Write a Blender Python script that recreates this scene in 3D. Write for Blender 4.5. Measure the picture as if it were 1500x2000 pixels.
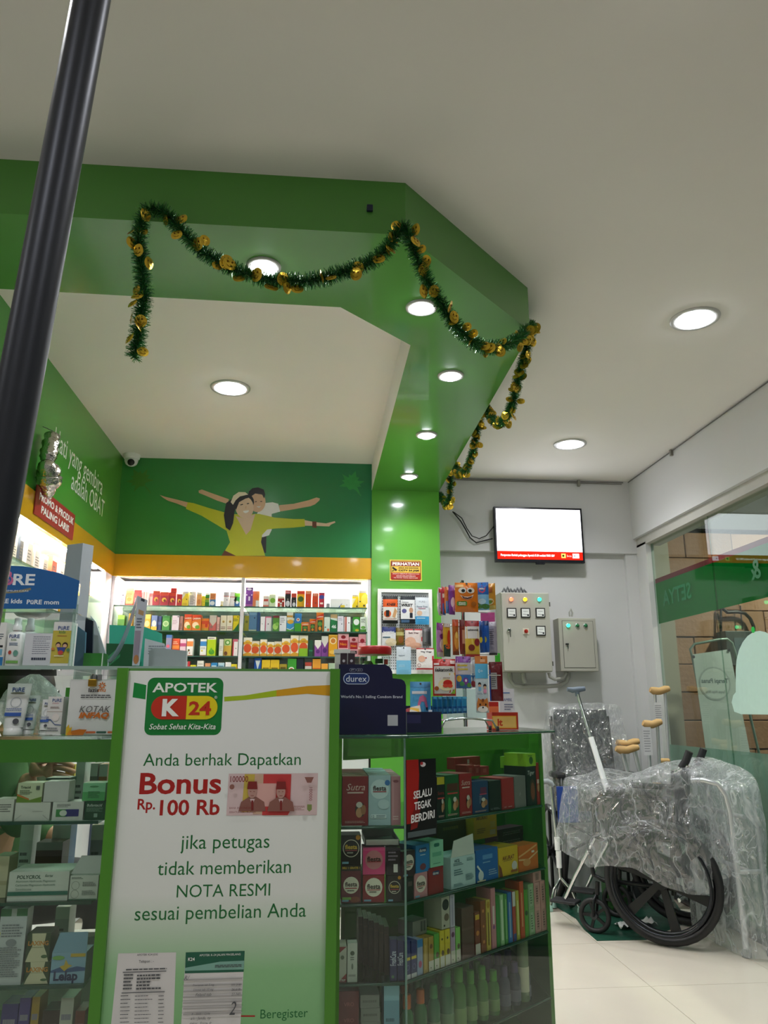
import bpy, bmesh, math, random
from mathutils import Vector, Matrix
random.seed(7)
for _o in list(bpy.data.objects):
    bpy.data.objects.remove(_o)
SC = bpy.context.scene
COL = SC.collection
PI = math.pi

# ---------------------------------------------------------------- camera
FPX, CAM_H = 1500.0, 1.10
PITCH, YAW = math.radians(14.395), math.radians(5.092)
cam_d = bpy.data.cameras.new('camera')
cam_d.sensor_fit = 'VERTICAL'; cam_d.sensor_height = 36.0
cam_d.lens = 36.0 * FPX / 2000.0
cam_d.clip_start = 0.02; cam_d.clip_end = 100
cam = bpy.data.objects.new('camera', cam_d); COL.objects.link(cam)
cam.location = (0, 0, CAM_H)
cam.rotation_euler = (PI/2 + PITCH, 0, -YAW)
SC.camera = cam
# ---------------------------------------------------------------- world, exposure
world = bpy.data.worlds.new('night'); SC.world = world
world.use_nodes = True
world.node_tree.nodes['Background'].inputs[0].default_value = (0.10, 0.12, 0.16, 1)
world.node_tree.nodes['Background'].inputs[1].default_value = 0.12
SC.view_settings.view_transform = 'Standard'
SC.view_settings.look = 'None'
SC.view_settings.gamma = 1.0
SC.view_settings.use_curve_mapping = False
SC.view_settings.exposure = 1.75
SC.cycles.transparent_max_bounces = 40
SC.cycles.max_bounces = 10
LAMP = 14.0          # brightness of a downlight lens
SPOT = 17.0          # watts of the lamp in it
SHELF_LED = 60.0     # strength of the shelf strip lamps
# ---------------------------------------------------------------- pixel -> place (1500 x 2000 frame)
_cy, _sy, _cp, _sp = math.cos(YAW), math.sin(YAW), math.cos(PITCH), math.sin(PITCH)
_R = Vector((_cy, -_sy, 0)); _F = Vector((_sy*_cp, _cy*_cp, _sp)); _U = Vector((-_sy*_sp, -_cy*_sp, _cp))
_C = Vector((0, 0, CAM_H))
def ray(u, v):
    return (u-750)/FPX*_R + (1000-v)/FPX*_U + _F
def ay(u, v, Y):
    d = ray(u, v); return _C + d*(Y/d.y)
def ax(u, v, X):
    d = ray(u, v); return _C + d*(X/d.x)
def az(u, v, Z):
    d = ray(u, v); return _C + d*((Z-CAM_H)/d.z)
def apl(u, v, p, n):
    d = ray(u, v); p = Vector(p); n = Vector(n)
    return _C + d*((p-_C).dot(n)/d.dot(n))
# ---------------------------------------------------------------- materials
_mats = {}
def lin(h):
    if isinstance(h, str):
        h = h.lstrip('#'); h = [int(h[i:i+2], 16)/255 for i in (0, 2, 4)]
    return tuple((c/12.92 if c <= 0.04045 else ((c+0.055)/1.055)**2.4) for c in h) + (1.0,)
def M(h, rough=0.45, metal=0.0, var=0.05, scale=30.0, coat=0.0, bump=0.0, bscale=60.0, spec=0.5):
    key = ('P', h, rough, metal, var, scale, coat, bump, bscale, spec)
    if key in _mats: return _mats[key]
    m = bpy.data.materials.new('paint_' + str(h).strip('#')); m.use_nodes = True
    nt = m.node_tree; b = nt.nodes['Principled BSDF']
    c = lin(h)
    b.inputs['Base Color'].default_value = c
    b.inputs['Roughness'].default_value = rough
    b.inputs['Metallic'].default_value = metal
    b.inputs['Coat Weight'].default_value = coat
    b.inputs['Coat Roughness'].default_value = 0.06
    b.inputs['Specular IOR Level'].default_value = spec
    if var or bump:
        tc = nt.nodes.new('ShaderNodeTexCoord')
        nz = nt.nodes.new('ShaderNodeTexNoise'); nz.inputs['Scale'].default_value = scale
        nz.inputs['Detail'].default_value = 3
        nt.links.new(tc.outputs['Object'], nz.inputs['Vector'])
        mx = nt.nodes.new('ShaderNodeMix'); mx.data_type = 'RGBA'
        mx.inputs[6].default_value = tuple(x*(1-var) for x in c[:3]) + (1,)
        mx.inputs[7].default_value = tuple(min(1, x*(1+var)) for x in c[:3]) + (1,)
        nt.links.new(nz.outputs['Fac'], mx.inputs[0])
        nt.links.new(mx.outputs[2], b.inputs['Base Color'])
        if bump:
            n2 = nt.nodes.new('ShaderNodeTexNoise'); n2.inputs['Scale'].default_value = bscale
            n2.inputs['Detail'].default_value = 4
            nt.links.new(tc.outputs['Object'], n2.inputs['Vector'])
            bp = nt.nodes.new('ShaderNodeBump'); bp.inputs['Strength'].default_value = bump
            bp.inputs['Distance'].default_value = 0.01
            nt.links.new(n2.outputs['Fac'], bp.inputs['Height'])
            nt.links.new(bp.outputs['Normal'], b.inputs['Normal'])
    _mats[key] = m
    return m
def EM(h, strength):
    key = ('E', h, strength)
    if key in _mats: return _mats[key]
    m = bpy.data.materials.new('glow_' + str(h).strip('#')); m.use_nodes = True
    nt = m.node_tree; nt.nodes.clear()
    o = nt.nodes.new('ShaderNodeOutputMaterial'); e = nt.nodes.new('ShaderNodeEmission')
    e.inputs[0].default_value = lin(h); e.inputs[1].default_value = strength
    nt.links.new(e.outputs[0], o.inputs[0])
    _mats[key] = m
    return m
def GL(tint='#eef5f1', refl=1.0, milk=0.0, milkc='#dfeee8', rough=0.0):
    """clear sheet glass or acrylic: transparent with a fresnel mirror, a little milkiness where asked"""
    key = ('G', tint, refl, milk, milkc, rough)
    if key in _mats: return _mats[key]
    m = bpy.data.materials.new('clear_glass'); m.use_nodes = True
    nt = m.node_tree; nt.nodes.clear()
    o = nt.nodes.new('ShaderNodeOutputMaterial')
    t = nt.nodes.new('ShaderNodeBsdfTransparent'); t.inputs[0].default_value = lin(tint)
    base = t.outputs[0]
    if milk:
        d = nt.nodes.new('ShaderNodeBsdfDiffuse'); d.inputs[0].default_value = lin(milkc)
        tr = nt.nodes.new('ShaderNodeBsdfTranslucent'); tr.inputs[0].default_value = lin(milkc)
        ad = nt.nodes.new('ShaderNodeMixShader'); ad.inputs[0].default_value = 0.5
        nt.links.new(d.outputs[0], ad.inputs[1]); nt.links.new(tr.outputs[0], ad.inputs[2])
        mk = nt.nodes.new('ShaderNodeMixShader'); mk.inputs[0].default_value = milk
        nt.links.new(base, mk.inputs[1]); nt.links.new(ad.outputs[0], mk.inputs[2]); base = mk.outputs[0]
    g = nt.nodes.new('ShaderNodeBsdfGlossy'); g.inputs['Roughness'].default_value = rough
    f = nt.nodes.new('ShaderNodeLayerWeight'); f.inputs[0].default_value = 0.5     # Schlick, alike from both sides
    po = nt.nodes.new('ShaderNodeMath'); po.operation = 'POWER'; po.inputs[1].default_value = 5.0
    nt.links.new(f.outputs['Facing'], po.inputs[0])
    mu = nt.nodes.new('ShaderNodeMath'); mu.operation = 'MULTIPLY_ADD'; mu.use_clamp = True
    mu.inputs[1].default_value = 0.96*refl; mu.inputs[2].default_value = 0.04*refl
    nt.links.new(po.outputs[0], mu.inputs[0])
    x = nt.nodes.new('ShaderNodeMixShader')
    nt.links.new(mu.outputs[0], x.inputs[0]); nt.links.new(base, x.inputs[1]); nt.links.new(g.outputs[0], x.inputs[2])
    nt.links.new(x.outputs[0], o.inputs[0])
    _mats[key] = m
    return m
def FILM(clear=0.72, tint='#f2f4f6', scale=9.0):
    """crumpled clear plastic film: clear panes between pale creases"""
    key = ('F', clear, tint, scale)
    if key in _mats: return _mats[key]
    m = bpy.data.materials.new('plastic_film'); m.use_nodes = True
    nt = m.node_tree; nt.nodes.clear()
    N, L = nt.nodes.new, nt.links.new
    o = N('ShaderNodeOutputMaterial'); tc = N('ShaderNodeTexCoord')
    nz = N('ShaderNodeTexNoise'); nz.inputs['Scale'].default_value = scale*.6; nz.inputs['Detail'].default_value = 2
    L(tc.outputs['Object'], nz.inputs['Vector'])
    wa = N('ShaderNodeMixRGB'); wa.blend_type = 'ADD'; wa.inputs[0].default_value = 0.22
    L(tc.outputs['Object'], wa.inputs[1]); L(nz.outputs['Color'], wa.inputs[2])
    def ridge(sc, stretch, rot):
        mp = N('ShaderNodeMapping'); mp.inputs['Scale'].default_value = stretch; mp.inputs['Rotation'].default_value = rot
        L(wa.outputs[0], mp.inputs['Vector'])
        n = N('ShaderNodeTexNoise'); n.inputs['Scale'].default_value = sc; n.inputs['Detail'].default_value = 2.5; n.inputs['Roughness'].default_value = .45
        L(mp.outputs[0], n.inputs['Vector'])
        q = N('ShaderNodeMath'); q.operation = 'SUBTRACT'; q.inputs[1].default_value = .5; L(n.outputs['Fac'], q.inputs[0])
        r = N('ShaderNodeMath'); r.operation = 'ABSOLUTE'; L(q.outputs[0], r.inputs[0])
        return r.outputs[0]
    r1 = ridge(scale, (1.0, 1.0, .32), (.5, .3, .4)); r2 = ridge(scale*2.2, (1.0, 1.0, .4), (-.6, .4, 1.1))
    ad = N('ShaderNodeMath'); ad.operation = 'MULTIPLY_ADD'; ad.inputs[1].default_value = 0.5
    L(r2, ad.inputs[0]); L(r1, ad.inputs[2])
    bp = N('ShaderNodeBump'); bp.inputs['Strength'].default_value = 1.0; bp.inputs['Distance'].default_value = 0.07
    L(ad.outputs[0], bp.inputs['Height'])
    mn = N('ShaderNodeMath'); mn.operation = 'MINIMUM'; L(r1, mn.inputs[0])
    m2 = N('ShaderNodeMath'); m2.operation = 'MULTIPLY'; m2.inputs[1].default_value = 2.0; L(r2, m2.inputs[0]); L(m2.outputs[0], mn.inputs[1])
    cr = N('ShaderNodeMapRange'); cr.inputs[1].default_value = 0.0; cr.inputs[2].default_value = 0.035
    cr.inputs[3].default_value = min(.9, (1-clear)*1.7); cr.inputs[4].default_value = (1-clear)*.62
    L(mn.outputs[0], cr.inputs[0])
    t = N('ShaderNodeBsdfTransparent'); t.inputs[0].default_value = (0.97, 0.97, 0.98, 1)
    d = N('ShaderNodeBsdfDiffuse'); d.inputs[0].default_value = lin(tint)
    tr = N('ShaderNodeBsdfTranslucent'); tr.inputs[0].default_value = lin(tint)
    dd = N('ShaderNodeMixShader'); dd.inputs[0].default_value = 0.4
    L(d.outputs[0], dd.inputs[1]); L(tr.outputs[0], dd.inputs[2])
    a = N('ShaderNodeMixShader'); L(cr.outputs[0], a.inputs[0]); L(t.outputs[0], a.inputs[1]); L(dd.outputs[0], a.inputs[2])
    g = N('ShaderNodeBsdfGlossy'); g.inputs['Roughness'].default_value = 0.10; L(bp.outputs[0], g.inputs['Normal'])
    x = N('ShaderNodeMixShader'); x.inputs[0].default_value = 0.12
    L(a.outputs[0], x.inputs[1]); L(g.outputs[0], x.inputs[2]); L(x.outputs[0], o.inputs[0])
    _mats[key] = m
    return m
def GRAD(stops, coord, lo, hi, rough=0.35, coat=0.0):
    """printed colour ramp along a mix of object axes: coord = (cx, cy, cz)"""
    m = bpy.data.materials.new('printed_gradient'); m.use_nodes = True
    nt = m.node_tree; b = nt.nodes['Principled BSDF']; b.inputs['Roughness'].default_value = rough
    b.inputs['Coat Weight'].default_value = coat
    tc = nt.nodes.new('ShaderNodeTexCoord'); dp = nt.nodes.new('ShaderNodeVectorMath'); dp.operation = 'DOT_PRODUCT'
    dp.inputs[1].default_value = coord
    mr = nt.nodes.new('ShaderNodeMapRange'); mr.inputs[1].default_value = lo; mr.inputs[2].default_value = hi
    cr = nt.nodes.new('ShaderNodeValToRGB'); el = cr.color_ramp.elements
    el[0].position, el[0].color = stops[0][0], lin(stops[0][1])
    el[1].position, el[1].color = stops[-1][0], lin(stops[-1][1])
    for p, c in stops[1:-1]:
        e = el.new(p); e.color = lin(c)
    nt.links.new(tc.outputs['Object'], dp.inputs[0]); nt.links.new(dp.outputs['Value'], mr.inputs[0])
    nt.links.new(mr.outputs[0], cr.inputs[0]); nt.links.new(cr.outputs[0], b.inputs['Base Color'])
    return m
# ---------------------------------------------------------------- text outlines
_txt = {}
def glyphs(s, bold=0.0, shear=0.0, res=2):
    key = (s, bold, shear, res)
    if key in _txt: return _txt[key]
    cu = bpy.data.curves.new('t', 'FONT'); cu.body = s; cu.size = 1.0
    cu.offset = bold; cu.shear = shear; cu.resolution_u = res; cu.fill_mode = 'FRONT'
    ob = bpy.data.objects.new('t', cu)
    me = bpy.data.meshes.new_from_object(ob)
    vs = [(v.co.x, v.co.y) for v in me.vertices]
    fs = [tuple(p.vertices) for p in me.polygons if p.normal.z > 0 or True]
    fs2 = []
    for f in fs:
        a = 0
        for i in range(len(f)):
            x0, y0 = vs[f[i]]; x1, y1 = vs[f[(i+1) % len(f)]]; a += x0*y1-x1*y0
        fs2.append(f if a > 0 else tuple(reversed(f)))
    bpy.data.objects.remove(ob); bpy.data.curves.remove(cu); bpy.data.meshes.remove(me)
    if vs:
        x0 = min(v[0] for v in vs); x1 = max(v[0] for v in vs); y0 = min(v[1] for v in vs); y1 = max(v[1] for v in vs)
        vs = [(v[0]-x0, v[1]-y0) for v in vs]; r = (vs, fs2, x1-x0, y1-y0)
    else:
        r = ([], [], 1, 1)
    _txt[key] = r
    return r
# ---------------------------------------------------------------- mesh builder
class MB:
    def __init__(s):
        s.v = []; s.f = []; s.m = []; s.sm = []; s.mats = []; s.X = Matrix.Identity(4)
    def mi(s, mat):
        if mat not in s.mats: s.mats.append(mat)
        return s.mats.index(mat)
    def add(s, vs, fs, mat, smooth=False):
        b = len(s.v); X = s.X
        s.v += [tuple(X @ Vector(v)) for v in vs]
        i = s.mi(mat)
        for f in fs:
            s.f.append(tuple(b+k for k in f)); s.m.append(i); s.sm.append(smooth)
        return s
    def box(s, x0, x1, y0, y1, z0, z1, mat):
        vs = [(x, y, z) for z in (z0, z1) for y in (y0, y1) for x in (x0, x1)]
        return s.add(vs, [(0, 2, 3, 1), (4, 5, 7, 6), (0, 1, 5, 4), (1, 3, 7, 5), (3, 2, 6, 7), (2, 0, 4, 6)], mat)
    def cbox(s, c, sz, mat, rot=None):
        o = s.X
        s.X = o @ Matrix.Translation(c) @ (rot if rot is not None else Matrix.Identity(4))
        s.box(-sz[0]/2, sz[0]/2, -sz[1]/2, sz[1]/2, -sz[2]/2, sz[2]/2, mat); s.X = o
        return s
    def prism(s, pts, z0, z1, mat, side=None, cap=None, smooth=False):
        n = len(pts)
        a = sum(pts[i][0]*pts[(i+1) % n][1]-pts[(i+1) % n][0]*pts[i][1] for i in range(n))
        if a < 0: pts = pts[::-1]
        vs = [(p[0], p[1], z0) for p in pts] + [(p[0], p[1], z1) for p in pts]
        s.add(vs, [tuple(range(n-1, -1, -1)), tuple(range(n, 2*n))], cap or mat)
        s.add(vs, [(i, (i+1) % n, n+(i+1) % n, n+i) for i in range(n)], side or mat, smooth)
        return s
    def tube(s, pts, r, mat, n=8, cap=True, closed=False):
        pts = [Vector(p) for p in pts]; k = len(pts)
        rs = r if isinstance(r, (list, tuple)) else [r]*k
        vs = []; fs = []; up = None
        for i in range(k):
            if closed: t = (pts[(i+1) % k]-pts[i-1]).normalized()
            else: t = (pts[min(i+1, k-1)]-pts[max(i-1, 0)]).normalized()
            if up is None:
                up = Vector((0, 0, 1)) if abs(t.z) < 0.9 else Vector((1, 0, 0))
            a = t.cross(up)
            if a.length < 1e-6: a = t.cross(Vector((0.3, 1, 0.2)))
            a.normalize(); b = a.cross(t); up = b
            for j in range(n):
                q = 2*PI*j/n
                vs.append(tuple(pts[i] + (a*math.cos(q)+b*math.sin(q))*rs[i]))
        seg = k if closed else k-1
        for i in range(seg):
            for j in range(n):
                a0 = i*n+j; a1 = i*n+(j+1) % n; b0 = ((i+1) % k)*n+j; b1 = ((i+1) % k)*n+(j+1) % n
                fs.append((a0, b0, b1, a1))
        s.add(vs, fs, mat, True)
        if cap and not closed:
            s.add(vs[:n], [tuple(range(n))], mat); s.add(vs[-n:], [tuple(range(n-1, -1, -1))], mat)
        return s
    def lathe(s, prof, mat, n=16, smooth=True):
        """profile of (radius, height) turned about local z"""
        vs = []; fs = []
        for r, z in prof:
            for j in range(n):
                vs.append((r*math.cos(2*PI*j/n), r*math.sin(2*PI*j/n), z))
        for i in range(len(prof)-1):
            for j in range(n):
                fs.append((i*n+j, i*n+(j+1) % n, (i+1)*n+(j+1) % n, (i+1)*n+j))
        s.add(vs, fs, mat, smooth)
        if prof[0][0] > 1e-5: s.add(vs[:n], [tuple(range(n-1, -1, -1))], mat)
        if prof[-1][0] > 1e-5: s.add(vs[-n:], [tuple(range(n))], mat)
        return s
    def grid(s, fn, nu, nv, mat, smooth=True, closeu=False):
        vs = [tuple(fn(i/(nu if closeu else nu-1) if nu > 1 else 0, j/(nv-1))) for j in range(nv) for i in range(nu)]
        fs = []
        for j in range(nv-1):
            for i in range(nu if closeu else nu-1):
                i1 = (i+1) % nu
                fs.append((j*nu+i, j*nu+i1, (j+1)*nu+i1, (j+1)*nu+i))
        return s.add(vs, fs, mat, smooth)
    def build(s, name, parent=None, loc=None, rz=0.0, bevel=0.0, seg=2, solid=0.0, world=False):
        me = bpy.data.meshes.new(name)
        if world:
            b = parent.location if parent is not None else Vector(loc)
            s.v = [(x-b[0], y-b[1], z-b[2]) for x, y, z in s.v]
            if parent is not None: loc = None
        me.from_pydata(s.v, [], s.f)
        for m in s.mats: me.materials.append(m)
        me.polygons.foreach_set('material_index', s.m)
        me.polygons.foreach_set('use_smooth', s.sm)
        me.update()
        o = bpy.data.objects.new(name, me); COL.objects.link(o)
        if parent is not None: o.parent = parent
        if loc is not None: o.location = loc
        if rz: o.rotation_euler = (0, 0, rz)
        if solid:
            sd = o.modifiers.new('solid', 'SOLIDIFY'); sd.thickness = solid; sd.offset = 0
        if bevel:
            bv = o.modifiers.new('bevel', 'BEVEL'); bv.width = bevel; bv.segments = seg
            bv.limit_method = 'ANGLE'; bv.angle_limit = 0.7
        return o
def FR(o, ux, uy):
    """frame for print on a face: origin, right, up"""
    ux = Vector(ux).normalized(); uy = Vector(uy).normalized(); n = ux.cross(uy)
    m = Matrix((ux, uy, n)).transposed().to_4x4(); m.translation = Vector(o)
    return m
class PR:
    """flat print on a face, in face units (metres); every mark lies a hair above the last"""
    def __init__(s, mb, frame, w=1.0, h=1.0, eps=0.00025, warp=None):
        s.mb, s.fr, s.w, s.h, s.eps, s.k, s.warp = mb, frame, w, h, eps, 1, warp
    def _put(s, pts, fs, mat):
        z = s.eps*s.k; s.k += 1
        if s.warp: vs = [tuple(s.fr @ Vector((x, y, s.warp(x, y)+z))) for x, y in pts]
        else: vs = [tuple(s.fr @ Vector((x, y, z))) for x, y in pts]
        s.mb.add(vs, fs, mat)
    def rect(s, x0, y0, x1, y1, mat):
        x0, x1, y0, y1 = x0*s.w, x1*s.w, y0*s.h, y1*s.h
        if s.warp:
            n = 6; pts = [(x0+(x1-x0)*i/n, y0+(y1-y0)*j/n) for j in range(n+1) for i in range(n+1)]
            fs = [(j*(n+1)+i, j*(n+1)+i+1, (j+1)*(n+1)+i+1, (j+1)*(n+1)+i) for j in range(n) for i in range(n)]
            s._put(pts, fs, mat)
        else: s._put([(x0, y0), (x1, y0), (x1, y1), (x0, y1)], [(0, 1, 2, 3)], mat)
    def ell(s, cx, cy, rx, ry, mat, n=20, a0=0, a1=2*PI, rot=0.0):
        cx, cy, rx, ry = cx*s.w, cy*s.h, rx*s.w, ry*s.h
        full = abs(a1-a0-2*PI) < 1e-6
        pts = [(cx, cy)]; c, q = math.cos(rot), math.sin(rot)
        for i in range(n if full else n+1):
            a = a0+(a1-a0)*i/n; x, y = rx*math.cos(a), ry*math.sin(a)
            pts.append((cx+x*c-y*q, cy+x*q+y*c))
        k = len(pts)-1
        fs = [(0, 1+i, 1+(i+1) % k) for i in range(k if full else k-1)]
        s._put(pts, fs, mat)
    def ring(s, cx, cy, rx, ry, t, mat, n=28):
        cx, cy, rx, ry, t = cx*s.w, cy*s.h, rx*s.w, ry*s.h, t*s.w
        pts = []
        for i in range(n):
            a = 2*PI*i/n
            pts += [(cx+rx*math.cos(a), cy+ry*math.sin(a)), (cx+(rx-t)*math.cos(a), cy+(ry-t)*math.sin(a))]
        s._put(pts, [(2*i, (2*i+2) % (2*n), (2*i+3) % (2*n), 2*i+1) for i in range(n)], mat)
    def poly(s, pts, mat):
        pts = [(x*s.w, y*s.h) for x, y in pts]
        a = sum(pts[i][0]*pts[(i+1) % len(pts)][1]-pts[(i+1) % len(pts)][0]*pts[i][1] for i in range(len(pts)))
        if a < 0: pts = pts[::-1]
        s._put(pts, [tuple(range(len(pts)))], mat)
    def rrect(s, x0, y0, x1, y1, r, mat, n=5):
        x0, x1, y0, y1 = x0*s.w, x1*s.w, y0*s.h, y1*s.h; r = r*s.w; pts = []
        for cx, cy, a in ((x1-r, y0+r, -PI/2), (x1-r, y1-r, 0), (x0+r, y1-r, PI/2), (x0+r, y0+r, PI)):
            for i in range(n+1):
                q = a+PI/2*i/n; pts.append((cx+r*math.cos(q), cy+r*math.sin(q)))
        s._put(pts, [tuple(range(len(pts)))], mat)
    def text(s, t, cx, cy, mat, h=None, w=None, bold=0.0, shear=0.0, res=2, left=False, rot=0.0, mirror=False):
        """h: height of the line in face units, w: width to fit; both given stretches"""
        vs, fs, tw, th = glyphs(t, bold, shear, res)
        if not vs: return
        sy = h*s.h/th if h else None; sx = w*s.w/tw if w else None
        if sx is None: sx = sy
        if sy is None: sy = sx
        ox = 0 if left else -tw*sx/2
        c, q = math.cos(rot), math.sin(rot); pts = []
        for x, y in vs:
            X, Y = ox+x*sx, -th*sy/2+y*sy
            if mirror: X = -X
            pts.append((cx*s.w+X*c-Y*q, cy*s.h+X*q+Y*c))
        if mirror: fs = [tuple(reversed(f)) for f in fs]
        s._put(pts, fs, mat)
    def lines(s, x0, y0, x1, y1, n, mat, fill=0.45, ragged=0.3, seed=1):
        """small print too fine to read: rows of short dashes"""
        rnd = random.Random(seed)
        pts = []; fs = []
        for i in range(n):
            ya = y1-(y1-y0)*(i+0.5)/n; hh = (y1-y0)/n*fill/2
            x = x0; xe = x1-(x1-x0)*ragged*rnd.random()
            while x < xe:
                L = (x1-x0)*rnd.uniform(0.06, 0.16); e = min(x+L, xe)
                b = len(pts); pts += [(x*s.w, (ya-hh)*s.h), (e*s.w, (ya-hh)*s.h), (e*s.w, (ya+hh)*s.h), (x*s.w, (ya+hh)*s.h)]
                fs.append((b, b+1, b+2, b+3)); x = e+(x1-x0)*0.02
        s._put(pts, fs, mat)
class PX(PR):
    """print placed by where it stands in the photograph, on the upright plane y = Y"""
    def __init__(s, mb, Y, eps=0.00025):
        PR.__init__(s, mb, FR((0, Y, 0), (1, 0, 0), (0, 0, 1)), 1, 1, eps); s.Y = Y
    def q(s, u, v):
        a = ay(u, v, s.Y); return (a.x, a.z)
    def sc(s, u, v):
        return (ay(u, v-1, s.Y)-ay(u, v, s.Y)).z
    def P(s, pts, mat): s.poly([s.q(*p) for p in pts], mat)
    def R(s, u0, v0, u1, v1, mat):
        a = s.q(u0, v1); b = s.q(u1, v0); s.rect(a[0], a[1], b[0], b[1], mat)
    def E(s, u, v, ru, rv, mat, **k):
        a = s.q(u, v); c = s.sc(u, v); s.ell(a[0], a[1], ru*c, rv*c, mat, **k)
    def T(s, t, u, v, mat, hp=None, wp=None, **k):
        a = s.q(u, v); c = s.sc(u, v)
        s.text(t, a[0], a[1], mat, h=hp*c if hp else None, w=wp*c if wp else None, **k)
    def L(s, u0, v0, u1, v1, n, mat, **k):
        a = s.q(u0, v1); b = s.q(u1, v0); s.lines(a[0], a[1], b[0], b[1], n, mat, **k)
def tag(o, label, cat, group=None, kind=None):
    if label: o['label'] = label
    if cat: o['category'] = cat
    if group: o['group'] = group
    if kind: o['kind'] = kind
    return o
def struct(o, label=None):
    o['kind'] = 'structure'
    if label: o['label'] = label
    return o
def thing(name, loc, label, cat, group=None, rz=0.0):
    o = bpy.data.objects.new(name, None); COL.objects.link(o)
    o.location = loc; o.rotation_euler = (0, 0, rz); o.empty_display_size = 0.05
    return tag(o, label, cat, group)
def twin(o, parent=None):
    c = o.copy(); COL.objects.link(c)
    if parent is not None: c.parent = parent
    for ch in list(o.children):
        twin(ch, c)
    return c
# ================================================================ the shell of the shop
ZC, ZB, ZT = 2.65, 2.47, 1.037          # ceiling, soffit underside, counter top
YC, YA, YB = 2.0, 4.77, 5.06            # counter front, alcove wall, back wall
XL, XR = -1.24, 2.2
W_CEIL = M('#e9e6e0', 0.85, var=0.03, scale=2.0)
W_WALL = M('#cfcfcf', 0.7, var=0.03, scale=3.0, bump=0.05, bscale=25)
GREEN = M('#4f9038', 0.22, var=0.03, scale=4, coat=0.35)  # column lime made darker: the soffit's low light is put into the colour
GREEN2 = M('#5da53c', 0.18, var=0.03, scale=4, coat=0.4)
GRIM = M('#4b8a27', 0.35, var=0.03, scale=8)
YELLOW = M('#d9a417', 0.2, var=0.02, coat=0.4)
FRAME_W = M('#dedbe0', 0.4)
TILE = M('#d6cdbf', 0.22, var=0.05, scale=5, coat=0.2)
GROUT = M('#8d8375', 0.8)
CLEAR = GL('#f4faf6')
CLEARG = GL('#e3f1ea')
STEEL = M('#b9bcc0', 0.25, 1.0)
CHROME = M('#d8dadd', 0.12, 1.0)
BLACK = M('#101114', 0.4)
DARK = M('#25272b', 0.5)
WHITE = M('#f0f0ee', 0.45)
GREY = M('#8e9398', 0.5)

# floor with its tiles
f = struct(MB().box(-3.2, 3.0, -2.6, 5.2, -0.06, -0.004, GROUT).build('floor'))
tile = None
k = 0
for i in range(-6, 4):
    for j in range(-4, 8):
        x0 = 1.40+0.6*i-0.6; y0 = 0.42+0.6*j
        if x0+0.6 < -3.2 or x0 > 2.9 or y0+0.6 < -2.6 or y0+0.6 > 5.2: continue
        if tile is None:
            tile = MB().box(0.0012, 0.5988, 0.0012, 0.5988, -0.012, 0.0, TILE).build('floor_tile', f, (x0, y0, 0))
        else:
            c = tile.copy(); COL.objects.link(c); c.location = (x0, y0, 0)
        k += 1
# ceiling
struct(MB().box(-3.2, 2.6, -2.6, 5.2, ZC, ZC+0.1, W_CEIL).build('ceiling'))
# back wall right of the column, with the beam across its upper part and the corner pilaster
wb = struct(MB().box(0.30, 2.27, YB, YB+0.14, 0, ZC, W_WALL).build('wall_back'))
MB().box(0.78, 2.3, YB-0.05, YB, 2.135, ZC, W_WALL).build('wall_beam', wb)
MB().box(2.115, 2.3, YB-0.035, YB, 0, 2.135, W_WALL).build('pilaster', wb)
# the wall behind the counter: printed green panel, yellow band, shelf recess below
MURAL = GRAD([(0, '#62a23c'), (0.45, '#379040'), (1, '#0f7a4a')], (0.55, 0, 0.55), 0.15, 1.55, 0.3, 0.2)
wa = struct(MB().box(XL-0.35, 0.345, YA, YA+0.02, 2.024, ZC, MURAL).build('wall_back_mural'))
MB().box(XL-0.35, 0.345, YA+0.02, YB+0.14, 1.92, ZC, W_WALL).build('wall_core', wa)
MB().box(XL, 0.345, YA-0.006, YA+0.02, 1.888, 2.024, YELLOW).build('yellow_band', wa)
# left wall
LMUR = GRAD([(0, '#3a9a30'), (0.5, '#52a038'), (1, '#5fa03a')], (0, 1, 0), 3.0, 4.8, 0.3, 0.2)
wl = struct(MB().box(XL-0.02, XL, 2.0, YA, 2.024, ZC, LMUR).build('wall_left'))
MB().box(XL-0.4, XL-0.02, 2.0, YA+0.1, 1.92, ZC, W_WALL).build('wall_core', wl)
MB().box(XL-0.02, XL+0.006, 3.20, YA-0.006, 1.888, 2.024, YELLOW).build('yellow_band', wl)
MB().box(XL-0.35, XL, 2.0, 3.12, 0, 2.024, GREEN).build('wall_panel', wl)
MB().box(XL-0.35, XL+0.004, 3.12, 3.20, 0, 2.024, GRIM).build('lime_post', wl)
# far left and behind the viewer
struct(MB().box(-3.3, -3.2, -2.6, 2.0, 0, ZC, W_WALL).build('wall_side'))
struct(MB().box(-3.2, XL-0.35, 2.0, 2.1, 0, ZC, W_WALL).build('wall_left_return'))
struct(MB().box(-3.3, 2.6, -2.7, -2.6, 0, ZC, W_WALL).build('wall_front'))
# column
struct(MB().box(0.345, 0.782, YA-0.012, YB+0.1, 0, ZB, GREEN2).build('column'))
# dropped soffit: front run, chamfer, run back to the column
SOF = [(XL, 2.0), (0.243, 2.0), (0.775, 2.555), (0.782, 2.62), (0.782, YB), (0.345, YB), (0.345, 2.71), (0.064, 2.443), (XL, 2.42)]
mb = MB()
n = len(SOF)
vs = [(x, y, ZB) for x, y in SOF] + [(x, y, ZC) for x, y in SOF]
mb.add(vs, [tuple(range(n-1, -1, -1))], GREEN)
mb.add(vs, [tuple(range(n, 2*n))], W_CEIL)
for i in range(n):
    j = (i+1) % n
    mb.add(vs, [(i, j, n+j, n+i)], W_CEIL if 5 <= i <= 7 else GREEN)
struct(mb.build('soffit'))
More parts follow.
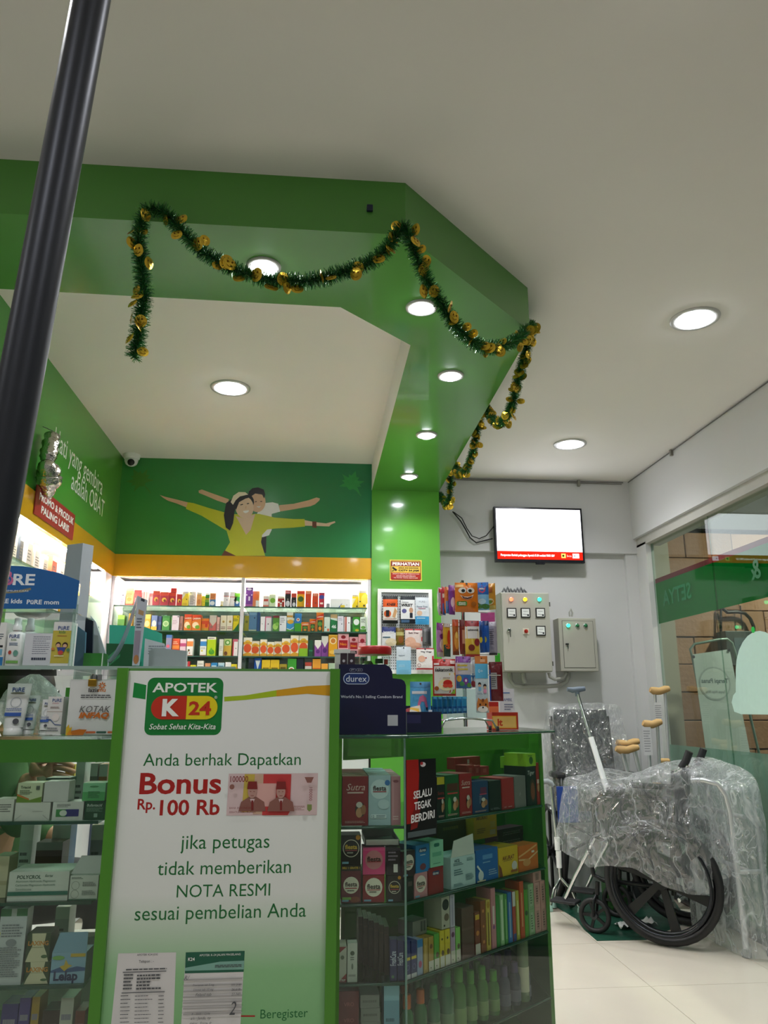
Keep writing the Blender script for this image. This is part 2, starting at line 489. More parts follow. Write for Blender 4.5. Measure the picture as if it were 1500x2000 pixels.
# right side: header over the glass wall
hd = struct(MB().box(XR-0.03, XR+0.25, -2.6, YB+0.14, 2.235, ZC, W_WALL).build('wall_right'))
MB().box(XR-0.005, XR+0.07, -2.6, YB-0.03, 2.175, 2.235, M('#b9b7b0', 0.6)).build('header_trim', hd)
MB().box(XR-0.005, XR+0.05, YB-0.19, YB, 0, 2.19, W_WALL).build('wall_end', hd)
struct(MB().box(XR-0.02, XR+0.06, -2.6, YB-0.19, 0.0, 0.03, M('#77777a', 0.4, 0.6)).build('baseboard_right'))
# glass panes of the right wall, with their printed film
RED_F = M('#8e1f2c', 0.3); GRN_F = GL('#1fa05a', 0.8, 0.6, '#08a04c')
FROST = GL('#cfe0dc', 0.5, 0.45, '#b9cfca', 0.1)
MINT = M('#b9d6cb', 0.35)
joints = [YB-0.19, 4.105, 3.30, 2.50, 1.70, 0.90, 0.10, -0.70, -1.5, -2.58]
gx = XR+0.03
for q in range(len(joints)-1):
    y1, y0 = joints[q]-0.0015, joints[q+1]+0.0015
    w = struct(MB().box(gx, gx+0.010, y0, y1, 0.03, 2.19, GL('#dbe9e2', 1.3)).build('window_%d' % (q+1)))
    MB().box(gx+0.010, gx+0.0115, y0, y1, 1.905, 1.935, RED_F).build('red_stripe_film', w)
    MB().box(gx+0.010, gx+0.0115, y0, y1, 1.64, 1.905, GRN_F).build('green_band_film', w)
    MB().box(gx+0.010, gx+0.0115, y0, y1, 0.03, 0.885, FROST).build('frosted_film', w)
    if q < 3:
        e = MB(); p = PR(e, FR((gx-0.0005, y1, 0), (0, -1, 0), (0, 0, 1)))
        t = ('SETYA', '&', 'U')[q]
        hh = (0.10, 0.10, 0.13)[q]
        p.text(t, ((0.30, 0.42, 0.30)[q]), (1.79, 1.79, 1.80)[q], M('#136a3e', 0.3), h=hh, mirror=True, bold=0.02)
        e.build('mirrored_lettering', w)
# ================================================================ downlights
LENS = EM('#f4f7ff', LAMP)
RIM = M('#c9c9c6', 0.35, 0.3)
def downlight(x, y, z, r, label, k=1.0):
    t = thing('downlight', (x, y, z), label, 'lamp', 'recessed downlights')
    a = MB().lathe([(r*1.32, 0.0), (r*1.30, -0.006), (r*1.05, -0.008), (r*1.0, 0.0)], RIM, 28); a.build('rim', t)
    MB().lathe([(0.0001, -0.022), (r*0.5, -0.019), (r*0.85, -0.010), (r*0.98, -0.0005)], LENS, 28).build('lens', t)
    ld = bpy.data.lights.new('lamp_bulb', 'SPOT'); ld.energy = (SPOT if r > .05 else SPOT*.45)*k
    ld.spot_size = math.radians(150); ld.spot_blend = 1.0; ld.shadow_soft_size = r*.8; ld.color = (.98, .99, 1.0)
    lo = bpy.data.objects.new('lamp_bulb', ld); COL.objects.link(lo); lo.parent = t; lo.location = (0, 0, -.03)
    return t
for x, y, z, r, lb in (
    (-0.189, 2.206, ZB, 0.042, 'downlight in the green soffit above the tinsel swag, leftmost of the soffit lights'),
    (0.347, 2.417, ZB, 0.042, 'downlight in the slanted corner of the green soffit beside the tinsel'),
    (0.548, 2.971, ZB, 0.042, 'downlight at the near end of the long green beam'),
    (0.55, 3.701, ZB, 0.042, 'middle downlight of the three along the long green beam'),
    (0.548, 4.431, ZB, 0.042, 'downlight of the green beam closest to the green column'),
    (-0.446, 3.602, ZC, 0.075, 'bright round downlight in the white ceiling behind the counter'),
    (1.521, 2.726, ZC, 0.075, 'large bright downlight in the white ceiling nearest the viewer, at right'),
    (1.506, 4.269, ZC, 0.075, 'downlight in the white ceiling in front of the wall television'),
    (0.75, 1.10, ZC, 0.075, 'ceiling downlight above the open floor right of the counter sign'),
    (-0.85, 1.10, ZC, 0.075, 'ceiling downlight above the open floor left of the counter sign'),
    (0.75, -0.60, ZC, 0.075, 'ceiling downlight behind the viewer on the right'),
    (-0.85, -0.60, ZC, 0.075, 'ceiling downlight behind the viewer on the left'),
    (-2.2, 0.3, ZC, 0.075, 'ceiling downlight by the far left side wall')):
    downlight(x, y, z, r, lb, .6 if y < 2 else 1.0)
# ================================================================ glass display counters
CA, CB = Vector((0.23, 2.0, 0)), Vector((0.70, 2.40, 0))       # the slanted front of the corner case
CD = (CB-CA).normalized(); CN = Vector((-CD.y, CD.x, 0)); CRZ = math.atan2(CD.y, CD.x); CLEN = (CB-CA).length
GEDGE = M('#1f4a3a', 0.2)
SH_L = (0.842, 0.667, 0.494, 0.32)      # shelf tops, left case
SH_R = (0.822, 0.649, 0.479, 0.31)      # shelf tops, corner case
dc = thing('display_counter', (-0.9, 2.0, 0), 'glass display counter with green edges at the left of the white sign', 'counter')
LX0, LX1 = -1.24, -0.475
MB().box(LX0, 0.06, 1.985, 2.46, ZT-0.008, ZT, CLEARG).build('glass_top', dc, world=True)
MB().box(LX0, LX1, 2.0, 2.005, 0.12, ZT-0.008, CLEAR).build('front_glass', dc, world=True)
MB().box(LX0, LX1, 2.035, 2.055, 0.974, ZT-0.010, GRIM).build('fascia_board', dc, world=True)
for z in SH_L:
    MB().box(LX0, LX1-0.03, 2.012, 2.40, z-0.006, z, GL('#cfe6db', 1.0)).build('shelf', dc, world=True)
    MB().box(LX0, LX1-0.03, 2.0095, 2.012, z-0.007, z, GEDGE).build('shelf_edge', dc, world=True)
MB().box(LX1-0.010, LX1, 2.0, 2.45, 0.0, ZT-0.008, GRIM).build('side_panel', dc, world=True)
MB().box(LX0, LX1, 2.0, 2.45, 0.0, 0.12, GRIM).build('plinth', dc, world=True)
MB().box(LX0, LX1-0.03, 2.42, 2.45, 0.12, 0.50, M('#d6d3cc', 0.5)).build('back_door', dc, world=True)
MB().box(LX1, 0.06, 2.02, 2.45, 0.0, ZT-0.008, GRIM).build('middle_cabinet', dc, world=True)

cc = thing('corner_display_case', (0.3, 2.2, 0), 'glass corner display case with slanted front, right of the white sign', 'counter')
def slab(pts, z0, z1, mat, name, par):
    return MB().prism(pts, z0, z1, mat).build(name, par, world=True)
TOPP = [(0.06, 1.985), (0.236, 1.985), (0.742, 2.415), (0.742, 2.95), (0.06, 2.42)]
slab(TOPP, ZT-0.008, ZT, CLEARG, 'glass_top', cc)
mb = MB()
for a, b in (((0.06, 1.9845), (0.236, 1.9845)), ((0.236, 1.9845), (0.7425, 2.4145)), ((0.7425, 2.4145), (0.7425, 2.95))):
    mb.tube([(a[0], a[1], ZT-0.004), (b[0], b[1], ZT-0.004)], 0.0042, GEDGE, 6)
mb.build('top_edge', cc, world=True)
MB().box(0.0735, 0.23, 2.0, 2.005, 0.12, ZT-0.008, CLEAR).build('front_glass', cc, world=True)
n5 = CN*0.005
mb = MB().prism([CA.xy, CB.xy, (CB+n5).xy, (CA+n5).xy], 0.12, ZT-0.008, CLEAR)
mb.build('slanted_glass', cc, world=True)
MB().tube([CA+Vector((0, 0, 0.12)), CA+Vector((0, 0, ZT-0.008))], 0.003, M('#6f8f80', 0.15), 6).build('glass_joint', cc, world=True)
INN = [(0.075, 2.012), (0.225, 2.012), (0.688, 2.408), (0.688, 2.86), (0.10, 2.36), (0.075, 2.36)]
for z in SH_R:
    slab(INN, z-0.006, z, GL('#cfe6db', 1.0), 'shelf', cc)
    a, b, c = Vector((0.07, 2.0095, z-0.0035)), Vector((0.2265, 2.0095, z-0.0035)), Vector((0.69, 2.4035, z-0.0035))
    MB().tube([a, b, c], 0.0036, GEDGE, 6).build('shelf_edge', cc, world=True)
MB().box(0.06, 0.0735, 1.995, 2.40, 0.0, ZT-0.008, GRIM).build('side_panel', cc, world=True)
slab([(0.69, 2.405), (0.70, 2.405), (0.70, 2.88), (0.69, 2.88)], 0.0, ZT-0.008, GRIM, 'end_panel', cc)
slab([(0.06, 2.0), (0.23, 2.0), (0.70, 2.40), (0.70, 2.88), (0.06, 2.38)], 0.0, 0.12, GRIM, 'plinth', cc)
bk = [(0.09, 2.36), (0.10, 2.36), (0.688, 2.865), (0.688, 2.885), (0.09, 2.385)]
slab(bk, 0.12, 0.66, GRIM, 'back_panel', cc)
slab(bk, 0.955, ZT-0.008, GRIM, 'back_rail', cc)
slab([(0.10+0.33*0.588, 2.36+0.33*0.505), (0.688, 2.865), (0.688, 2.885), (0.29, 2.553)], 0.66, 0.955, GRIM, 'back_panel', cc)
# green fascia board under the slanted glass top, just inside the glass
def inset(t, d): return CA + CD*t + CN*d
mb = MB().prism([inset(0.0, 0.035).xy, inset(CLEN-0.02, 0.035).xy, inset(CLEN-0.02, 0.05).xy, inset(0.0, 0.05).xy], 0.985, ZT-0.010, GRIM)
mb.box(0.09, 0.225, 2.035, 2.05, 0.985, ZT-0.010, GRIM)
mb.build('fascia_board', cc, world=True)

# ---------------------------------------------------------------- the standing sign
SY = 1.955
st = thing('promotional_sign', (-0.2, SY, 0), 'tall white sign with green frame and red Bonus lettering before the counter', 'sign')
SGN = GRAD([(0, '#4f9d4c'), (0.42, '#8cc088'), (0.6, '#e2e6e0'), (1, '#eceeec')], (0, 0, 1), 0.15, 1.05, 0.3, 0.25)
a, b, c, d = ay(252, 1310, SY), ay(645, 1310, SY), ay(232, 1303, SY), ay(664, 1303, SY)
sx0, sx1, sxl, sxr, stop = a.x, b.x, c.x, d.x, a.z
MB().box(sx0, sx1, SY, SY+0.012, 0.02, stop, SGN).build('panel', st, world=True)
MB().box(sxl, sx0, SY-0.012, SY+0.02, 0.0, stop+0.006, GRIM).build('frame_side', st, world=True)
MB().box(sx1, sxr, SY-0.012, SY+0.02, 0.0, stop+0.006, GRIM).build('frame_side', st, world=True)
MB().box(sx0, sx1, SY+0.001, SY+0.02, stop, stop+0.006, M('#5a8f4a', 0.3)).build('frame_top', st, world=True)
TG = M('#146b31', 0.4, var=0); TR = M('#a91b17', 0.4, var=0); TW = M('#f2f5ee', 0.4, var=0)
mb = MB(); p = PX(mb, SY)
p.P([(262, 1333), (286, 1338), (284, 1366), (259, 1362)], M('#128a3c', 0.4, var=0))
wv = [(438, 1361), (480, 1358), (540, 1348), (600, 1340), (645, 1338), (645, 1359), (600, 1355), (540, 1360), (480, 1367), (438, 1370)]
mb.build('green_tab', st, world=True)
mb = MB(); p = PX(mb, SY)
p.P(wv[:3]+wv[7:], M('#a8c21e', 0.4, var=0)); p.P(wv[2:5]+wv[5:8], M('#d9a01a', 0.4, var=0))
mb.build('wave_ribbon', st, world=True)
mb = MB(); p = PX(mb, SY, 0.0004)
g = M('#0f7d34', 0.4, var=0)
a = p.q(281, 1436); b = p.q(437, 1324)
p.rrect(a[0], a[1], b[0], b[1], 0.016, g)
p.T('APOTEK', 362, 1343, TW, hp=19, wp=128, bold=0.02)
red, yel = M('#c3311a', 0.4, var=0), M('#e8d318', 0.4, var=0)
a = p.q(363, 1405); b = p.q(297, 1359); c = p.q(425, 1382)
rr = (b[1]-a[1])/2; cyy = (a[1]+b[1])/2
p.ell(b[0]+rr, cyy, rr, rr, red, a0=PI/2, a1=3*PI/2); p.rect(b[0]+rr, a[1], a[0], b[1], red)
p.ell(c[0]-rr, cyy, rr, rr, yel, a0=-PI/2, a1=PI/2); p.rect(a[0], a[1], c[0]-rr, b[1], yel)
p.T('K', 334, 1382, TW, hp=34, wp=34, bold=0.05); p.T('24', 391, 1383, red, hp=27, wp=44, bold=0.03)
p.T('\u00ae', 422, 1362, TW, hp=6)
p.T('Sobat Sehat Kita-Kita', 357, 1419, TW, wp=132, shear=0.25, bold=0.008)
mb.build('logo_plate', st, world=True)
for t, u, v, wpx, hpx, m, bd in (('Anda berhak Dapatkan', 435, 1487, 318, None, TG, 0), ('jika petugas', 440, 1648, 184, None, TG, 0), ('tidak memberikan', 439, 1694, 278, None, TG, 0),
        ('NOTA RESMI', 437, 1739, 196, None, TG, 0), ('sesuai pembelian Anda', 432, 1785, 362, None, TG, 0), ('Beregister', 555, 1982, 104, None, TG, 0),
        ('Bonus', 353, 1530, 165, 42, TR, .025), ('Rp.', 286, 1574, 36, None, TR, .02), ('100 Rb', 371, 1577, 122, 31, TR, .022)):
    mb = MB(); p = PX(mb, SY, 0.0002); p.T(t, u, v, m, wp=wpx, hp=hpx, bold=bd, res=3); mb.build('lettering', st, world=True)
mb = MB(); p = PX(mb, SY, 0.0002)
p.P([(443, 1983), (498, 1983), (498, 1986), (446, 1986), (446, 2010), (443, 2010)], TR)
mb.build('pointer_line', st, world=True)
# the printed banknote
mb = MB(); p = PX(mb, SY, 0.0004)
pk = [M(h, 0.45, var=0) for h in ('#d8bfbf', '#c9a68e', '#c23a3a', '#d7a79f', '#7d2320', '#b98f84', '#8a5a50', '#c9b04a')]
p.P([(447, 1511), (621, 1510), (619, 1592), (442, 1593)], pk[0])
p.P([(478, 1512), (498, 1512), (494, 1585), (472, 1586)], pk[7]); p.P([(498, 1512), (515, 1512), (512, 1590), (494, 1590)], pk[1])
p.P([(515, 1512), (569, 1512), (566, 1585), (562, 1592), (512, 1592)], pk[2])
p.P([(500, 1530), (540, 1530), (538, 1575), (498, 1575)], pk[3])
for cx, cyp in ((493, 1550), (549, 1550)):
    p.P([(cx-27, 1584), (cx-22, 1566), (cx-6, 1556), (cx+8, 1556), (cx+23, 1566), (cx+26, 1584)], pk[6])
    p.P([(cx-5, 1560), (cx+5, 1560), (cx, 1572)], pk[0]); p.P([(cx-2, 1563), (cx+2, 1563), (cx+2, 1582), (cx-2, 1582)], pk[4])
    p.E(cx, 1546, 9, 13, pk[5]); p.P([(cx-10, 1541), (cx+10, 1541), (cx+9, 1526), (cx-8, 1526)], pk[4])
    p.R(cx-5, 1545, cx-2, 1546, pk[4]); p.R(cx+2, 1545, cx+5, 1546, pk[4]); p.R(cx-3, 1553, cx+3, 1554, pk[4])
p.T('100000', 468, 1521, pk[4], hp=12, wp=36, bold=0.01); p.T('100000', 607, 1550, pk[4], wp=26, rot=-PI/2)
p.T('BANK INDONESIA', 470, 1577, pk[4], wp=44); p.T('SERATUS RIBU RUPIAH', 474, 1585, pk[4], wp=54)
p.P([(595, 1517), (613, 1517), (608, 1528), (600, 1528)], pk[6]); p.E(454, 1536, 5, 5, pk[6])
p.P([(600, 1570), (609, 1570), (609, 1580), (604, 1584), (600, 1580)], M('#7a8a4a', 0.4, var=0)); p.L(570, 1572, 596, 1582, 4, pk[6])
mb.build('banknote_print', st, world=True)
# the two printed receipts
mb = MB(); p = PX(mb, SY, 0.0003); pap = M('#d9d6d4', 0.5, var=0.02); ink = M('#4a4c50', 0.5, var=0)
p.P([(231, 1862), (344, 1860), (338, 2030), (214, 2030)], pap)
p.T('APOTEK K24 JOG', 288, 1865, ink, wp=44); p.T('Telepon : -', 286, 1878, ink, wp=32)
p.L(246, 1889, 326, 1896, 1, ink, ragged=0); p.R(240, 1897, 325, 1898, ink)
p.L(240, 1900, 262, 1934, 5, ink, seed=3); p.L(266, 1900, 322, 1934, 5, ink, ragged=0.6, seed=4); p.R(238, 1937, 322, 1938, ink)
for i in range(8):
    y = 1942+i*7
    p.L(236, y, 256, y+4, 1, ink, seed=i); p.L(264, y, 300, y+4, 1, ink, seed=i+20); p.L(310, y, 322, y+4, 1, ink, seed=i+40)
mb.build('receipt_print', st, world=True)
mb = MB(); p = PX(mb, SY, 0.0003)
p.P([(363, 1860), (478, 1857), (468, 2030), (352, 2030)], pap)
dg = M('#175c45', 0.4, var=0); p.P([(363, 1860), (478, 1857), (476, 1898), (361, 1901)], dg)
p.P([(362, 1890), (430, 1878), (477, 1876), (476, 1893), (361, 1896)], M('#7fae9f', 0.4, var=0))
p.T('APOTEK K-24 JALAN MAGELANG', 430, 1865, TW, wp=88); p.T('K24', 374, 1873, TW, wp=14, bold=0.02)
p.L(420, 1882, 474, 1890, 2, ink)
for i in range(7): p.R(358, 1912+i*11, 473, 1912.6+i*11, M('#a9a6a4', 0.5, var=0))
for i, (t1, t2) in enumerate((('Fremenza tab 5 mg', '101.318-'), ('Linoxa tab 10 mg', '26.618-'), ('Felanil tab', '27.747-'))):
    p.T(t1, 398, 1923+i*9, ink, wp=(46, 43, 34)[i], shear=0.3); p.T(t2, 462, 1922+i*9, ink, wp=21, shear=0.2)
p.T('R/', 366, 1908, ink, hp=8, shear=0.3); p.T('2', 455, 1967, ink, hp=26, wp=15, shear=0.3)
for i, t1 in enumerate(('R - 0005 / 12/06', 'a/c : Janda, ny', 'dokter : Emma, dr')): p.T(t1, 393, 1978+i*9, ink, wp=(40, 44, 48)[i], shear=0.3)
mb.build('note_print', st, world=True)
# ================================================================ cartons and their print
CARD = {}
def K(h): return M(h, 0.38, var=0.03, scale=40)
def draw(p, ops):
    for o in ops:
        k = o[0]
        if k == 'r': p.rect(*o[1:5], K(o[5]))
        elif k == 'e': p.ell(o[1], o[2], o[3], o[4] if o[4] else o[3]*p.w/p.h, K(o[5]))
        elif k == 'o': p.ring(o[1], o[2], o[3], o[3]*p.w/p.h, o[4], K(o[5]))
        elif k == 't':
            q = dict(o[5]) if len(o) > 5 else {}
            p.text(o[1], o[2], o[3], K(o[4]), **q)
        elif k == 'p': p.poly(o[1], K(o[2]))
        elif k == 'l': p.lines(*o[1:6], K(o[6]), seed=len(ops))
        elif k == 'rr': p.rrect(*o[1:6], K(o[6]))
def carton(w, h, d, base, ops, loc, label, cat='box', group=None, rz=0.0, top=None, name='medicine_box', lid=None, tilt=0.0):
    mb = MB().box(0, w, 0, d, 0, h, K(base))
    if top: mb.add([(0, 0, h+.0002), (w, 0, h+.0002), (w, d, h+.0002), (0, d, h+.0002)], [(0, 1, 2, 3)], K(top))
    # closing flap seams on top and a glued side seam
    mb.add([(0, d*.08, h+.0004), (w, d*.08, h+.0004), (w, d*.1, h+.0004), (0, d*.1, h+.0004)], [(0, 1, 2, 3)], K('#8c8a84'))
    draw(PR(mb, FR((0, 0, 0), (1, 0, 0), (0, 0, 1)), w, h), ops)
    o = mb.build(name, None, (loc[0], loc[1], loc[2]+0.0006), rz)
    if tilt: o.rotation_euler = (0, tilt, rz)
    return tag(o, label, cat, group)
ORD = 'first second third fourth fifth sixth seventh eighth ninth tenth eleventh twelfth thirteenth fourteenth fifteenth sixteenth seventeenth eighteenth nineteenth twentieth'.split()
# shorthand marks on a carton face
def tb(c, y=0.72): return ('r', 0, y, 1, 1, c)
def bb(c, y=0.25): return ('r', 0, 0, 1, y, c)
def mid(c, a, b): return ('r', 0, a, 1, b, c)
def dot(c, x=.6, y=.4, r=.09): return ('e', x, y, r, 0, c)
def cir(c, x=.5, y=.5, r=.35): return ('e', x, y, r, 0, c)
def tx(t, x, y, c, w=.8, b=.02): return ('t', t, x, y, c, (('w', w), ('bold', b)))
def ln(c, a=.1, b=.5, n=4): return ('l', .12, a, .88, b, n, c)
RW = ['#b9283a', '#c1343f', '#e0b030']
emb = [tb('#d0452c'), ('e', .5, .42, .3, .16, '#e2b13a'), ('e', .58, .36, .16, .1, '#7a2a20')]
las = [tb('#d9471f', .82), ('p', [(0, .62), (1, .74), (1, .9), (0, .78)], '#c8321d'), ('t', 'LASERIN', .5, .76, '#f4e6c8', (('w', .85), ('bold', .03), ('rot', .04))), ('e', .4, .34, .36, .2, '#f2dcb8'), ('e', .62, .22, .26, .12, '#7aa52e')]
lasg = [('p', [(0, .6), (1, .76), (1, .95), (0, .79)], '#c8321d'), ('t', 'LASERIN', .5, .77, '#f4e6c8', (('w', .85), ('bold', .03), ('rot', .08))), ('r', .14, 0, .86, .6, '#2f4a2a'), ('e', .5, .4, .3, .12, '#5d8f3a'), ('e', .5, .16, .2, .1, '#d98b2b')]
vit = [mid('#e9a92c', .62, .76), ('e', .5, .72, .36, .14, '#e7b63a'), ('e', .5, .42, .46, .24, '#d9572b'), tx('vitamin', .5, .72, '#b5501f', .5), ('p', [(0, 0), (1, 0), (1, .14), (.5, .2), (0, .1)], '#d7a033')]
ped = [tb('#e8a8ae', .8), ('e', .5, .86, .22, .08, '#8e1526'), ('r', .1, .38, .9, .72, '#9b1420'), tx('Neo', .5, .55, '#e58a2a', .6), ('r', .15, .14, .85, .3, '#2a1a1c'), ('l', .2, .16, .8, .28, 2, '#d8c8c8')]
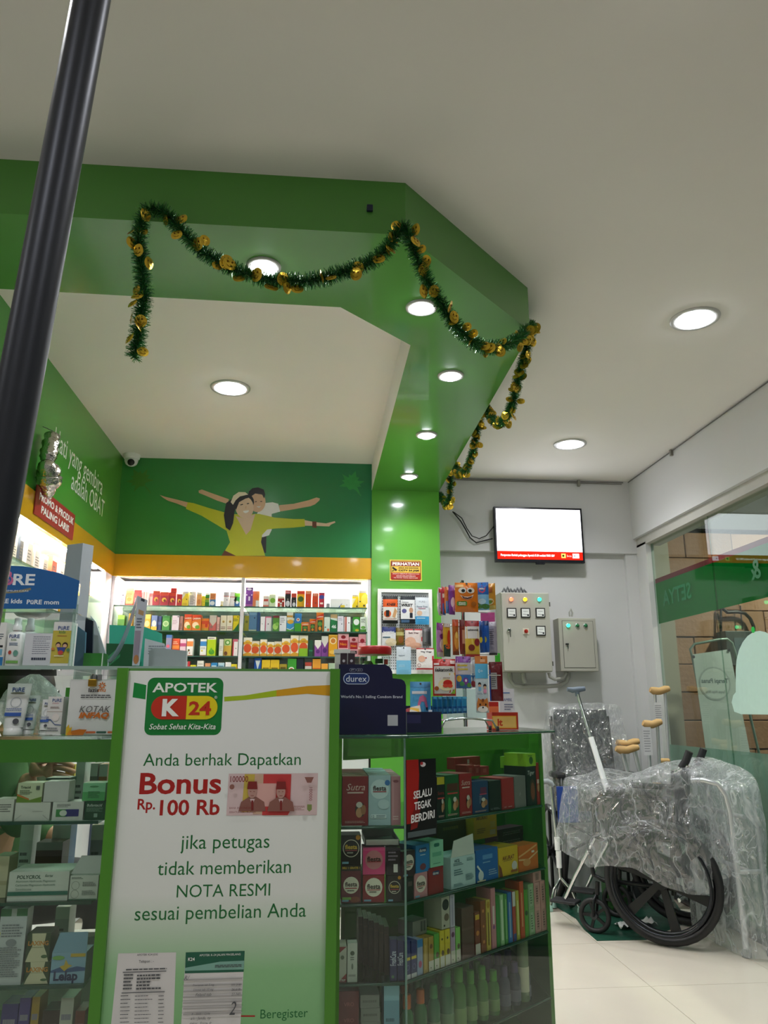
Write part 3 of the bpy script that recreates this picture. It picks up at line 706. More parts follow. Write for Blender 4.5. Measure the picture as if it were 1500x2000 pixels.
rows = [
 ('top', 'left', 0, 0, [
  (145, 200, 265, '#d9c9dd', 'pale lilac', [dot('#3a2a60', .5, .8, .12), ln('#a58ab0')]),
  (205, 290, 215, '#e9cf7a', 'cream and yellow', [tb('#cdd3b4', .85), bb('#cf4a1f', .1), ln('#a07a30', .5, .75, 3), ('e', .5, .35, .3, .12, '#e0a23a')]),
  (295, 375, 235, '#c8484a', 'plain red rounded', [tb('#b93a40'), ln('#f0d0d0', .2, .5, 3)]),
  (380, 455, 255, '#ecd9d6', 'pale pink striped', [('r', .2, 0, .35, 1, '#d98f8a'), ('r', .6, 0, .7, 1, '#e2b1ac')]),
  (455, 495, 270, '#e6c5c0', 'narrow pink', [tb('#d98a84')]),
  (497, 572, 245, '#b0243c', 'red and magenta', emb), (578, 665, 257, '#b0243c', 'wide red and magenta', emb), (672, 748, 262, '#b0243c', 'dark red', emb),
  (755, 812, 280, '#b82a30', 'small red', emb[1:]),
  (815, 883, 252, '#e8cf3c', 'yellow and white', [tb('#e3e4e2', .86), ('p', [(0, .86), (0, .45), (.5, .8)], '#e9e9e6'), dot('#3a3428', .75, .45), ln('#907a20', .06, .2, 2)]),
  (890, 965, 255, '#d9dae6', 'white text-covered', [dot('#30343c', .2, .93), ln('#5a5e70', .1, .75, 8)]),
  (972, 1028, 262, '#ecb06a', 'peach', [tb('#e8e2d8', .85), ('e', .5, .3, .35, .2, '#d98a4a')]),
  (1028, 1062, 300, '#ead62e', 'narrow yellow', [ln('#9a8a20')]),
  (1065, 1110, 268, '#3d8a35', 'narrow green', [tb('#e3efdf', .85), mid('#8fc04a', .3, .5), mid('#dcae2c', .5, .6)]),
  (1115, 1182, 268, '#4f82b5', 'blue and orange', [tb('#e89a62', .5), ('e', .45, .22, .4, .16, '#e9eef0'), ln('#b55a2a', .6, .9, 3)]),
  (1225, 1255, 355, '#e6ddc0', 'tiny cream', [bb('#cdbb72')]),
  (1262, 1325, 258, '#e6e4e8', 'white with a red line', [tb('#b9bac2', .72), mid('#b5392f', .68, .72), dot('#3b3d46', .65, .45)]),
  (1330, 1405, 255, '#efeeee', 'white with a dark dot', [mid('#c0483a', .62, .66), dot('#3b3d46', .7, .42)]),
  (1408, 1468, 270, '#2f9048', 'green and blue', [tb('#7cc63f', .7), bb('#3d6fae', .3), ('e', .5, .3, .3, .12, '#e7eef0')])]),
 ('second', 'left', 0, 1, [
  (115, 190, 508, '#4f8a2e', 'small green', [tb('#8fbf4a')]),
  (235, 275, 490, '#dfa42a', 'amber', [ln('#8a6018')]),
  (400, 475, 500, '#dfa92a', 'yellow and gold', [('e', .5, .4, .36, .2, '#f0d890'), tb('#e8c760')]),
  (480, 545, 512, '#6a7fb0', 'blue and yellow', [('e', .5, .45, .36, .22, '#e6e2d2'), bb('#d8b23a', .25)]),
  (547, 590, 520, '#2c3f78', 'navy', [mid('#4f66a8', .4, .6)]),
  (600, 680, 515, '#3f8f3c', 'green with pale circle', [cir('#bcd8a0', .5, .45, .42), cir('#8fbf7a', .5, .45, .26), tb('#2f7f36', .85)]),
  (705, 782, 512, '#dccfdc', 'pale mauve', [dot('#2a2c34', .85, .92), ln('#b79ab2', .4, .7, 3)]),
  (785, 822, 520, '#b98a80', 'brownish pink', [ln('#7a5048')]),
  (838, 922, 500, '#e07a26', 'orange with red ribbon', las), (922, 1022, 505, '#e07a26', 'wide orange with red ribbon', las),
  (1024, 1105, 545, '#e0802a', 'short orange', [mid('#cf4a1f', .55, .8), ('r', .5, .3, .85, .55, '#c83a1c'), bb('#c99a34', .2)]),
  (1110, 1188, 510, '#c0605a', 'dusty red', [tb('#b9b4a8', .6), ('p', [(0, .6), (.5, .3), (1, .6)], '#b9b4a8'), cir('#8f6a60', .35, .25, .2)]),
  (1190, 1222, 530, '#d6a8a0', 'thin pink', [ln('#a05a54')]),
  (1230, 1297, 512, '#e6ddc6', 'cream', [cir('#d3b46a', .5, .6, .22), cir('#7f5a34', .5, .58, .1), ln('#8a5a44', .1, .3, 2)]),
  (1300, 1370, 512, '#e6ddc6', 'cream with brown seal', [cir('#d3b46a', .5, .6, .22), cir('#7f5a34', .5, .58, .1), ln('#a04a44', .1, .3, 2)]),
  (1375, 1445, 512, '#dcc91e', 'yellow and dark green', [('p', [(0, 0), (1, 0), (1, .5), (.3, .1)], '#1f6b33'), dot('#1c2a1c', .8, .9), ln('#3a5a2a', .6, .8, 2)])]),
 ('third', 'left', 0, 2, [
  (640, 703, 722, '#8a86a6', 'lilac-blue', [tb('#3f6ab0', .85), cir('#d25a70', .4, .45, .3)]),
  (705, 788, 762, '#d9502a', 'orange-red', [mid('#e88a3a', .4, .6), ln('#f2d2b0', .65, .85, 2)]),
  (792, 858, 768, '#e6c3cf', 'pink and white', [mid('#c04a78', .55, .75)]),
  (865, 935, 765, '#efedea', 'white with orange band', [mid('#e58a4a', .55, .85), ('r', .2, .25, .5, .38, '#6a5a40'), ('r', .4, .12, .6, .18, '#c0503a'), bb('#c0503a', .03)]),
  (1010, 1080, 768, '#efedea', 'white with blue band', [mid('#3a86c8', .58, .86), ('r', .2, .25, .45, .35, '#d8c83a'), bb('#a05a3a', .05), ln('#8a8a90', .38, .52, 2)]),
  (1088, 1180, 745, '#b7cf1c', 'lime green', [tb('#efeee6', .86), tx('HERBAL', .5, .92, '#6a2a1c', .75, .03), ('e', .55, .2, .35, .14, '#4f9a2a'), ('e', .5, .32, .12, .1, '#6db030')]),
  (1215, 1262, 770, '#d6d6cc', 'pale grey', [ln('#8a8a80', .3, .6, 4)]),
  (1265, 1350, 765, '#d7b24a', 'yellow with green circle', [tb('#b9cf8a', .6), cir('#4f9a34', .5, .78, .34), cir('#dcecc0', .5, .78, .2), ('e', .3, .15, .22, .12, '#7a4a30')]),
  (1365, 1422, 770, '#efe9ea', 'white with red edge', [('r', 0, 0, .22, 1, '#c43a4a'), tb('#c8667a', .85), dot('#22222a', .65, .45, .1)])]),
 ('fourth', 'left', 0, 3, [
  (445, 530, 1005, '#d8dcd6', 'pale grey-white', [ln('#9aa39a', .3, .8, 4)]), (550, 606, 1005, '#b8b2cc', 'lilac', [mid('#5a6ab0', .4, .6)]),
  (650, 720, 1005, '#bfd3e2', 'light blue', [('p', [(0, .6), (1, .9), (1, 1), (0, .8)], '#d8a0b8')]), (725, 800, 1005, '#3f62b8', 'blue swirl', [('p', [(0, .3), (1, .75), (1, .95), (0, .6)], '#dfe6f0')]),
  (808, 872, 1012, '#1f3f80', 'navy and white', [tb('#e8ecf0', .7), ('p', [(.25, .6), (.5, .8), (.75, .6), (.5, .4)], '#e6eaf0')]), (873, 898, 1010, '#b8343a', 'thin red', []),
  (900, 960, 1050, '#dcd02c', 'low yellow', [ln('#3a3a20', .6, .95, 1)]), (975, 1050, 1003, '#e3e3dc', 'plain white', [ln('#b0b0a8', .5, .9, 3)]),
  (1060, 1120, 1030, '#c98a62', 'orange and black', [('p', [(.4, 0), (1, 0), (1, .9)], '#24242a')]), (1125, 1195, 1025, '#2f7fb5', 'mid blue', [ln('#d0e2ee', .5, .9, 2)]),
  (1200, 1270, 1025, '#b8d4e2', 'sky blue', [ln('#5a90b0', .5, .9, 2)]), (1280, 1343, 1020, '#ece9ea', 'white with pink print', [ln('#b86a7a', .4, .7, 2)]), (1346, 1410, 1040, '#dccb2e', 'bright yellow', [dot('#4a4420', .6, .6)])]),
 ('top', 'right', 250, 0, [
  (105, 185, 207, '#6f3a8c', 'tall purple', [tb('#4a2a66', .84), ('e', .5, .9, .35, .06, '#d8d0e0'), dot('#e8e0ee', .15, .6), dot('#e8e0ee', .85, .6), ('r', .4, .3, .65, .52, '#ded4e6'), bb('#a05aa0', .12)]),
  (187, 265, 248, '#dd8a55', 'orange and white', [cir('#e87a3a', .45, .65, .45), ('r', .5, 0, .95, .4, '#eef0ee')]),
  (300, 365, 300, '#ece2dc', 'pale with red print', [('r', .15, .5, .9, .7, '#c8503f'), bb('#d8786a', .15)]),
  (367, 440, 282, '#d9e8c4', 'pale green', [cir('#7db83a', .55, .5, .4), tb('#e2edcf', .85)]),
  (458, 535, 305, '#a82a22', 'red with white marks', [tb('#d8cabc', .8), dot('#f2eee8', .2, .45, .12), dot('#f2eee8', .8, .55, .14), ('r', .35, .25, .65, .42, '#f2eee8'), dot('#f2eee8', .5, .1, .14)]),
  (540, 605, 240, '#232625', 'black and red', [tb('#b8303a', .78), ln('#f0d8d8', .82, .95, 2), ('e', .5, .2, .36, .18, '#d8dade'), dot('#c0b0a4', .5, .46, .1)]),
  (607, 665, 272, '#232625', 'short black and red', [tb('#c8452f', .7), ('e', .55, .18, .3, .16, '#d8dade'), dot('#c0b0a4', .55, .44, .1)]),
  (668, 755, 245, '#e0b318', 'yellow with red top', [tb('#c43a22', .8), cir('#3f6a2a', .5, .5, .36), bb('#c43a22', .05)]),
  (760, 827, 245, '#cf451c', 'tall orange-red', [tb('#e06a30', .86), dot('#9a4a90', .4, .2, .12), ln('#f0c8a8', .8, .95, 2)]), (835, 903, 272, '#cf451c', 'orange-red', [tb('#b8381c', .8), dot('#8a3f3a', .55, .3, .14), ln('#f0c8a8', .8, .95, 2)]),
  (905, 970, 265, '#b02a3c', 'red with blue oval', [('e', .5, .7, .46, .14, '#3a4a9c'), ('r', .25, .22, .75, .34, '#e8dcd8'), tb('#8a2a44', .9)]),
  (985, 1025, 380, '#9a9a9c', 'low grey', []),
  (1030, 1250, 330, '#eef0f0', 'wide white', [('p', [(.4, 0), (.46, 0), (.6, .5), (.54, .4)], '#2f4a9c'), ('r', .5, 0, .72, .28, '#e6cc3a'), dot('#8a8c90', .82, .3, .02)]),
  (1268, 1337, 285, '#e3cb28', 'short yellow and grey', [tb('#b8b8b2', .85), ('p', [(0, .2), (.6, .7), (0, .7)], '#efe8c0'), dot('#3a3a30', .75, .12, .14)]), (1345, 1425, 240, '#e6cd26', 'tall yellow and grey', [tb('#b4b6b2', .85), ('e', .9, .5, .6, .3, '#efdf5a'), dot('#3a3a30', .15, .35), dot('#3a3a30', .7, .12, .14)])]),
 ('second', 'right', 250, 1, [
  (100, 150, 515, '#8f8a2c', 'olive', [cir('#5a5f20', .5, .6, .3)]), (150, 238, 478, '#5a83a8', 'steel blue', [tb('#7aa0c0', .85), dot('#24324a', .7, .7), bb('#b8c0a0', .08)]), (240, 270, 480, '#2a4a78', 'thin dark blue', []),
  (275, 323, 525, '#e8e6ea', 'plain white narrow', [dot('#22242a', .4, .5)]), (325, 392, 525, '#efe9ec', 'white with pink edge', [('r', 0, 0, .12, 1, '#d8688a'), tb('#d8688a', .93), dot('#22242a', .5, .5)]), 
  (410, 478, 515, '#4f8a34', 'green with maroon top', [tb('#7a2a3a', .86), ('e', .4, .3, .45, .2, '#a8d06a'), ('e', .7, .45, .3, .12, '#7fb84a')]), (480, 555, 518, '#e4e6ea', 'white with grey lines', [dot('#1f2126', .2, .45), ln('#8a8c94', .55, .9, 3)]),
  (557, 640, 540, '#3f9ad0', 'blue and yellow sun', [tb('#f0ead2', .82), ('e', .5, .72, .44, .16, '#e8b03a'), bb('#4f9a3a', .16), ('p', [(0, .2), (.5, .1), (1, .3), (1, .36), (.5, .16), (0, .26)], '#e8eef0')]),
  (645, 720, 490, '#2f78b8', 'blue and green', [bb('#3f9a2e', .45), cir('#dfd6cc', .5, .65, .26), cir('#c0604a', .5, .65, .14)]),
  (715, 800, 585, '#d9781e', 'small orange and dark green', lasg), (805, 875, 550, '#d9781e', 'medium orange and dark green', lasg), (880, 960, 480, '#d9781e', 'tall orange and dark green', lasg),
  (965, 1028, 530, '#cfdccf', 'pale mint', [dot('#2f8a84', .2, .3, .14), ('e', .7, .12, .2, .1, '#d8704a')]), (1033, 1108, 500, '#1f7a44', 'deep green', [tb('#c8a878', .72), ('p', [(0, .72), (1, .62), (1, .76), (0, .8)], '#dfe8df'), tx('46', .5, .3, '#e6efe8', .7, .05)]),
  (1110, 1175, 520, '#e0dde6', 'white-lilac', [dot('#22242a', .7, .5), ln('#a8a2b8', .7, .9, 2)]), (1178, 1250, 528, '#ecebee', 'white and red striped', [('r', .05, 0, .42, 1, '#b8584a'), ('r', .12, 0, .2, 1, '#e6d8d4'), dot('#22242a', .75, .6)]),
  (1277, 1350, 528, '#3d9a2e', 'green with white oval', [('e', .5, .66, .44, .2, '#eef2ec'), ('r', .1, .3, .9, .42, '#2c7a2a'), ('e', .6, .12, .3, .08, '#d8c03a')]), (1355, 1420, 530, '#e3ece0', 'white and green', [bb('#4a9030', .18), ('e', .5, .3, .4, .1, '#6aa84a'), ln('#5a6a58', .6, .9, 4)])]),
 ('third', 'right', 250, 2, [
  (75, 168, 752, '#efe6d2', 'tall vitamin', vit), (170, 265, 790, '#efe6d2', 'short vitamin', vit), (270, 345, 772, '#efe6d2', 'narrow vitamin', vit), (347, 420, 800, '#efe6d2', 'lowest vitamin', vit), (422, 503, 795, '#efe6d2', 'low vitamin', vit), (505, 598, 762, '#efe6d2', 'wide vitamin', vit),
  (600, 690, 728, '#efe6d2', 'tallest vitamin', vit), (692, 790, 728, '#efe6d2', 'green-based vitamin', vit[:-1]+[bb('#8fbf2e', .38)]),
  (800, 842, 780, '#1f4a34', 'dark green', [mid('#2f7a54', .3, .4)]), (860, 933, 780, '#8a4a9a', 'short purple and white', [tb('#e4e2da', .7), ('p', [(0, .72), (.5, .45), (1, .72)], '#e4e2da'), ('e', .5, .3, .3, .12, '#5a2a78')]), (935, 1010, 735, '#8a4a9a', 'tall purple and white', [tb('#e9e7e0', .72), ('p', [(0, .74), (.5, .45), (1, .74)], '#e9e7e0'), ('e', .5, .3, .3, .12, '#5a2a78')]),
  (1013, 1110, 722, '#dc9c1c', 'amber with round seal', [cir('#efe2b8', .5, .72, .38), cir('#c87a2a', .5, .72, .28), tb('#e8b84a', .94), ('e', .5, .2, .4, .1, '#e8b850')]),
  (1113, 1232, 712, '#e2a0a8', 'large pink and red', ped), (1234, 1335, 745, '#e2a0a8', 'medium pink and red', ped), (1338, 1420, 715, '#e2a0a8', 'narrow pink and red', [('e', .5, .7, .3, .1, '#8e1526'), ('r', .1, .3, .9, .4, '#9b1420'), mid('#8e2a38', .62, .65)])]),
 ('fourth', 'right', 250, 3, [
  (145, 203, 975, '#1a222c', 'black', [('p', [(.2, .5), (.8, .5), (.5, .15)], '#5a6a7a'), tb('#2a3442', .8)]), (205, 285, 975, '#2458b0', 'blue shield', [('p', [(.15, .9), (.85, .9), (.5, .5)], '#dfe9ea'), tx('46', .6, .25, '#e8eef4', .5, .04)]),
  (288, 380, 995, '#dcb92a', 'wide yellow', [ln('#7a6420', .3, .7, 2)]), (382, 478, 995, '#dcb92a', 'wider yellow', [ln('#7a6420', .3, .7, 2)]), (480, 560, 1040, '#b8a038', 'low mustard', [ln('#5a4a20', .4, .9, 2)]),
  (567, 665, 980, '#3f9a34', 'green with round seal', [cir('#e8ece0', .45, .5, .34), cir('#c05a4a', .45, .5, .22)]), (668, 740, 978, '#1c2430', 'dark navy', [bb('#2f5aa0', .3)]), (755, 830, 1020, '#d6d2ca', 'pale with red top', [tb('#b84a3c', .8)]),
  (838, 928, 985, '#e09a34', 'bright orange', [mid('#c8602a', .4, .6)]), (932, 1005, 1035, '#e0a03c', 'low orange', [mid('#d05a2a', .4, .6)]), (1010, 1080, 1030, '#bcd2b4', 'pale green', [('e', .5, .5, .3, .2, '#6aa05a')])])]
SHZ = (1.713, 1.563, 1.412, 1.262)
ZW = 270/1500.0     # the zoomed reading: photograph pixels per reading unit
su = thing('wall_shelf_unit', (-0.45, YA, 0), 'lit white wall shelving with glass shelves under the yellow band', 'shelving')
INW = M('#f4f2f0', 0.5, var=0.02)
MIR = M('#8f9894', 0.08, 0.9, var=0.08, scale=3)
sl, sr, sd = XL+0.012, 0.333, -0.449
MB().box(sl, sr, YB-0.012, YB-0.002, 1.713, 1.90, INW).build('back_panel', su, world=True)
MB().box(sl, sr, YB-0.012, YB-0.002, 0.95, 1.713, MIR).build('mirror_panel', su, world=True)
for x in (sl-0.012, sd-0.010, sr-0.010):
    MB().box(x, x+0.020, YA-0.004, YA+0.03, 0.95, 1.888, FRAME_W).build('frame_post', su, world=True)
for x in (sl-0.010, sr+0.002):
    MB().box(x, x+0.008, YA+0.03, YB-0.002, 0.95, 1.90, INW).build('side_panel', su, world=True)
for z in SHZ + (1.11,):
    for x0, x1 in ((sl+0.008, sd-0.010), (sd+0.010, sr-0.012)):
        MB().box(x0, x1, YA+0.012, YB-0.014, z-0.008, z, GL('#c9dcd3', 1.0)).build('shelf', su, world=True)
        MB().box(x0, x1, YA+0.010, YA+0.012, z-0.008, z, M('#3a5a50', 0.2)).build('shelf_edge', su, world=True)
MB().box(sl, sr, YA, YB-0.002, 0.0, 0.95, FRAME_W).build('base_cabinet', su, world=True)
MB().box(sl, sr, YA+0.02, YA+0.028, 1.885, 1.905, INW).build('lamp_rail', su, world=True)
for x in (-1.12, -0.93, -0.72, -0.52, -0.36, -0.17, 0.03, 0.24):
    MB().box(x-0.07, x+0.07, YA+0.034, YA+0.060, 1.893, 1.899, EM('#fff6ea', SHELF_LED)).build('strip_lamp', su, world=True)
cnt = {}
for shelf, bay, du, zi, items in rows:
    for i, (x0, x1, yt, base, desc, ops) in enumerate(items):
        Yf = YA + 0.022 + (0.012 if i % 3 == 1 else 0.0)
        vm = 1110+yt*ZW
        a = ay(210+du+x0*ZW, vm, Yf); b = ay(210+du+x1*ZW, vm, Yf)
        w = b.x-a.x-0.0015; h = a.z-SHZ[zi]
        if h < 0.02: h = 0.03
        lo, hi = (sl+0.014, sd-0.018) if bay == 'left' else (sd+0.016, sr-0.018)
        xx = min(max(a.x, lo), hi-w)
        carton(w, h, min(0.09, 0.035+0.6*w), base, ops, (xx, Yf, SHZ[zi]),
               '%s medicine box, %s from left, %s lit shelf, %s bay' % (desc, ORD[i], shelf, bay), 'medicine box', 'medicine boxes on the lit wall shelves')
# one more red box lying on the dark red one, one white box standing behind two others
a = ay(210+690*ZW, 1110+217*ZW, YA+0.026); b = ay(210+748*ZW, 1110+262*ZW, YA+0.026)
carton(b.x-a.x, a.z-b.z, 0.04, '#c03038', [mid('#d9503a', .1, .4)], (a.x, YA+0.026, b.z+0.0005), 'small red medicine box lying on top of a dark red one', 'medicine box', 'medicine boxes on the lit wall shelves')
a = ay(460+560*ZW, 1110+480*ZW, YA+0.036); b = ay(460+622*ZW, 1110+540*ZW, YA+0.036)
carton(b.x-a.x, a.z-b.z, 0.035, '#efe9dc', [mid('#dca23a', .1, .45)], (a.x, YA+0.036, b.z+0.0008), 'white and yellow box stacked on the blue and yellow sun box', 'medicine box', 'medicine boxes on the lit wall shelves')

# ---------------------------------------------------------------- print on the mural wall
mb = MB(); p = PX(mb, YA, 0.0004)
def z2(pts): return [(200+x/2.6786, 850+y/2.6786) for x, y in pts]
SK = M('#d8b08f', 0.4, var=0.03); SK2 = M('#e0c2a6', 0.4, var=0.03); YT = M('#c6c824', 0.4, var=0.06, scale=9); HAIR = M('#1d1a1e', 0.4); WH = M('#ececea', 0.4); BR = M('#6a3a24', 0.4)
def Z(pts, m): p.P(z2(pts), m)
Z([(503, 290), (520, 284), (560, 299), (662, 335), (655, 360), (600, 342), (540, 316), (505, 302)], SK)
Z([(925, 366), (1000, 359), (1080, 340), (1120, 326), (1138, 331), (1135, 342), (1112, 362), (1088, 372), (1000, 388), (926, 400)], SK)
Z([(820, 540), (858, 528), (856, 616), (846, 616), (835, 580)], HAIR)
Z([(828, 372), (850, 355), (890, 351), (920, 359), (930, 400), (886, 412), (886, 496), (872, 524), (838, 534), (820, 520), (800, 430)], WH)
Z([(620, 634), (642, 600), (700, 624), (850, 622), (852, 636)], BR)
Z([(440, 350), (478, 356), (560, 382), (640, 404), (700, 414), (820, 412), (900, 431), (1000, 439), (1058, 439), (1060, 478), (1000, 484), (900, 489), (862, 494), (836, 522), (830, 560), (852, 632), (700, 632), (642, 604), (668, 560), (650, 500), (600, 470), (520, 422), (438, 386)], YT)
Z([(300, 313), (330, 323), (385, 336), (447, 352), (439, 378), (390, 358), (345, 344), (318, 328)], SK)
Z([(1058, 445), (1110, 455), (1170, 462), (1216, 450), (1219, 458), (1196, 468), (1186, 478), (1120, 475), (1060, 474)], SK2)
Z([(1098, 452), (1120, 452), (1120, 486), (1098, 482)], BR)
Z([(698, 424), (740, 436), (800, 412), (776, 496), (752, 522)], SK2)
a = z2([(812, 350)])[0]; p.E(a[0], a[1], 15, 20, SK)
Z([(764, 330), (766, 296), (785, 278), (815, 274), (845, 286), (852, 312), (846, 332), (836, 312), (800, 306), (780, 320)], HAIR)
Z([(798, 348), (808, 346), (808, 350), (798, 352)], HAIR); Z([(826, 346), (836, 346), (836, 350), (826, 350)], HAIR); Z([(806, 374), (830, 372), (820, 382)], WH)
Z([(648, 356), (688, 328), (704, 352), (692, 400), (684, 462), (668, 500), (646, 484), (636, 420)], HAIR)
a = z2([(738, 352)])[0]; p.E(a[0], a[1], 20, 19, HAIR)
a = z2([(744, 378)])[0]; p.E(a[0], a[1], 17, 22, SK2, rot=0.2)
Z([(690, 372), (700, 332), (740, 318), (776, 326), (748, 334), (716, 352), (700, 392)], HAIR)
Z([(672, 352), (686, 318), (714, 299), (748, 300), (764, 312), (720, 322), (698, 342), (684, 366)], M('#e6dcc2', 0.4))
Z([(722, 364), (736, 361), (736, 366), (722, 369)], HAIR); Z([(756, 358), (768, 356), (768, 361), (756, 363)], HAIR)
Z([(736, 398), (768, 394), (764, 404), (750, 410), (740, 406)], WH); Z([(748, 374), (756, 373), (754, 386), (746, 386)], SK)
mb.build('printed_figures', wa)
def leaf(cx, cy, r, rot, mat):
    pts = []
    spikes = [(0, 1.0), (18, .62), (30, .75), (38, .5), (58, .95), (72, .55), (84, .7), (96, .45), (118, .85), (140, .35), (172, .4)]
    for a, q in spikes: pts.append((a, q))
    full = [(a, q) for a, q in pts] + [(360-a, q) for a, q in reversed(pts[1:])]
    p.poly([(cx+r*q*math.sin(math.radians(a)+rot), cy+r*q*math.cos(math.radians(a)+rot)) for a, q in full], mat)
for u, v, r, rot, c in ((686, 946, 0.095, 0.3, '#2f9a4c'), (275, 940, 0.095, -0.6, '#47872f')):
    mb = MB(); p = PX(mb, YA, 0.0003); a = p.q(u, v); leaf(a[0], a[1], r, rot, M(c, 0.4, var=0.12, scale=30))
    p.P([(u, v), (u+2, v), (u+20, v+22), (u+18, v+23)], M(c, 0.4, var=0.12, scale=30))
    mb.build('printed_leaf', wa)
# lettering and promotion board on the left wall
mb = MB(); p = PR(mb, FR((XL, 0, 0), (0, 1, 0), (0, 0, 1)))
def lt(u, v): a = ax(u, v, XL); return a.y, a.z
a, b = lt(108, 846), lt(201, 945)
p.text('Hati yang gembira', (a[0]+b[0])/2, a[1]-0.035, TW, w=b[0]-a[0], h=0.135)
a, b = lt(141, 927), lt(204, 985)
p.text('adalah OBAT', (a[0]+b[0])/2, 2.225, TW, w=b[0]-a[0], h=0.10)
mb.build('white_lettering', wl)
a, b = lt(66, 962), lt(140, 1030)
pb = thing('promotion_board', (XL+0.006, (a[0]+b[0])/2, 1.93), 'red board reading promo and best-selling products on the yellow band', 'sign')
MB().box(XL+0.007, XL+0.012, a[0], b[0], 1.925, 2.055, M('#a8322f', 0.35)).build('board', pb, world=True)
mb = MB(); p = PR(mb, FR((XL+0.012, a[0], 1.925), (0, 1, 0), (0, 0, 1)), b[0]-a[0], 0.13)
p.text('PROMO & PRODUK', .52, .70, TW, w=.9, h=.27, bold=.03); p.text('PALING LARIS', .5, .30, TW, w=.72, h=.27, bold=.03)
mb.build('white_lettering', pb, world=True)
# silver foil balloon hanging on the left wall
bal = thing('foil_balloon', (XL, 3.5, 2.06), 'crumpled silver foil balloon shaped like the figure one', 'balloon')
FOIL = M('#c9c4bf', 0.14, 1.0, var=0.1, scale=14, bump=0.8, bscale=38)
rnd = random.Random(3)
pts = [ax(103, 846, XL+0.05), ax(102, 852, XL+0.05), ax(98, 872, XL+0.055), ax(94, 893, XL+0.055), ax(92, 905, XL+0.055), ax(92, 912, XL+0.06), ax(96, 925, XL+0.06), ax(96, 940, XL+0.06), ax(95, 952, XL+0.055), ax(94, 962, XL+0.05), ax(97, 972, XL+0.04)]
rad = [0.018, 0.034, 0.036, 0.034, 0.026, 0.040, 0.054, 0.052, 0.034, 0.026, 0.014]
P2, R2 = [], []
for i in range(len(pts)-1):
    for t in (0, .25, .5, .75):
        P2.append(pts[i].lerp(pts[i+1], t)); R2.append((rad[i]*(1-t)+rad[i+1]*t)*(1+rnd.uniform(-.14, .14)))
MB().tube(P2, R2, FOIL, 14).build('body', bal, world=True)
MB().tube([pts[0]+Vector((0, 0, .01)), Vector((XL+0.004, pts[0].y, pts[0].z+.03))], 0.002, GREY, 5).build('tape', bal, world=True)
# dome security camera in the ceiling corner
ccp = ay(258, 889, YA-0.05)
cv = thing('security_camera', (ccp.x, YA-0.055, ZC), 'white dome security camera in the corner of the green walls', 'camera')
MB().lathe([(0.052, 0), (0.050, -0.022), (0.044, -0.03)], WHITE, 24).build('mount', cv)
MB().lathe([(0.042, -0.028), (0.041, -0.045), (0.034, -0.062), (0.02, -0.072), (0.0001, -0.075)], WHITE, 24).build('dome', cv)
mb = MB(); mb.X = Matrix.Translation((0.006, -0.026, -0.056)) @ Matrix.Rotation(PI*0.62, 4, 'X')
mb.lathe([(0.021, 0), (0.021, 0.012), (0.015, 0.016), (0.0001, 0.017)], BLACK, 20); mb.build('lens', cv)

# ---------------------------------------------------------------- left shelf recess
lu = thing('side_shelf_unit', (XL, 3.9, 0), 'bright shelf recess in the left wall under the promotion board', 'shelving')
MB().box(XL-0.33, XL-0.32, 3.20, 4.62, 0.95, 1.92, INW).build('back_panel', lu, world=True)
MB().box(XL-0.32, XL, 4.62, YA-0.008, 0.0, 1.888, M('#e3dde2', 0.45)).build('end_panel', lu, world=True)
for z in SHZ[:3]:
    MB().box(XL-0.32, XL-0.012, 3.20, 4.62, z-0.008, z, GL('#c9dcd3', 1.0)).build('shelf', lu, world=True)
MB().box(XL-0.32, XL, 3.20, 4.62, 0.0, 0.95, FRAME_W).build('base_cabinet', lu, world=True)
for y in (3.4, 3.75, 4.1, 4.45):
    MB().box(XL-0.060, XL-0.034, y-0.1, y+0.1, 1.893, 1.899, EM('#fff6ea', SHELF_LED)).build('strip_lamp', lu, world=True)
sidebx = [(3.24, .07, .13, '#cdd23a', 'yellow-green'), (3.33, .05, .11, '#e6e2da', 'pale round-topped'), (3.41, .04, .13, '#3a4450', 'thin dark'), (3.50, .06, .14, '#c9c6bf', 'grey-white'), (3.60, .07, .12, '#e0dedb', 'white printed'),
          (3.72, .06, .10, '#d8c8b8', 'beige'), (3.84, .07, .12, '#c8553a', 'red-brown'), (3.97, .06, .11, '#e8e6e2', 'plain white'), (4.10, .06, .13, '#d9a23a', 'golden'), (4.22, .06, .12, '#7a9ac0', 'light blue'), (4.34, .07, .15, '#e08a2a', 'orange'), (4.46, .05, .12, '#e4b070', 'peach')]
for i, (y, w, h, c, ds) in enumerate(sidebx):
    carton(w, h, 0.05, c, [tb('#efece6', .78), ln('#6a6a66', .2, .6, 4)], (XL-0.05, y, SHZ[0]), '%s medicine box, %s along the left wall recess from the front' % (ds, ORD[i]), 'medicine box', 'medicine boxes in the left recess', rz=PI/2)
for i, (y, w, h, c, ds) in enumerate(sidebx[5:]):
    carton(w, h*.8, 0.05, c, [tb('#efece6', .78), ln('#6a6a66', .2, .6, 4)], (XL-0.05, y-.04, SHZ[1]), '%s medicine box, %s of the lower row in the left wall recess' % (ds, ORD[i]), 'medicine box', 'medicine boxes in the left recess', rz=PI/2)
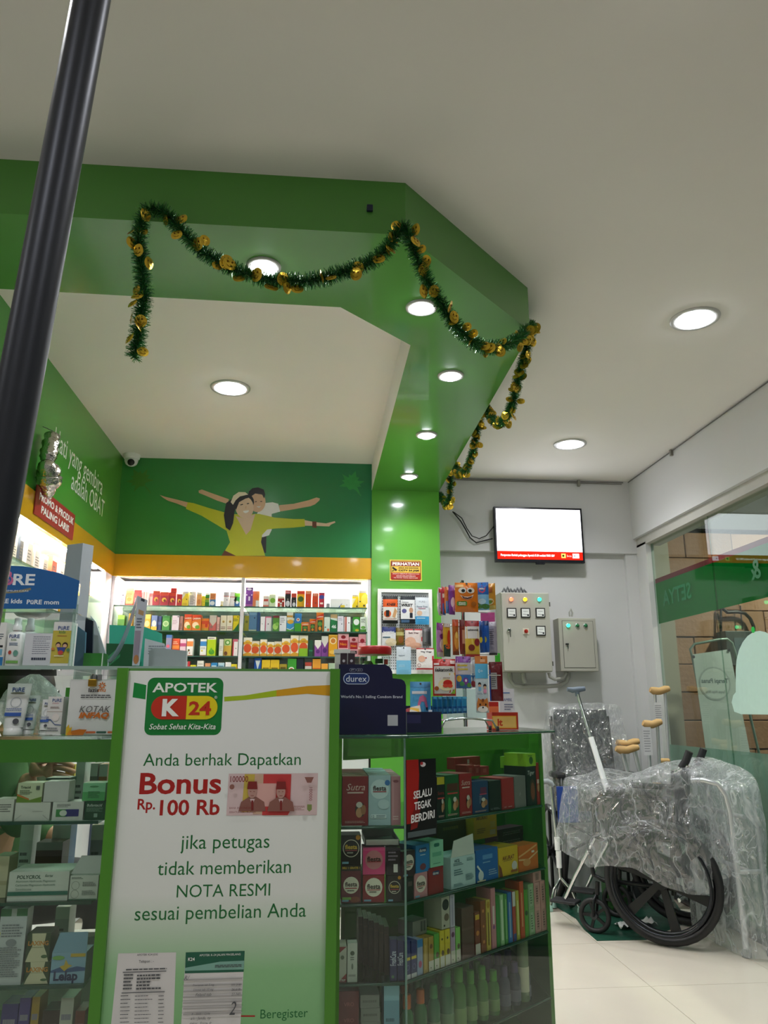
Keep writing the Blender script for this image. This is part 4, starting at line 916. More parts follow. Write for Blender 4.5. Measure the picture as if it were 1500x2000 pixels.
# ================================================================ goods in the corner case
def front(u0, u1, vt, z0, Y):
    a = ay(u0, vt, Y); b = ay(u1, vt, Y)
    return a.x, b.x-a.x, a.z-z0
def fbox(u0, u1, vt, z0, base, ops, label, Y=2.018, d=0.06, cat='box', group=None, name='product_box', top=None, zt=None):
    x, w, h = front(u0, u1, vt, z0, Y)
    if zt: h = zt-z0
    return carton(w-0.0012, h, d, base, ops, (x, Y, z0), label, cat, group, top=top, name=name)
CP = inset(0, 0.014)
def sbox(u0, u1, vt, z0, base, ops, label, off=0.014, d=0.08, cat='box', group=None, name='product_box', top=None, zt=None):
    q = inset(0, off)
    a = apl(u0, vt, q, CN); b = apl(u1, vt, q, CN)
    t0 = (a-CA).dot(CD); t1 = (b-CA).dot(CD)
    h = (zt or (a.z+b.z)/2)-z0; loc = inset(t0, off)
    return carton(t1-t0-0.0012, h, d, base, ops, (loc.x, loc.y, z0), label, cat, group, rz=CRZ, top=top, name=name)
def zs(u, v, off=0.014): return apl(u, v, inset(0, off), CN).z
def fiesta(c, fg='#e9e2d2', ink='#3a2a24'):
    return [('e', .5, .55, .40, 0, fg), ('t', 'fiesta', .5, .58, ink, (('w', .62), ('bold', .03))), ('r', .2, .44, .8, .47, '#a8323a'), ('l', .3, .34, .7, .42, 1, ink), ('r', .05, .04, .38, .11, '#7fb0cc')]
def fring(): return [('o', .5, .55, .42, .035, '#ded6c4'), ('t', 'fiesta', .5, .6, '#d9b23a', (('w', .62), ('bold', .03))), ('r', .2, .46, .8, .49, '#a8323a'), ('l', .3, .36, .7, .44, 1, '#cfc8b8'), ('e', .85, .92, .12, 0, '#c98a1e'), ('r', .05, .03, .38, .1, '#7fb0cc')]
def couple(t, y=.78, w=.72):
    return [('t', t, .5, y, '#e6c8c0', (('w', w), ('shear', .3))), ('r', .2, y-.13, .82, y-.10, '#e0c4bc'), ('e', .70, .32, .20, .15, '#2a1c1a'), ('e', .66, .26, .13, .10, '#c9966e'), ('e', .82, .32, .10, .10, '#a8744e'), ('e', .66, .42, .12, .06, '#d8d2ca'), ('l', .12, .05, .9, .10, 2, '#d8a8a0')]
z1, z2_, z3, z4 = SH_R
G1 = 'boxes on the top shelf of the corner case'; G2 = 'boxes on the second shelf of the corner case'; G3 = 'boxes on the third shelf of the corner case'
X = [fbox(669, 720, 1517, z1, '#8f1f26', [('t', 'Sutra', .52, .78, '#e6c8c0', (('w', .72), ('shear', .3)))] + couple('Sutra')[1:], 'dark red carton with a couple in an oval, leftmost in the corner case', group=G1),
     fbox(720, 764, 1515, z1, '#a9c3cb', [('e', .5, .72, .42, 0, '#c8dbe0'), ('t', 'fiesta', .5, .74, '#3a2a24', (('w', .6), ('bold', .03))), ('r', .2, .66, .8, .68, '#a8323a'), ('e', .85, .85, .12, 0, '#2f6fb0'), ('e', .68, .42, .26, .1, '#bcd2d8'), ('rr', .1, .14, .8, .22, .05, '#d2e2e6'), ('t', '12', .2, .18, '#2a4a60', (('h', .05),)), ('l', .35, .15, .78, .21, 2, '#5a7a88')], 'pale blue carton beside the dark red couple carton', group=G1),
     fbox(764, 783, 1517, z1, '#b98088', [('r', .1, .1, .3, .9, '#c8949a'), ('e', .5, .9, .3, .03, '#8a4a54'), ('l', .2, .1, .8, .2, 2, '#e0c0c0')], 'dusty pink narrow carton next to the glass joint', group=G1)]
for i, o in enumerate(X):     # the rows standing behind the front cartons
    for j in (1, 2, 3):
        c = o.copy(); COL.objects.link(c); c.location = o.location + Vector((0, 0.064*j, 0))
        tag(c, '%s carton, %s in the row behind the front one, top shelf' % (('dark red couple', 'pale blue', 'dusty pink')[i], ORD[j]), 'box', G1)
sbox(853, 868, 1518, z1, '#1c1a1c', [tb('#c9b82a', .82), ('t', 'Sutra', .5, .62, '#b02a30', (('w', .8),)), ('r', .05, .48, .95, .51, '#d8504a')] + couple('x')[2:], 'black carton with yellow top label in the corner case', group=G1)
sbox(869, 896, 1514, z1, '#1f5a2c', [('r', .12, .62, .92, .8, '#5a2a20'), ('r', .15, .55, .9, .585, '#c84a44'), ('e', .28, .28, .12, .2, '#3f9a4a')] + couple('x')[2:], 'green carton with a couple print on the slanted shelf', group=G1)
sbox(897, 921, 1511, z1, '#a01f28', couple('Sutra'), 'bright red carton with a couple on the slanted shelf', group=G1)
sbox(922, 953, 1526, z1, '#23406e', [('r', .5, .6, .9, .8, '#6a2a50'), ('r', .45, .57, .9, .6, '#c8486a'), ('l', .42, .3, .6, .55, 6, '#8aa0c0')] + couple('x')[2:], 'navy carton with a couple print on the slanted shelf', group=G1)
sbox(954, 978, 1525, z1, '#15161a', [('t', '1x2', .2, .08, '#9a9aa0', (('h', .06),)), ('l', .35, .05, .9, .12, 2, '#8a8a90')], 'plain black carton between navy and red ones', group=G1)
sbox(979, 1003, 1520, z1, '#a8202c', [('t', '1x24', .25, .08, '#e0b0b0', (('h', .05),)), ('l', .5, .06, .92, .1, 1, '#e0b0b0')], 'plain red carton between black and grey ones', group=G1)
sbox(1004, 1026, 1516, z1, '#7f7d7c', [('p', [(.45, .35), (.55, .45), (.5, .5), (.4, .4)], '#989694')], 'plain grey carton with folded end flaps', group=G1)
o = sbox(1027, 1046, 1497, z1, '#1a1d20', [('t', 'Tiger', .5, .82, '#d8dad8', (('w', .7), ('shear', .2))), ('e', .6, .38, .28, .3, '#4a2a24'), ('e', .6, .36, .2, .22, '#8a4a34')], 'tall black carton with a portrait at the end of the slanted shelf', group=G1)
sbox(1027, 1046, 1472, zs(1036, 1497), '#9ccb2e', [('e', .5, .45, .2, .3, '#3a6a2a'), ('l', .2, .75, .8, .9, 1, '#4a7a2a')], 'lime green carton on top of the tall black one', group=G1)
sbox(1046.5, 1052, 1490, z1, '#a8242c', [('r', .1, .5, .9, .6, '#e8c8c0'), ('e', .5, .4, .4, .1, '#c9966e')], 'thin red carton at the far end of the slanted shelf', group=G1, d=.03)
for i in range(3):
    sbox(1006-9*i+4, 1014-9*i+4, 1476+i, z1+.10, '#8fbe34', [bb('#2f3a34', .5)], 'small lime and black carton, %s from the tall black carton' % ORD[i], off=0.10, d=.03, group=G1)
sbox(888, 938, 1479, zs(900, 1503, .13), '#9c2a2a', [('r', .48, .3, .56, .8, '#c8b8b0'), ln('#c86a60', .2, .5, 2)], 'wide red carton at the back of the top slanted shelf', off=0.13, d=.03, group=G1)
for i, (a, b) in enumerate(((911, 926), (926, 938), (938, 955))):
    sbox(a, b, 1495+i, zs(930, 1516, .05), '#a82c2c', [('r', .3, .3, .7, .75, '#c0544a')], 'small red cube carton, %s of three on the slanted top shelf' % ORD[i], off=0.05, d=.04, group=G1)
# second shelf, front part
fbox(667, 706, 1702, z2_, '#6a1f2c', fiesta('x') + [('e', .7, .1, .25, .1, '#8a4a34'), ('r', .05, .1, .5, .18, '#7ab04a')], 'brown and red carton with cream circle, bottom left of second shelf', group=G2)
fbox(667, 706, 1690, ay(686, 1702, 2.018).z+.0005, '#1f1c1c', [('t', 'BELI 1 GRATIS 1', .5, .5, '#d8b23a', (('w', .9), ('bold', .04)))], 'flat black strip carton with yellow lettering under the coffee carton', group=G2)
fbox(667, 706, 1632, ay(686, 1690, 2.018).z+.001, '#1c1817', fring(), 'black coffee carton with white cup ring, upper left of second shelf', group=G2)
fbox(709, 752, 1710, z2_, '#8f1f26', fiesta('x'), 'red carton with cream circle under the pink one', group=G2)
fbox(709, 753, 1657, ay(730, 1709, 2.018).z+.0005, '#d8437e', [('e', .5, .55, .40, 0, '#c07a80'), ('t', 'fiesta', .5, .58, '#3a2a24', (('w', .62), ('bold', .03))), ('r', .2, .46, .8, .49, '#a8323a')], 'hot pink carton with a rose circle', group=G2)
fbox(757, 785, 1711, z2_, '#181516', fring(), 'black carton with white cup ring beside the red one', group=G2)
fbox(755, 783, 1657, ay(770, 1710, 2.018).z+.0005, '#241a22', [ln('#8a7a88', .5, .9, 3), ('r', .5, .1, .8, .4, '#d8d4d0')], 'dark purple carton left of the glass joint', group=G2)
# second shelf, slanted part: two layers
sbox(794, 808, 1713, z2_, '#1c1718', [('r', .2, .6, .8, .8, '#5a4a4a')], 'narrow black carton behind the glass joint', group=G2, d=.02)
sbox(809, 835, 1705, z2_, '#c88a92', fiesta('x', '#e6d8ce'), 'pale pink carton with cream circle on the slanted shelf', group=G2)
sbox(836, 866, 1694, z2_, '#8c1c26', [('rr', .28, .7, .75, .86, .08, '#2a3a6c'), ('t', 'durex', .5, .78, '#e6e6ea', (('w', .38), ('bold', .02)))], 'dark red carton with a small blue badge', group=G2)
sbox(786, 811, 1662, zs(797, 1713), '#3a1f2a', fiesta('x', '#e2d8cc'), 'dark carton with cream circle at the glass joint, upper layer', group=G2, d=.02)
sbox(812, 839, 1650, zs(825, 1704), '#2478b8', [('rr', .22, .72, .8, .88, .08, '#1c3a6c'), ('t', 'durex', .5, .8, '#e6e6ea', (('w', .48), ('bold', .02))), ('e', .5, .2, .22, .12, '#7a3a4a'), ('l', .3, .6, .7, .66, 1, '#d0e0ee')], 'blue carton with an oval badge above the pale pink one', group=G2)
sbox(840, 866, 1642, zs(853, 1693), '#8fcfae', [('rr', .28, .76, .7, .9, .08, '#1f6a5a'), ('r', .15, .4, .85, .56, '#6ab094'), ('l', .2, .1, .8, .16, 1, '#4a8a74')], 'mint green carton above the dark red badge carton', group=G2)
hc = sbox(880, 928, 1672, z2_, '#bcd6da', [('t', 'HCG', .25, .88, '#1f3a48', (('h', .1), ('bold', .03))), ('l', .1, .72, .55, .82, 2, '#3a5a68'), ('l', .65, .8, .95, .92, 3, '#6a8a94'), ('l', .12, .4, .5, .62, 3, '#4a6a78'), ('l', .1, .06, .5, .16, 3, '#6a8a94'), ('l', .58, .18, .92, .4, 5, '#4a6a78')], 'pale blue pregnancy test carton with its white flap raised', group=G2)
w = max(v.co.x for v in hc.data.vertices); h = max(v.co.z for v in hc.data.vertices)
MB().prism([(0.002, h), (w*.98, h), (w*.94, h+.050), (w*.14, h+.040)], -0.0012, 0.0, K('#d3d8d2')).build('flap', hc)
for c in hc.children: c.rotation_euler = (PI/2, 0, 0)
sbox(929, 972, 1658, z2_, '#1f63b0', [('r', .3, .68, .75, .82, '#5a94d0'), ('l', .3, .55, .75, .62, 1, '#8ab4e0'), ('e', .2, .2, .12, .16, '#d3dde0'), ('p', [(.02, .5), (.2, .3), (.24, .34), (.06, .55)], '#e0e6e8'), ('l', .55, .15, .95, .35, 3, '#9abde0'), ('r', .02, .02, .4, .06, '#d8c8a8')], 'blue carton with a white cup picture on the slanted shelf', group=G2)
AK = [('t', 'AKURAT', .5, .62, '#7a2a1c', (('w', .62), ('bold', .025)))]
sbox(973, 1011, 1654, z2_, '#d8b41f', AK + [('l', .25, .5, .8, .54, 1, '#7a5a1c'), ('e', .8, .3, .14, .16, '#d6d2cc'), ('p', [(0, 0), (.18, 0), (.12, .3), (0, .45)], '#7a3a24'), ('r', .6, .08, .95, .16, '#9a5a24')], 'yellow carton with dark red lettering, lower one on slanted shelf', group=G2)
sbox(1012, 1050, 1650, z2_, '#cf6a1e', [('p', [(0, .55), (.3, .65), (.95, .9), (.95, .97), (.3, .72), (0, .62)], '#e9b070'), ('p', [(0, .5), (.5, .45), (1, .7), (1, .64), (.5, .38), (0, .44)], '#eac08a'), ('e', .4, .32, .2, .14, '#d99a5a'), ('r', .66, .66, .8, .74, '#efe6da')], 'orange carton with pale swirls at the end of second shelf', group=G2, d=.05)
sbox(925, 970, 1592, zs(948, 1652), '#d3ae22', [('t', 'AKURAT', .35, .78, '#6a3a1c', (('w', .5), ('bold', .025))), ('r', .68, .1, .93, .28, '#cfc4a0'), ('r', .7, .35, .93, .6, '#c8b050'), ('l', .12, .2, .5, .4, 3, '#8a6a1c')], 'yellow carton with dark lettering standing above the blue one', off=0.09, d=.05, group=G2, zt=z1-.012)
for i in range(2):
    sbox(972, 1022, 1617+i*17, zs(1010, 1634+i*17, .17), '#6a1a48', [('l', .2, .3, .9, .7, 2, '#c88aa8')], '%s long plum carton at the back of the second shelf' % ('upper', 'lower')[i], off=0.17, d=.05, group=G2)
sbox(852, 914, 1604, zs(890, 1668, .12), '#5a4a14', [('l', .2, .7, .7, .9, 1, '#8a7a2a')], 'olive brown carton in the shade behind the poster', off=0.12, d=.03, group=G2)
# open white tray on the dark cartons
a = ay(712, 1645, 2.05)
tr = MB(); tw, td, th = 0.085, 0.14, 0.015; mW = K('#cfccc6')
tr.box(0, tw, 0, .002, 0, th, mW).box(0, tw, td-.002, td, 0, th*2, mW).box(0, .002, 0, td, 0, th, mW).box(tw-.002, tw, 0, td, 0, th, mW).box(0, tw, 0, td, 0, .002, mW)
tag(tr.build('open_tray', None, (a.x, 2.03, ay(730, 1656, 2.018).z+.002)), 'open white cardboard tray resting on the pink carton', 'tray')
# third shelf, front part
fbox(661, 678, 1850, z3, '#c9c8bc', [('p', [(0, 1), (1, 1), (0, .8)], '#8f1f26'), ('p', [(0, 0), (1, .25), (1, 0)], '#8f1f26'), ('t', 'STRIP', .5, .06, '#e8dcd8', (('w', .8), ('bold', .03))), ('e', .5, .7, .22, .06, '#5a6a54')], 'white and red carton at the left end of the third shelf', group=G3)
fbox(679, 699, 1843, z3, '#cdd0c8', [('e', .5, .74, .22, .06, '#4a5a48'), ('l', .3, .55, .7, .66, 2, '#6a7068'), ('e', .5, .4, .1, .08, '#7a847a'), ('l', .1, .14, .9, .2, 2, '#6a7068')], 'narrow white carton with a leaf emblem on the third shelf', group=G3, d=.03)
for i in range(6):
    fbox(700+i*10.2, 709.5+i*10.2, 1800+i*8, z3, '#3a2c1c', [mid('#4a3a26', .82, .85)], 'dark brown carton, %s in the brown row on the third shelf' % ORD[i], Y=2.16-i*.02, d=.09, group=G3, zt=z3+.105)
fc = [('t', 'FreshCare', .5, .5, '#c8cce0', (('w', .75), ('rot', PI/2)))]
def fcare(): return [('t', 'FreshCare', .45, .54, '#ccd2e4', (('h', .16), ('w', 1.9), ('rot', PI/2), ('bold', .01)))]
fbox(762, 776, 1836, z3, '#1f2458', fcare() + [('e', .4, .1, .2, 0, '#4a7a54')], 'navy carton with upright white lettering, left of a twin', group=G3, d=.03)
fbox(776.5, 789, 1838, z3, '#1f2458', fcare(), 'navy carton with upright white lettering at the glass joint', group=G3, d=.03)
T3 = [(791, 802, 1838, '#2a3170', 'navy carton with a yellow tag, first right of the joint', [('r', .05, .48, .95, .56, '#d8c02a'), bb('#cfcfd6', .12), ('o', .5, .3, .3, .06, '#6a74a8')]), (803, 814, 1837, '#2a3170', 'navy carton with a yellow tag, second right of the joint', [('r', .05, .5, .95, .58, '#d8c02a'), bb('#cfcfd6', .12), ('o', .5, .3, .3, .06, '#6a74a8')]),
      (815, 826, 1835, '#9aa8c8', 'pale blue and sky carton on the third shelf', [tb('#2f7ab8', .78), ('e', .5, .3, .3, .1, '#b84a78')]), (827, 836, 1833, '#b0903c', 'tan carton with upright lettering', [('r', .3, .1, .6, .8, '#c8aa5a')]), (837, 847, 1830, '#b0903c', 'tan and white carton with a brown spot', [cir('#7a5020', .5, .72, .3), bb('#d6d2c4', .3), dot('#2a2420', .4, .1)]),
      (848, 858, 1824, '#58a838', 'green and white carton on the third shelf', [('e', .6, .4, .3, .08, '#6a5030'), bb('#d6d2c4', .3), dot('#2a2420', .4, .1)]), (859, 868, 1818, '#d9c52a', 'yellow and white carton, left of its twin', [dot('#3a3420', .5, .76, .16), ('e', .6, .38, .3, .08, '#6a5030'), bb('#d6d2c4', .3)]), (869, 879, 1815, '#d9c52a', 'yellow and white carton, right of its twin', [dot('#3a3420', .5, .76, .16), ('e', .6, .38, .3, .08, '#6a5030'), bb('#d6d2c4', .3)]),
      (880, 889, 1812, '#b8a0b8', 'lilac and white carton with a plum seal', [cir('#6a2a5a', .5, .8, .36), bb('#d6d2c4', .35), dot('#2a2420', .4, .1)]), (890, 899, 1812, '#86c860', 'light green and white carton on the third shelf', [('e', .6, .45, .3, .08, '#5a5030'), bb('#d6d2c4', .35), dot('#2a2420', .4, .1)]),
      (901, 925, 1772, '#5a3a34', 'plain brown carton block', [mid('#6a4840', .55, .6)]), (927, 937, 1782, '#7a3018', 'dark red and amber carton', [('r', .1, .82, .9, .94, '#dcb02a'), cir('#c87a2a', .5, .5, .3), bb('#cfc8bc', .25)]), (938, 948, 1760, '#8a4a24', 'rust brown carton with orange dots', [dot('#d88a4a', .5, .8, .2), dot('#d88a4a', .5, .5, .16), dot('#d88a4a', .5, .2, .2)]),
      (949, 957, 1758, '#d3b850', 'narrow yellow carton beside the pink one', [('e', .5, .9, .35, .07, '#b08a20'), ('r', .3, .1, .6, .75, '#7a6020')]), (958, 967, 1735, '#c8848e', 'tall pink carton on the third shelf', [('r', .3, .4, .7, .7, '#e8d8d4'), dot('#8a4a8a', .5, .35, .25)]),
      (968, 975, 1750, '#2f8a34', 'dark green narrow carton', []), (976, 983, 1748, '#9ac890', 'pale green narrow carton with upright text', [('r', .25, .1, .7, .9, '#d3e6cc')]), (984, 990, 1747, '#4a9a44', 'mid green narrow carton', [('r', .3, .1, .7, .9, '#8ac07a')]), (991, 999, 1743, '#2f6fb8', 'blue narrow carton on the third shelf', [('r', .3, .1, .6, .8, '#9ab8da')]),
      (1000, 1006, 1742, '#b83a34', 'red and white narrow carton', [tb('#dcd8d4', .7), bb('#3a3a88', .15)]), (1007, 1013, 1740, '#b8b43a', 'olive yellow narrow carton', [('r', .3, .1, .7, .8, '#dcd890')]), (1014, 1022, 1722, '#c84a1e', 'tall orange-red carton on the third shelf', [('r', .3, .2, .6, .8, '#e8a06a')]), (1023, 1030, 1738, '#58a02e', 'bright green narrow carton', [cir('#2a4a20', .5, .5, .4)])]
for u0, u1, vt, c, lb, ops in T3: sbox(u0, u1, vt, z3, c, ops, lb, group=G3, d=.05)
rose = [('r', .25, .12, .75, .88, '#b88a86'), ('l', .32, .2, .68, .8, 6, '#5a2a30')]
paleg = [('r', .25, .12, .75, .88, '#a8bfa0'), ('l', .32, .2, .68, .8, 6, '#3a5a34')]
for i, (u0, u1) in enumerate(((1033, 1044), (1045, 1056), (1057, 1067))):
    c, ops, nm = (('#8fb384', paleg, 'pale green'), ('#d39a96', rose, 'rose'), ('#d39a96', rose, 'rose'))[i]
    zz = z3
    for lv, nmv in enumerate(('bottom', 'upper')):
        sbox(u0, u1, 1778, zz, c, ops, '%s square carton, %s of its stack, column %s from the shelf end' % (nm, nmv, ('third', 'second', 'first')[i]), group=G3, d=.06, zt=zz+.066); zz += .0665
sbox(1041, 1057, 1710, z3+.1335, '#d39a96', rose, 'rose square carton on top of the stacked rose cartons', group=G3, d=.06, zt=z3+.1335+.028)
sbox(879, 888, 1748, zs(884, 1812)+.001, '#c3bccf', [('r', .3, .05, .65, .95, '#a8a0b8')], 'tall lilac carton standing above the plum seal carton', group=G3, d=.06, zt=zs(884, 1748))
sbox(862, 878, 1752, zs(870, 1815)+.001, '#b8b4a4', [cir('#1f1c1c', .5, .75, .42), ('e', .6, .35, .3, .12, '#6a5a48'), dot('#2a2420', .3, .1)], 'grey carton with a black flower above the yellow twins', group=G3, d=.06, zt=zs(870, 1752))
sbox(806, 834, 1800, zs(820, 1836)+.001, '#8a8880', [('r', .55, .2, .7, .9, '#4a4844'), ('r', .75, .2, .9, .9, '#4a4844')], 'grey carton lying across the navy and blue cartons', off=.04, group=G3, d=.05, zt=zs(820, 1806))
# fourth shelf: bottles
BG = 'bottles on the lowest visible shelf of the corner case'
def bottle(name, r, h, body, cap, label_c, loc, label, neck=.45, capr=.62):
    t = thing(name, loc, label, 'bottle', BG)
    bm = M(body, 0.15, var=0.05)
    MB().lathe([(r*.9, 0), (r, .004), (r, h*.62), (r*.85, h*.70), (r*neck, h*.78), (r*neck, h*.84)], bm, 14).build('body', t)
    MB().lathe([(r*capr, h*.76), (r*capr, h*.985), (r*capr*.85, h)], M(cap, 0.35), 14).build('cap', t)
    MB().lathe([(r*1.015, h*.10), (r*1.015, h*.36)], M(label_c, 0.5), 14).build('paper_label', t)
    return t
def slot(t, d): q = inset(t, d); return (q.x, q.y, z4+.0006)
kinds = [('#2f6a3a', '#c8641e', '#8a9a6a', 'orange-capped green'), ('#2a6a44', '#3a8a4a', '#6a8a64', 'green-capped green'), ('#33705a', '#4fa08e', '#6a9084', 'teal-capped'), ('#4a4a5c', '#5a4a72', '#6a667a', 'purple-capped'), ('#3f7a2c', '#4f9a2c', '#7a9a5a', 'bright-green-capped')]
seen = {}
for r_ in range(4):
    for c_ in range(11):
        t = 0.05 + c_*0.049 + (0.012 if r_ % 2 else 0); d = 0.045 + r_*0.065
        kd = 0 if (c_ < 2 and r_ < 2) else (1 if c_ < 5 else ((4 if r_ < 2 else 2) if c_ < 8 else 3))
        if r_ == 0 and c_ in (4, 5): kd = 4
        b, cp_, lc, nm = kinds[kd]
        hh = (0.125, 0.118, 0.112, 0.106)[r_ % 4] + (0.02 if c_ in (3, 4) else 0)-0.02*(c_ > 6)
        bottle('bottle', 0.0165 if hh < .13 else 0.0195, hh + .012*r_, b, cp_, lc, slot(t, d), '%s bottle, place %s along row %s from the slanted glass, bottom shelf' % (nm, ORD[c_], ORD[r_]))
bottle('bottle', 0.017, 0.24, '#7a8a6a', '#c8641e', '#d8d2b8', slot(CLEN-0.085, 0.045), 'tall thin bottle with orange cap at the far end of the bottom shelf')
bottle('bottle', 0.030, 0.158, '#4a8a80', '#3a8a4a', '#d8dcd8', slot(0.30, 0.285), 'large teal bottle with white paper band at the back')
Gb = 'grey cartons on the bottom shelf of the corner case'
fbox(662, 702, 1966, z4, '#6a2024', [('t', 'VRO', .5, .82, '#a8605a', (('w', .5),)), ('t', 'VRO', .5, .6, '#a8605a', (('w', .5),))], 'dark red carton on the bottom shelf of the corner case', d=.08, zt=z4+.15)
for i in range(4): fbox(704+i*1.0, 742+i, 1940+i*15, z4+.03+.028*(3-i), '#7a7f78', [ln('#5a5f58', .3, .7, 1)], 'grey flat carton, %s from the top of its stack, bottom shelf' % ORD[i], d=.09, zt=z4+.0575+.028*(3-i), group=Gb)
fbox(704, 742, 1990, z4, '#7a7f78', [], 'thick grey carton under the stack of flat ones, bottom shelf', d=.09, zt=z4+.0295, group=Gb)
fbox(750, 781, 1950, z4, '#6a9aae', [tb('#8ab8c8', .8), ln('#3a6a7c', .3, .6, 3)], 'sky blue carton by the glass joint on the bottom shelf', d=.07, zt=z4+.16)
# black poster on the slanted glass
q = inset(0, -0.006); A1 = apl(791, 1485, q, CN); B1 = apl(852, 1480, q, CN); C1 = apl(855, 1632, q, CN)
t0, t1 = (A1-CA).dot(CD)+.006, (B1-CA).dot(CD); lo, hi = C1.z, A1.z
po = thing('glass_poster', (inset(t0, -.0045).x, inset(t0, -.0045).y, lo), 'black and red poster with white brush lettering taped on the slanted glass', 'poster', rz=CRZ)
pw, ph = t1-t0, hi-lo
MB().box(0, pw, 0, .0015, 0, ph, K('#0d0b0d')).build('sheet', po)
mb = MB(); p = PR(mb, FR((0, 0, 0), (1, 0, 0), (0, 0, 1)), pw, ph)
p.poly([(0, .2), (.22, .2), (.38, .5), (.42, .8), (.4, 1), (0, 1)], K('#a01712')); p.poly([(.12, .12), (.34, .14), (.46, .4), (.3, .42), (.16, .3)], K('#7a120f'))
p.ell(.55, .93, .09, .03, K('#d8d2d2')); p.ell(.5, .945, .05, .02, K('#a8242a')); p.rect(.02, .03, .95, .1, K('#4f5a5c'))
mb.build('picture', po)
for t, y in (('SELALU', .56), ('TEGAK', .42), ('BERDIRI', .27)):
    mb = MB(); p = PR(mb, FR((0, -.0014, 0), (1, 0, 0), (0, 0, 1)), pw, ph); p.text(t, .52, y, K('#e8e8e6'), w={'SELALU': .62, 'TEGAK': .56, 'BERDIRI': .8}[t], h=.10, bold=.025, shear=.1, rot=.06); mb.build('lettering', po)

# ================================================================ goods in the left case
GL1 = 'boxes in the left display counter'
l1, l2, l3, l4 = SH_L
def zf(v, Y=2.018, u=100): return ay(u, v, Y).z
fbox(-12, 29, 1562, l1, '#d6d4cc', [('l', .3, .4, .9, .8, 4, '#5a5a58')], 'white printed carton cut by the left picture edge, top shelf', group=GL1)
fbox(31, 100, 1568, l1, '#d3d1cb', [('p', [(0, 0), (.2, .3), (.18, .32), (0, .04)], '#b0aea8'), ('p', [(1, 0), (.8, .3), (.82, .32), (1, .04)], '#b0aea8'), ('r', .5, .5, .8, .52, '#8a8a86')], 'blank white carton with creased end, top shelf of left case', group=GL1)
fbox(36, 85, 1530, zf(1568)+.0005, '#c8cfae', [('p', [(0, 0), (1, 0), (1, .3), (.5, .12), (0, .35)], '#6a8a2a'), ('p', [(0, .35), (.5, .12), (.5, .2), (0, .45)], '#c8783a'), ('t', 'Triacid', .32, .78, '#3a4a34', (('w', .4), ('bold', .02))), ('l', .1, .4, .6, .65, 3, '#5a6a4a'), ('r', .75, .65, .9, .85, '#5a6458')], 'green and white stomach tablet carton on the blank carton', group=GL1)
fbox(104, 165, 1567, l1, '#d6d5d2', [('l', .14, .7, .6, .9, 3, '#4a4a4a'), ('r', .12, .2, .5, .6, '#3f8a4a'), ('r', .44, .22, .86, .6, '#2a2a78'), ('e', .36, .4, .12, .16, '#cfd6cc')], 'white carton with green and blue picture, top shelf of left case', group=GL1)
fbox(88, 137, 1527, zf(1567)+.0005, '#c9c8c6', [], 'upright blank white carton on the picture carton', group=GL1, d=.05)
fbox(167, 209, 1566, l1, '#14492c', [('t', 'Bufantacid', .45, .8, '#cfdcd2', (('w', .72), ('shear', .15), ('bold', .01))), ('l', .08, .45, .9, .68, 4, '#7aa088'), ('r', .45, .15, .62, .36, '#8aa898')], 'dark green antacid carton beside the green side panel', group=GL1)
fbox(163, 208, 1530, zf(1566)+.0005, '#86c89a', [bb('#4fa862', .5), ('l', .25, .15, .8, .55, 5, '#1f5a34'), ('e', .5, .8, .2, .05, '#4a8a5a')], 'mint green carton with upside-down text on the dark green one', group=GL1)
MB_ = fbox(90, 137, 1520, l1, '#1f5a4a', [], 'dark teal carton standing behind the blank white one', Y=2.12, group=GL1)
fbox(-10, 20, 1673, l2, '#c8bfa0', [('r', 0, .3, 1, .4, '#b0a684')], 'beige carton cut by the left picture edge, second shelf', group=GL1, Y=2.06)
fbox(19, 137, 1704, l2, '#d0d3cc', [('t', 'POLYCROL', .33, .82, '#28503c', (('w', .40), ('bold', .03), ('shear', .1))), ('t', 'forte', .66, .86, '#28503c', (('w', .13), ('shear', .3))), ('t', 'Aluminium Hydroxide Magnesium', .45, .67, '#5a7a68', (('w', .66),)), ('t', 'Carbonate Magnesium Hydroxide', .45, .54, '#5a7a68', (('w', .66),)), ('t', 'Simethicone', .26, .41, '#5a7a68', (('w', .26),)), ('r', 0, .2, 1, .33, '#1f6a58')], 'long white antacid carton with a green stripe', group=GL1, d=.10)
ic = fbox(138, 194, 1711, l2, '#cfd2ca', [('l', .05, .85, .5, .95, 2, '#4a5a4e'), ('o', .2, .6, .14, .01, '#7a8478'), ('o', .2, .25, .14, .01, '#7a8478'), ('l', .45, .55, .95, .75, 4, '#6a746a'), ('l', .45, .2, .95, .4, 4, '#6a746a'), bb('#3a6a50', .06)], 'white carton with instruction drawings, second shelf of left case', group=GL1)
mb = MB().prism([(0, 0), (.074, 0), (.074, .042), (.016, .042)], 0, .001, K('#b6b9b2')); mb.X = Matrix.Identity(4)
fl = mb.build('flap', ic, Vector((ay(138, 1711, 2.03).x, 2.03, zf(1711)+.001))-ic.location); fl.rotation_euler = (PI/2-.5, 0, 0)
fbox(72, 124, 1646, l2, '#4a2e20', [tb('#8a8a84', .8), mid('#5a3a28', .2, .5)], 'brown carton with silvery top at the back of second shelf', Y=2.22, group=GL1)
fbox(3, 56, 1776, l3, '#bfc3c6', [tb('#2f6a40', .9), ('r', .4, .9, .6, 1, '#9aa49c'), ('l', .1, .62, .9, .8, 5, '#7a7e84'), ('e', .5, .55, .2, .05, '#8a8e94'), ('l', .1, .1, .9, .5, 14, '#7a7e84')], 'tall white text-covered carton with green top, third shelf of left case', group=GL1, d=.04)
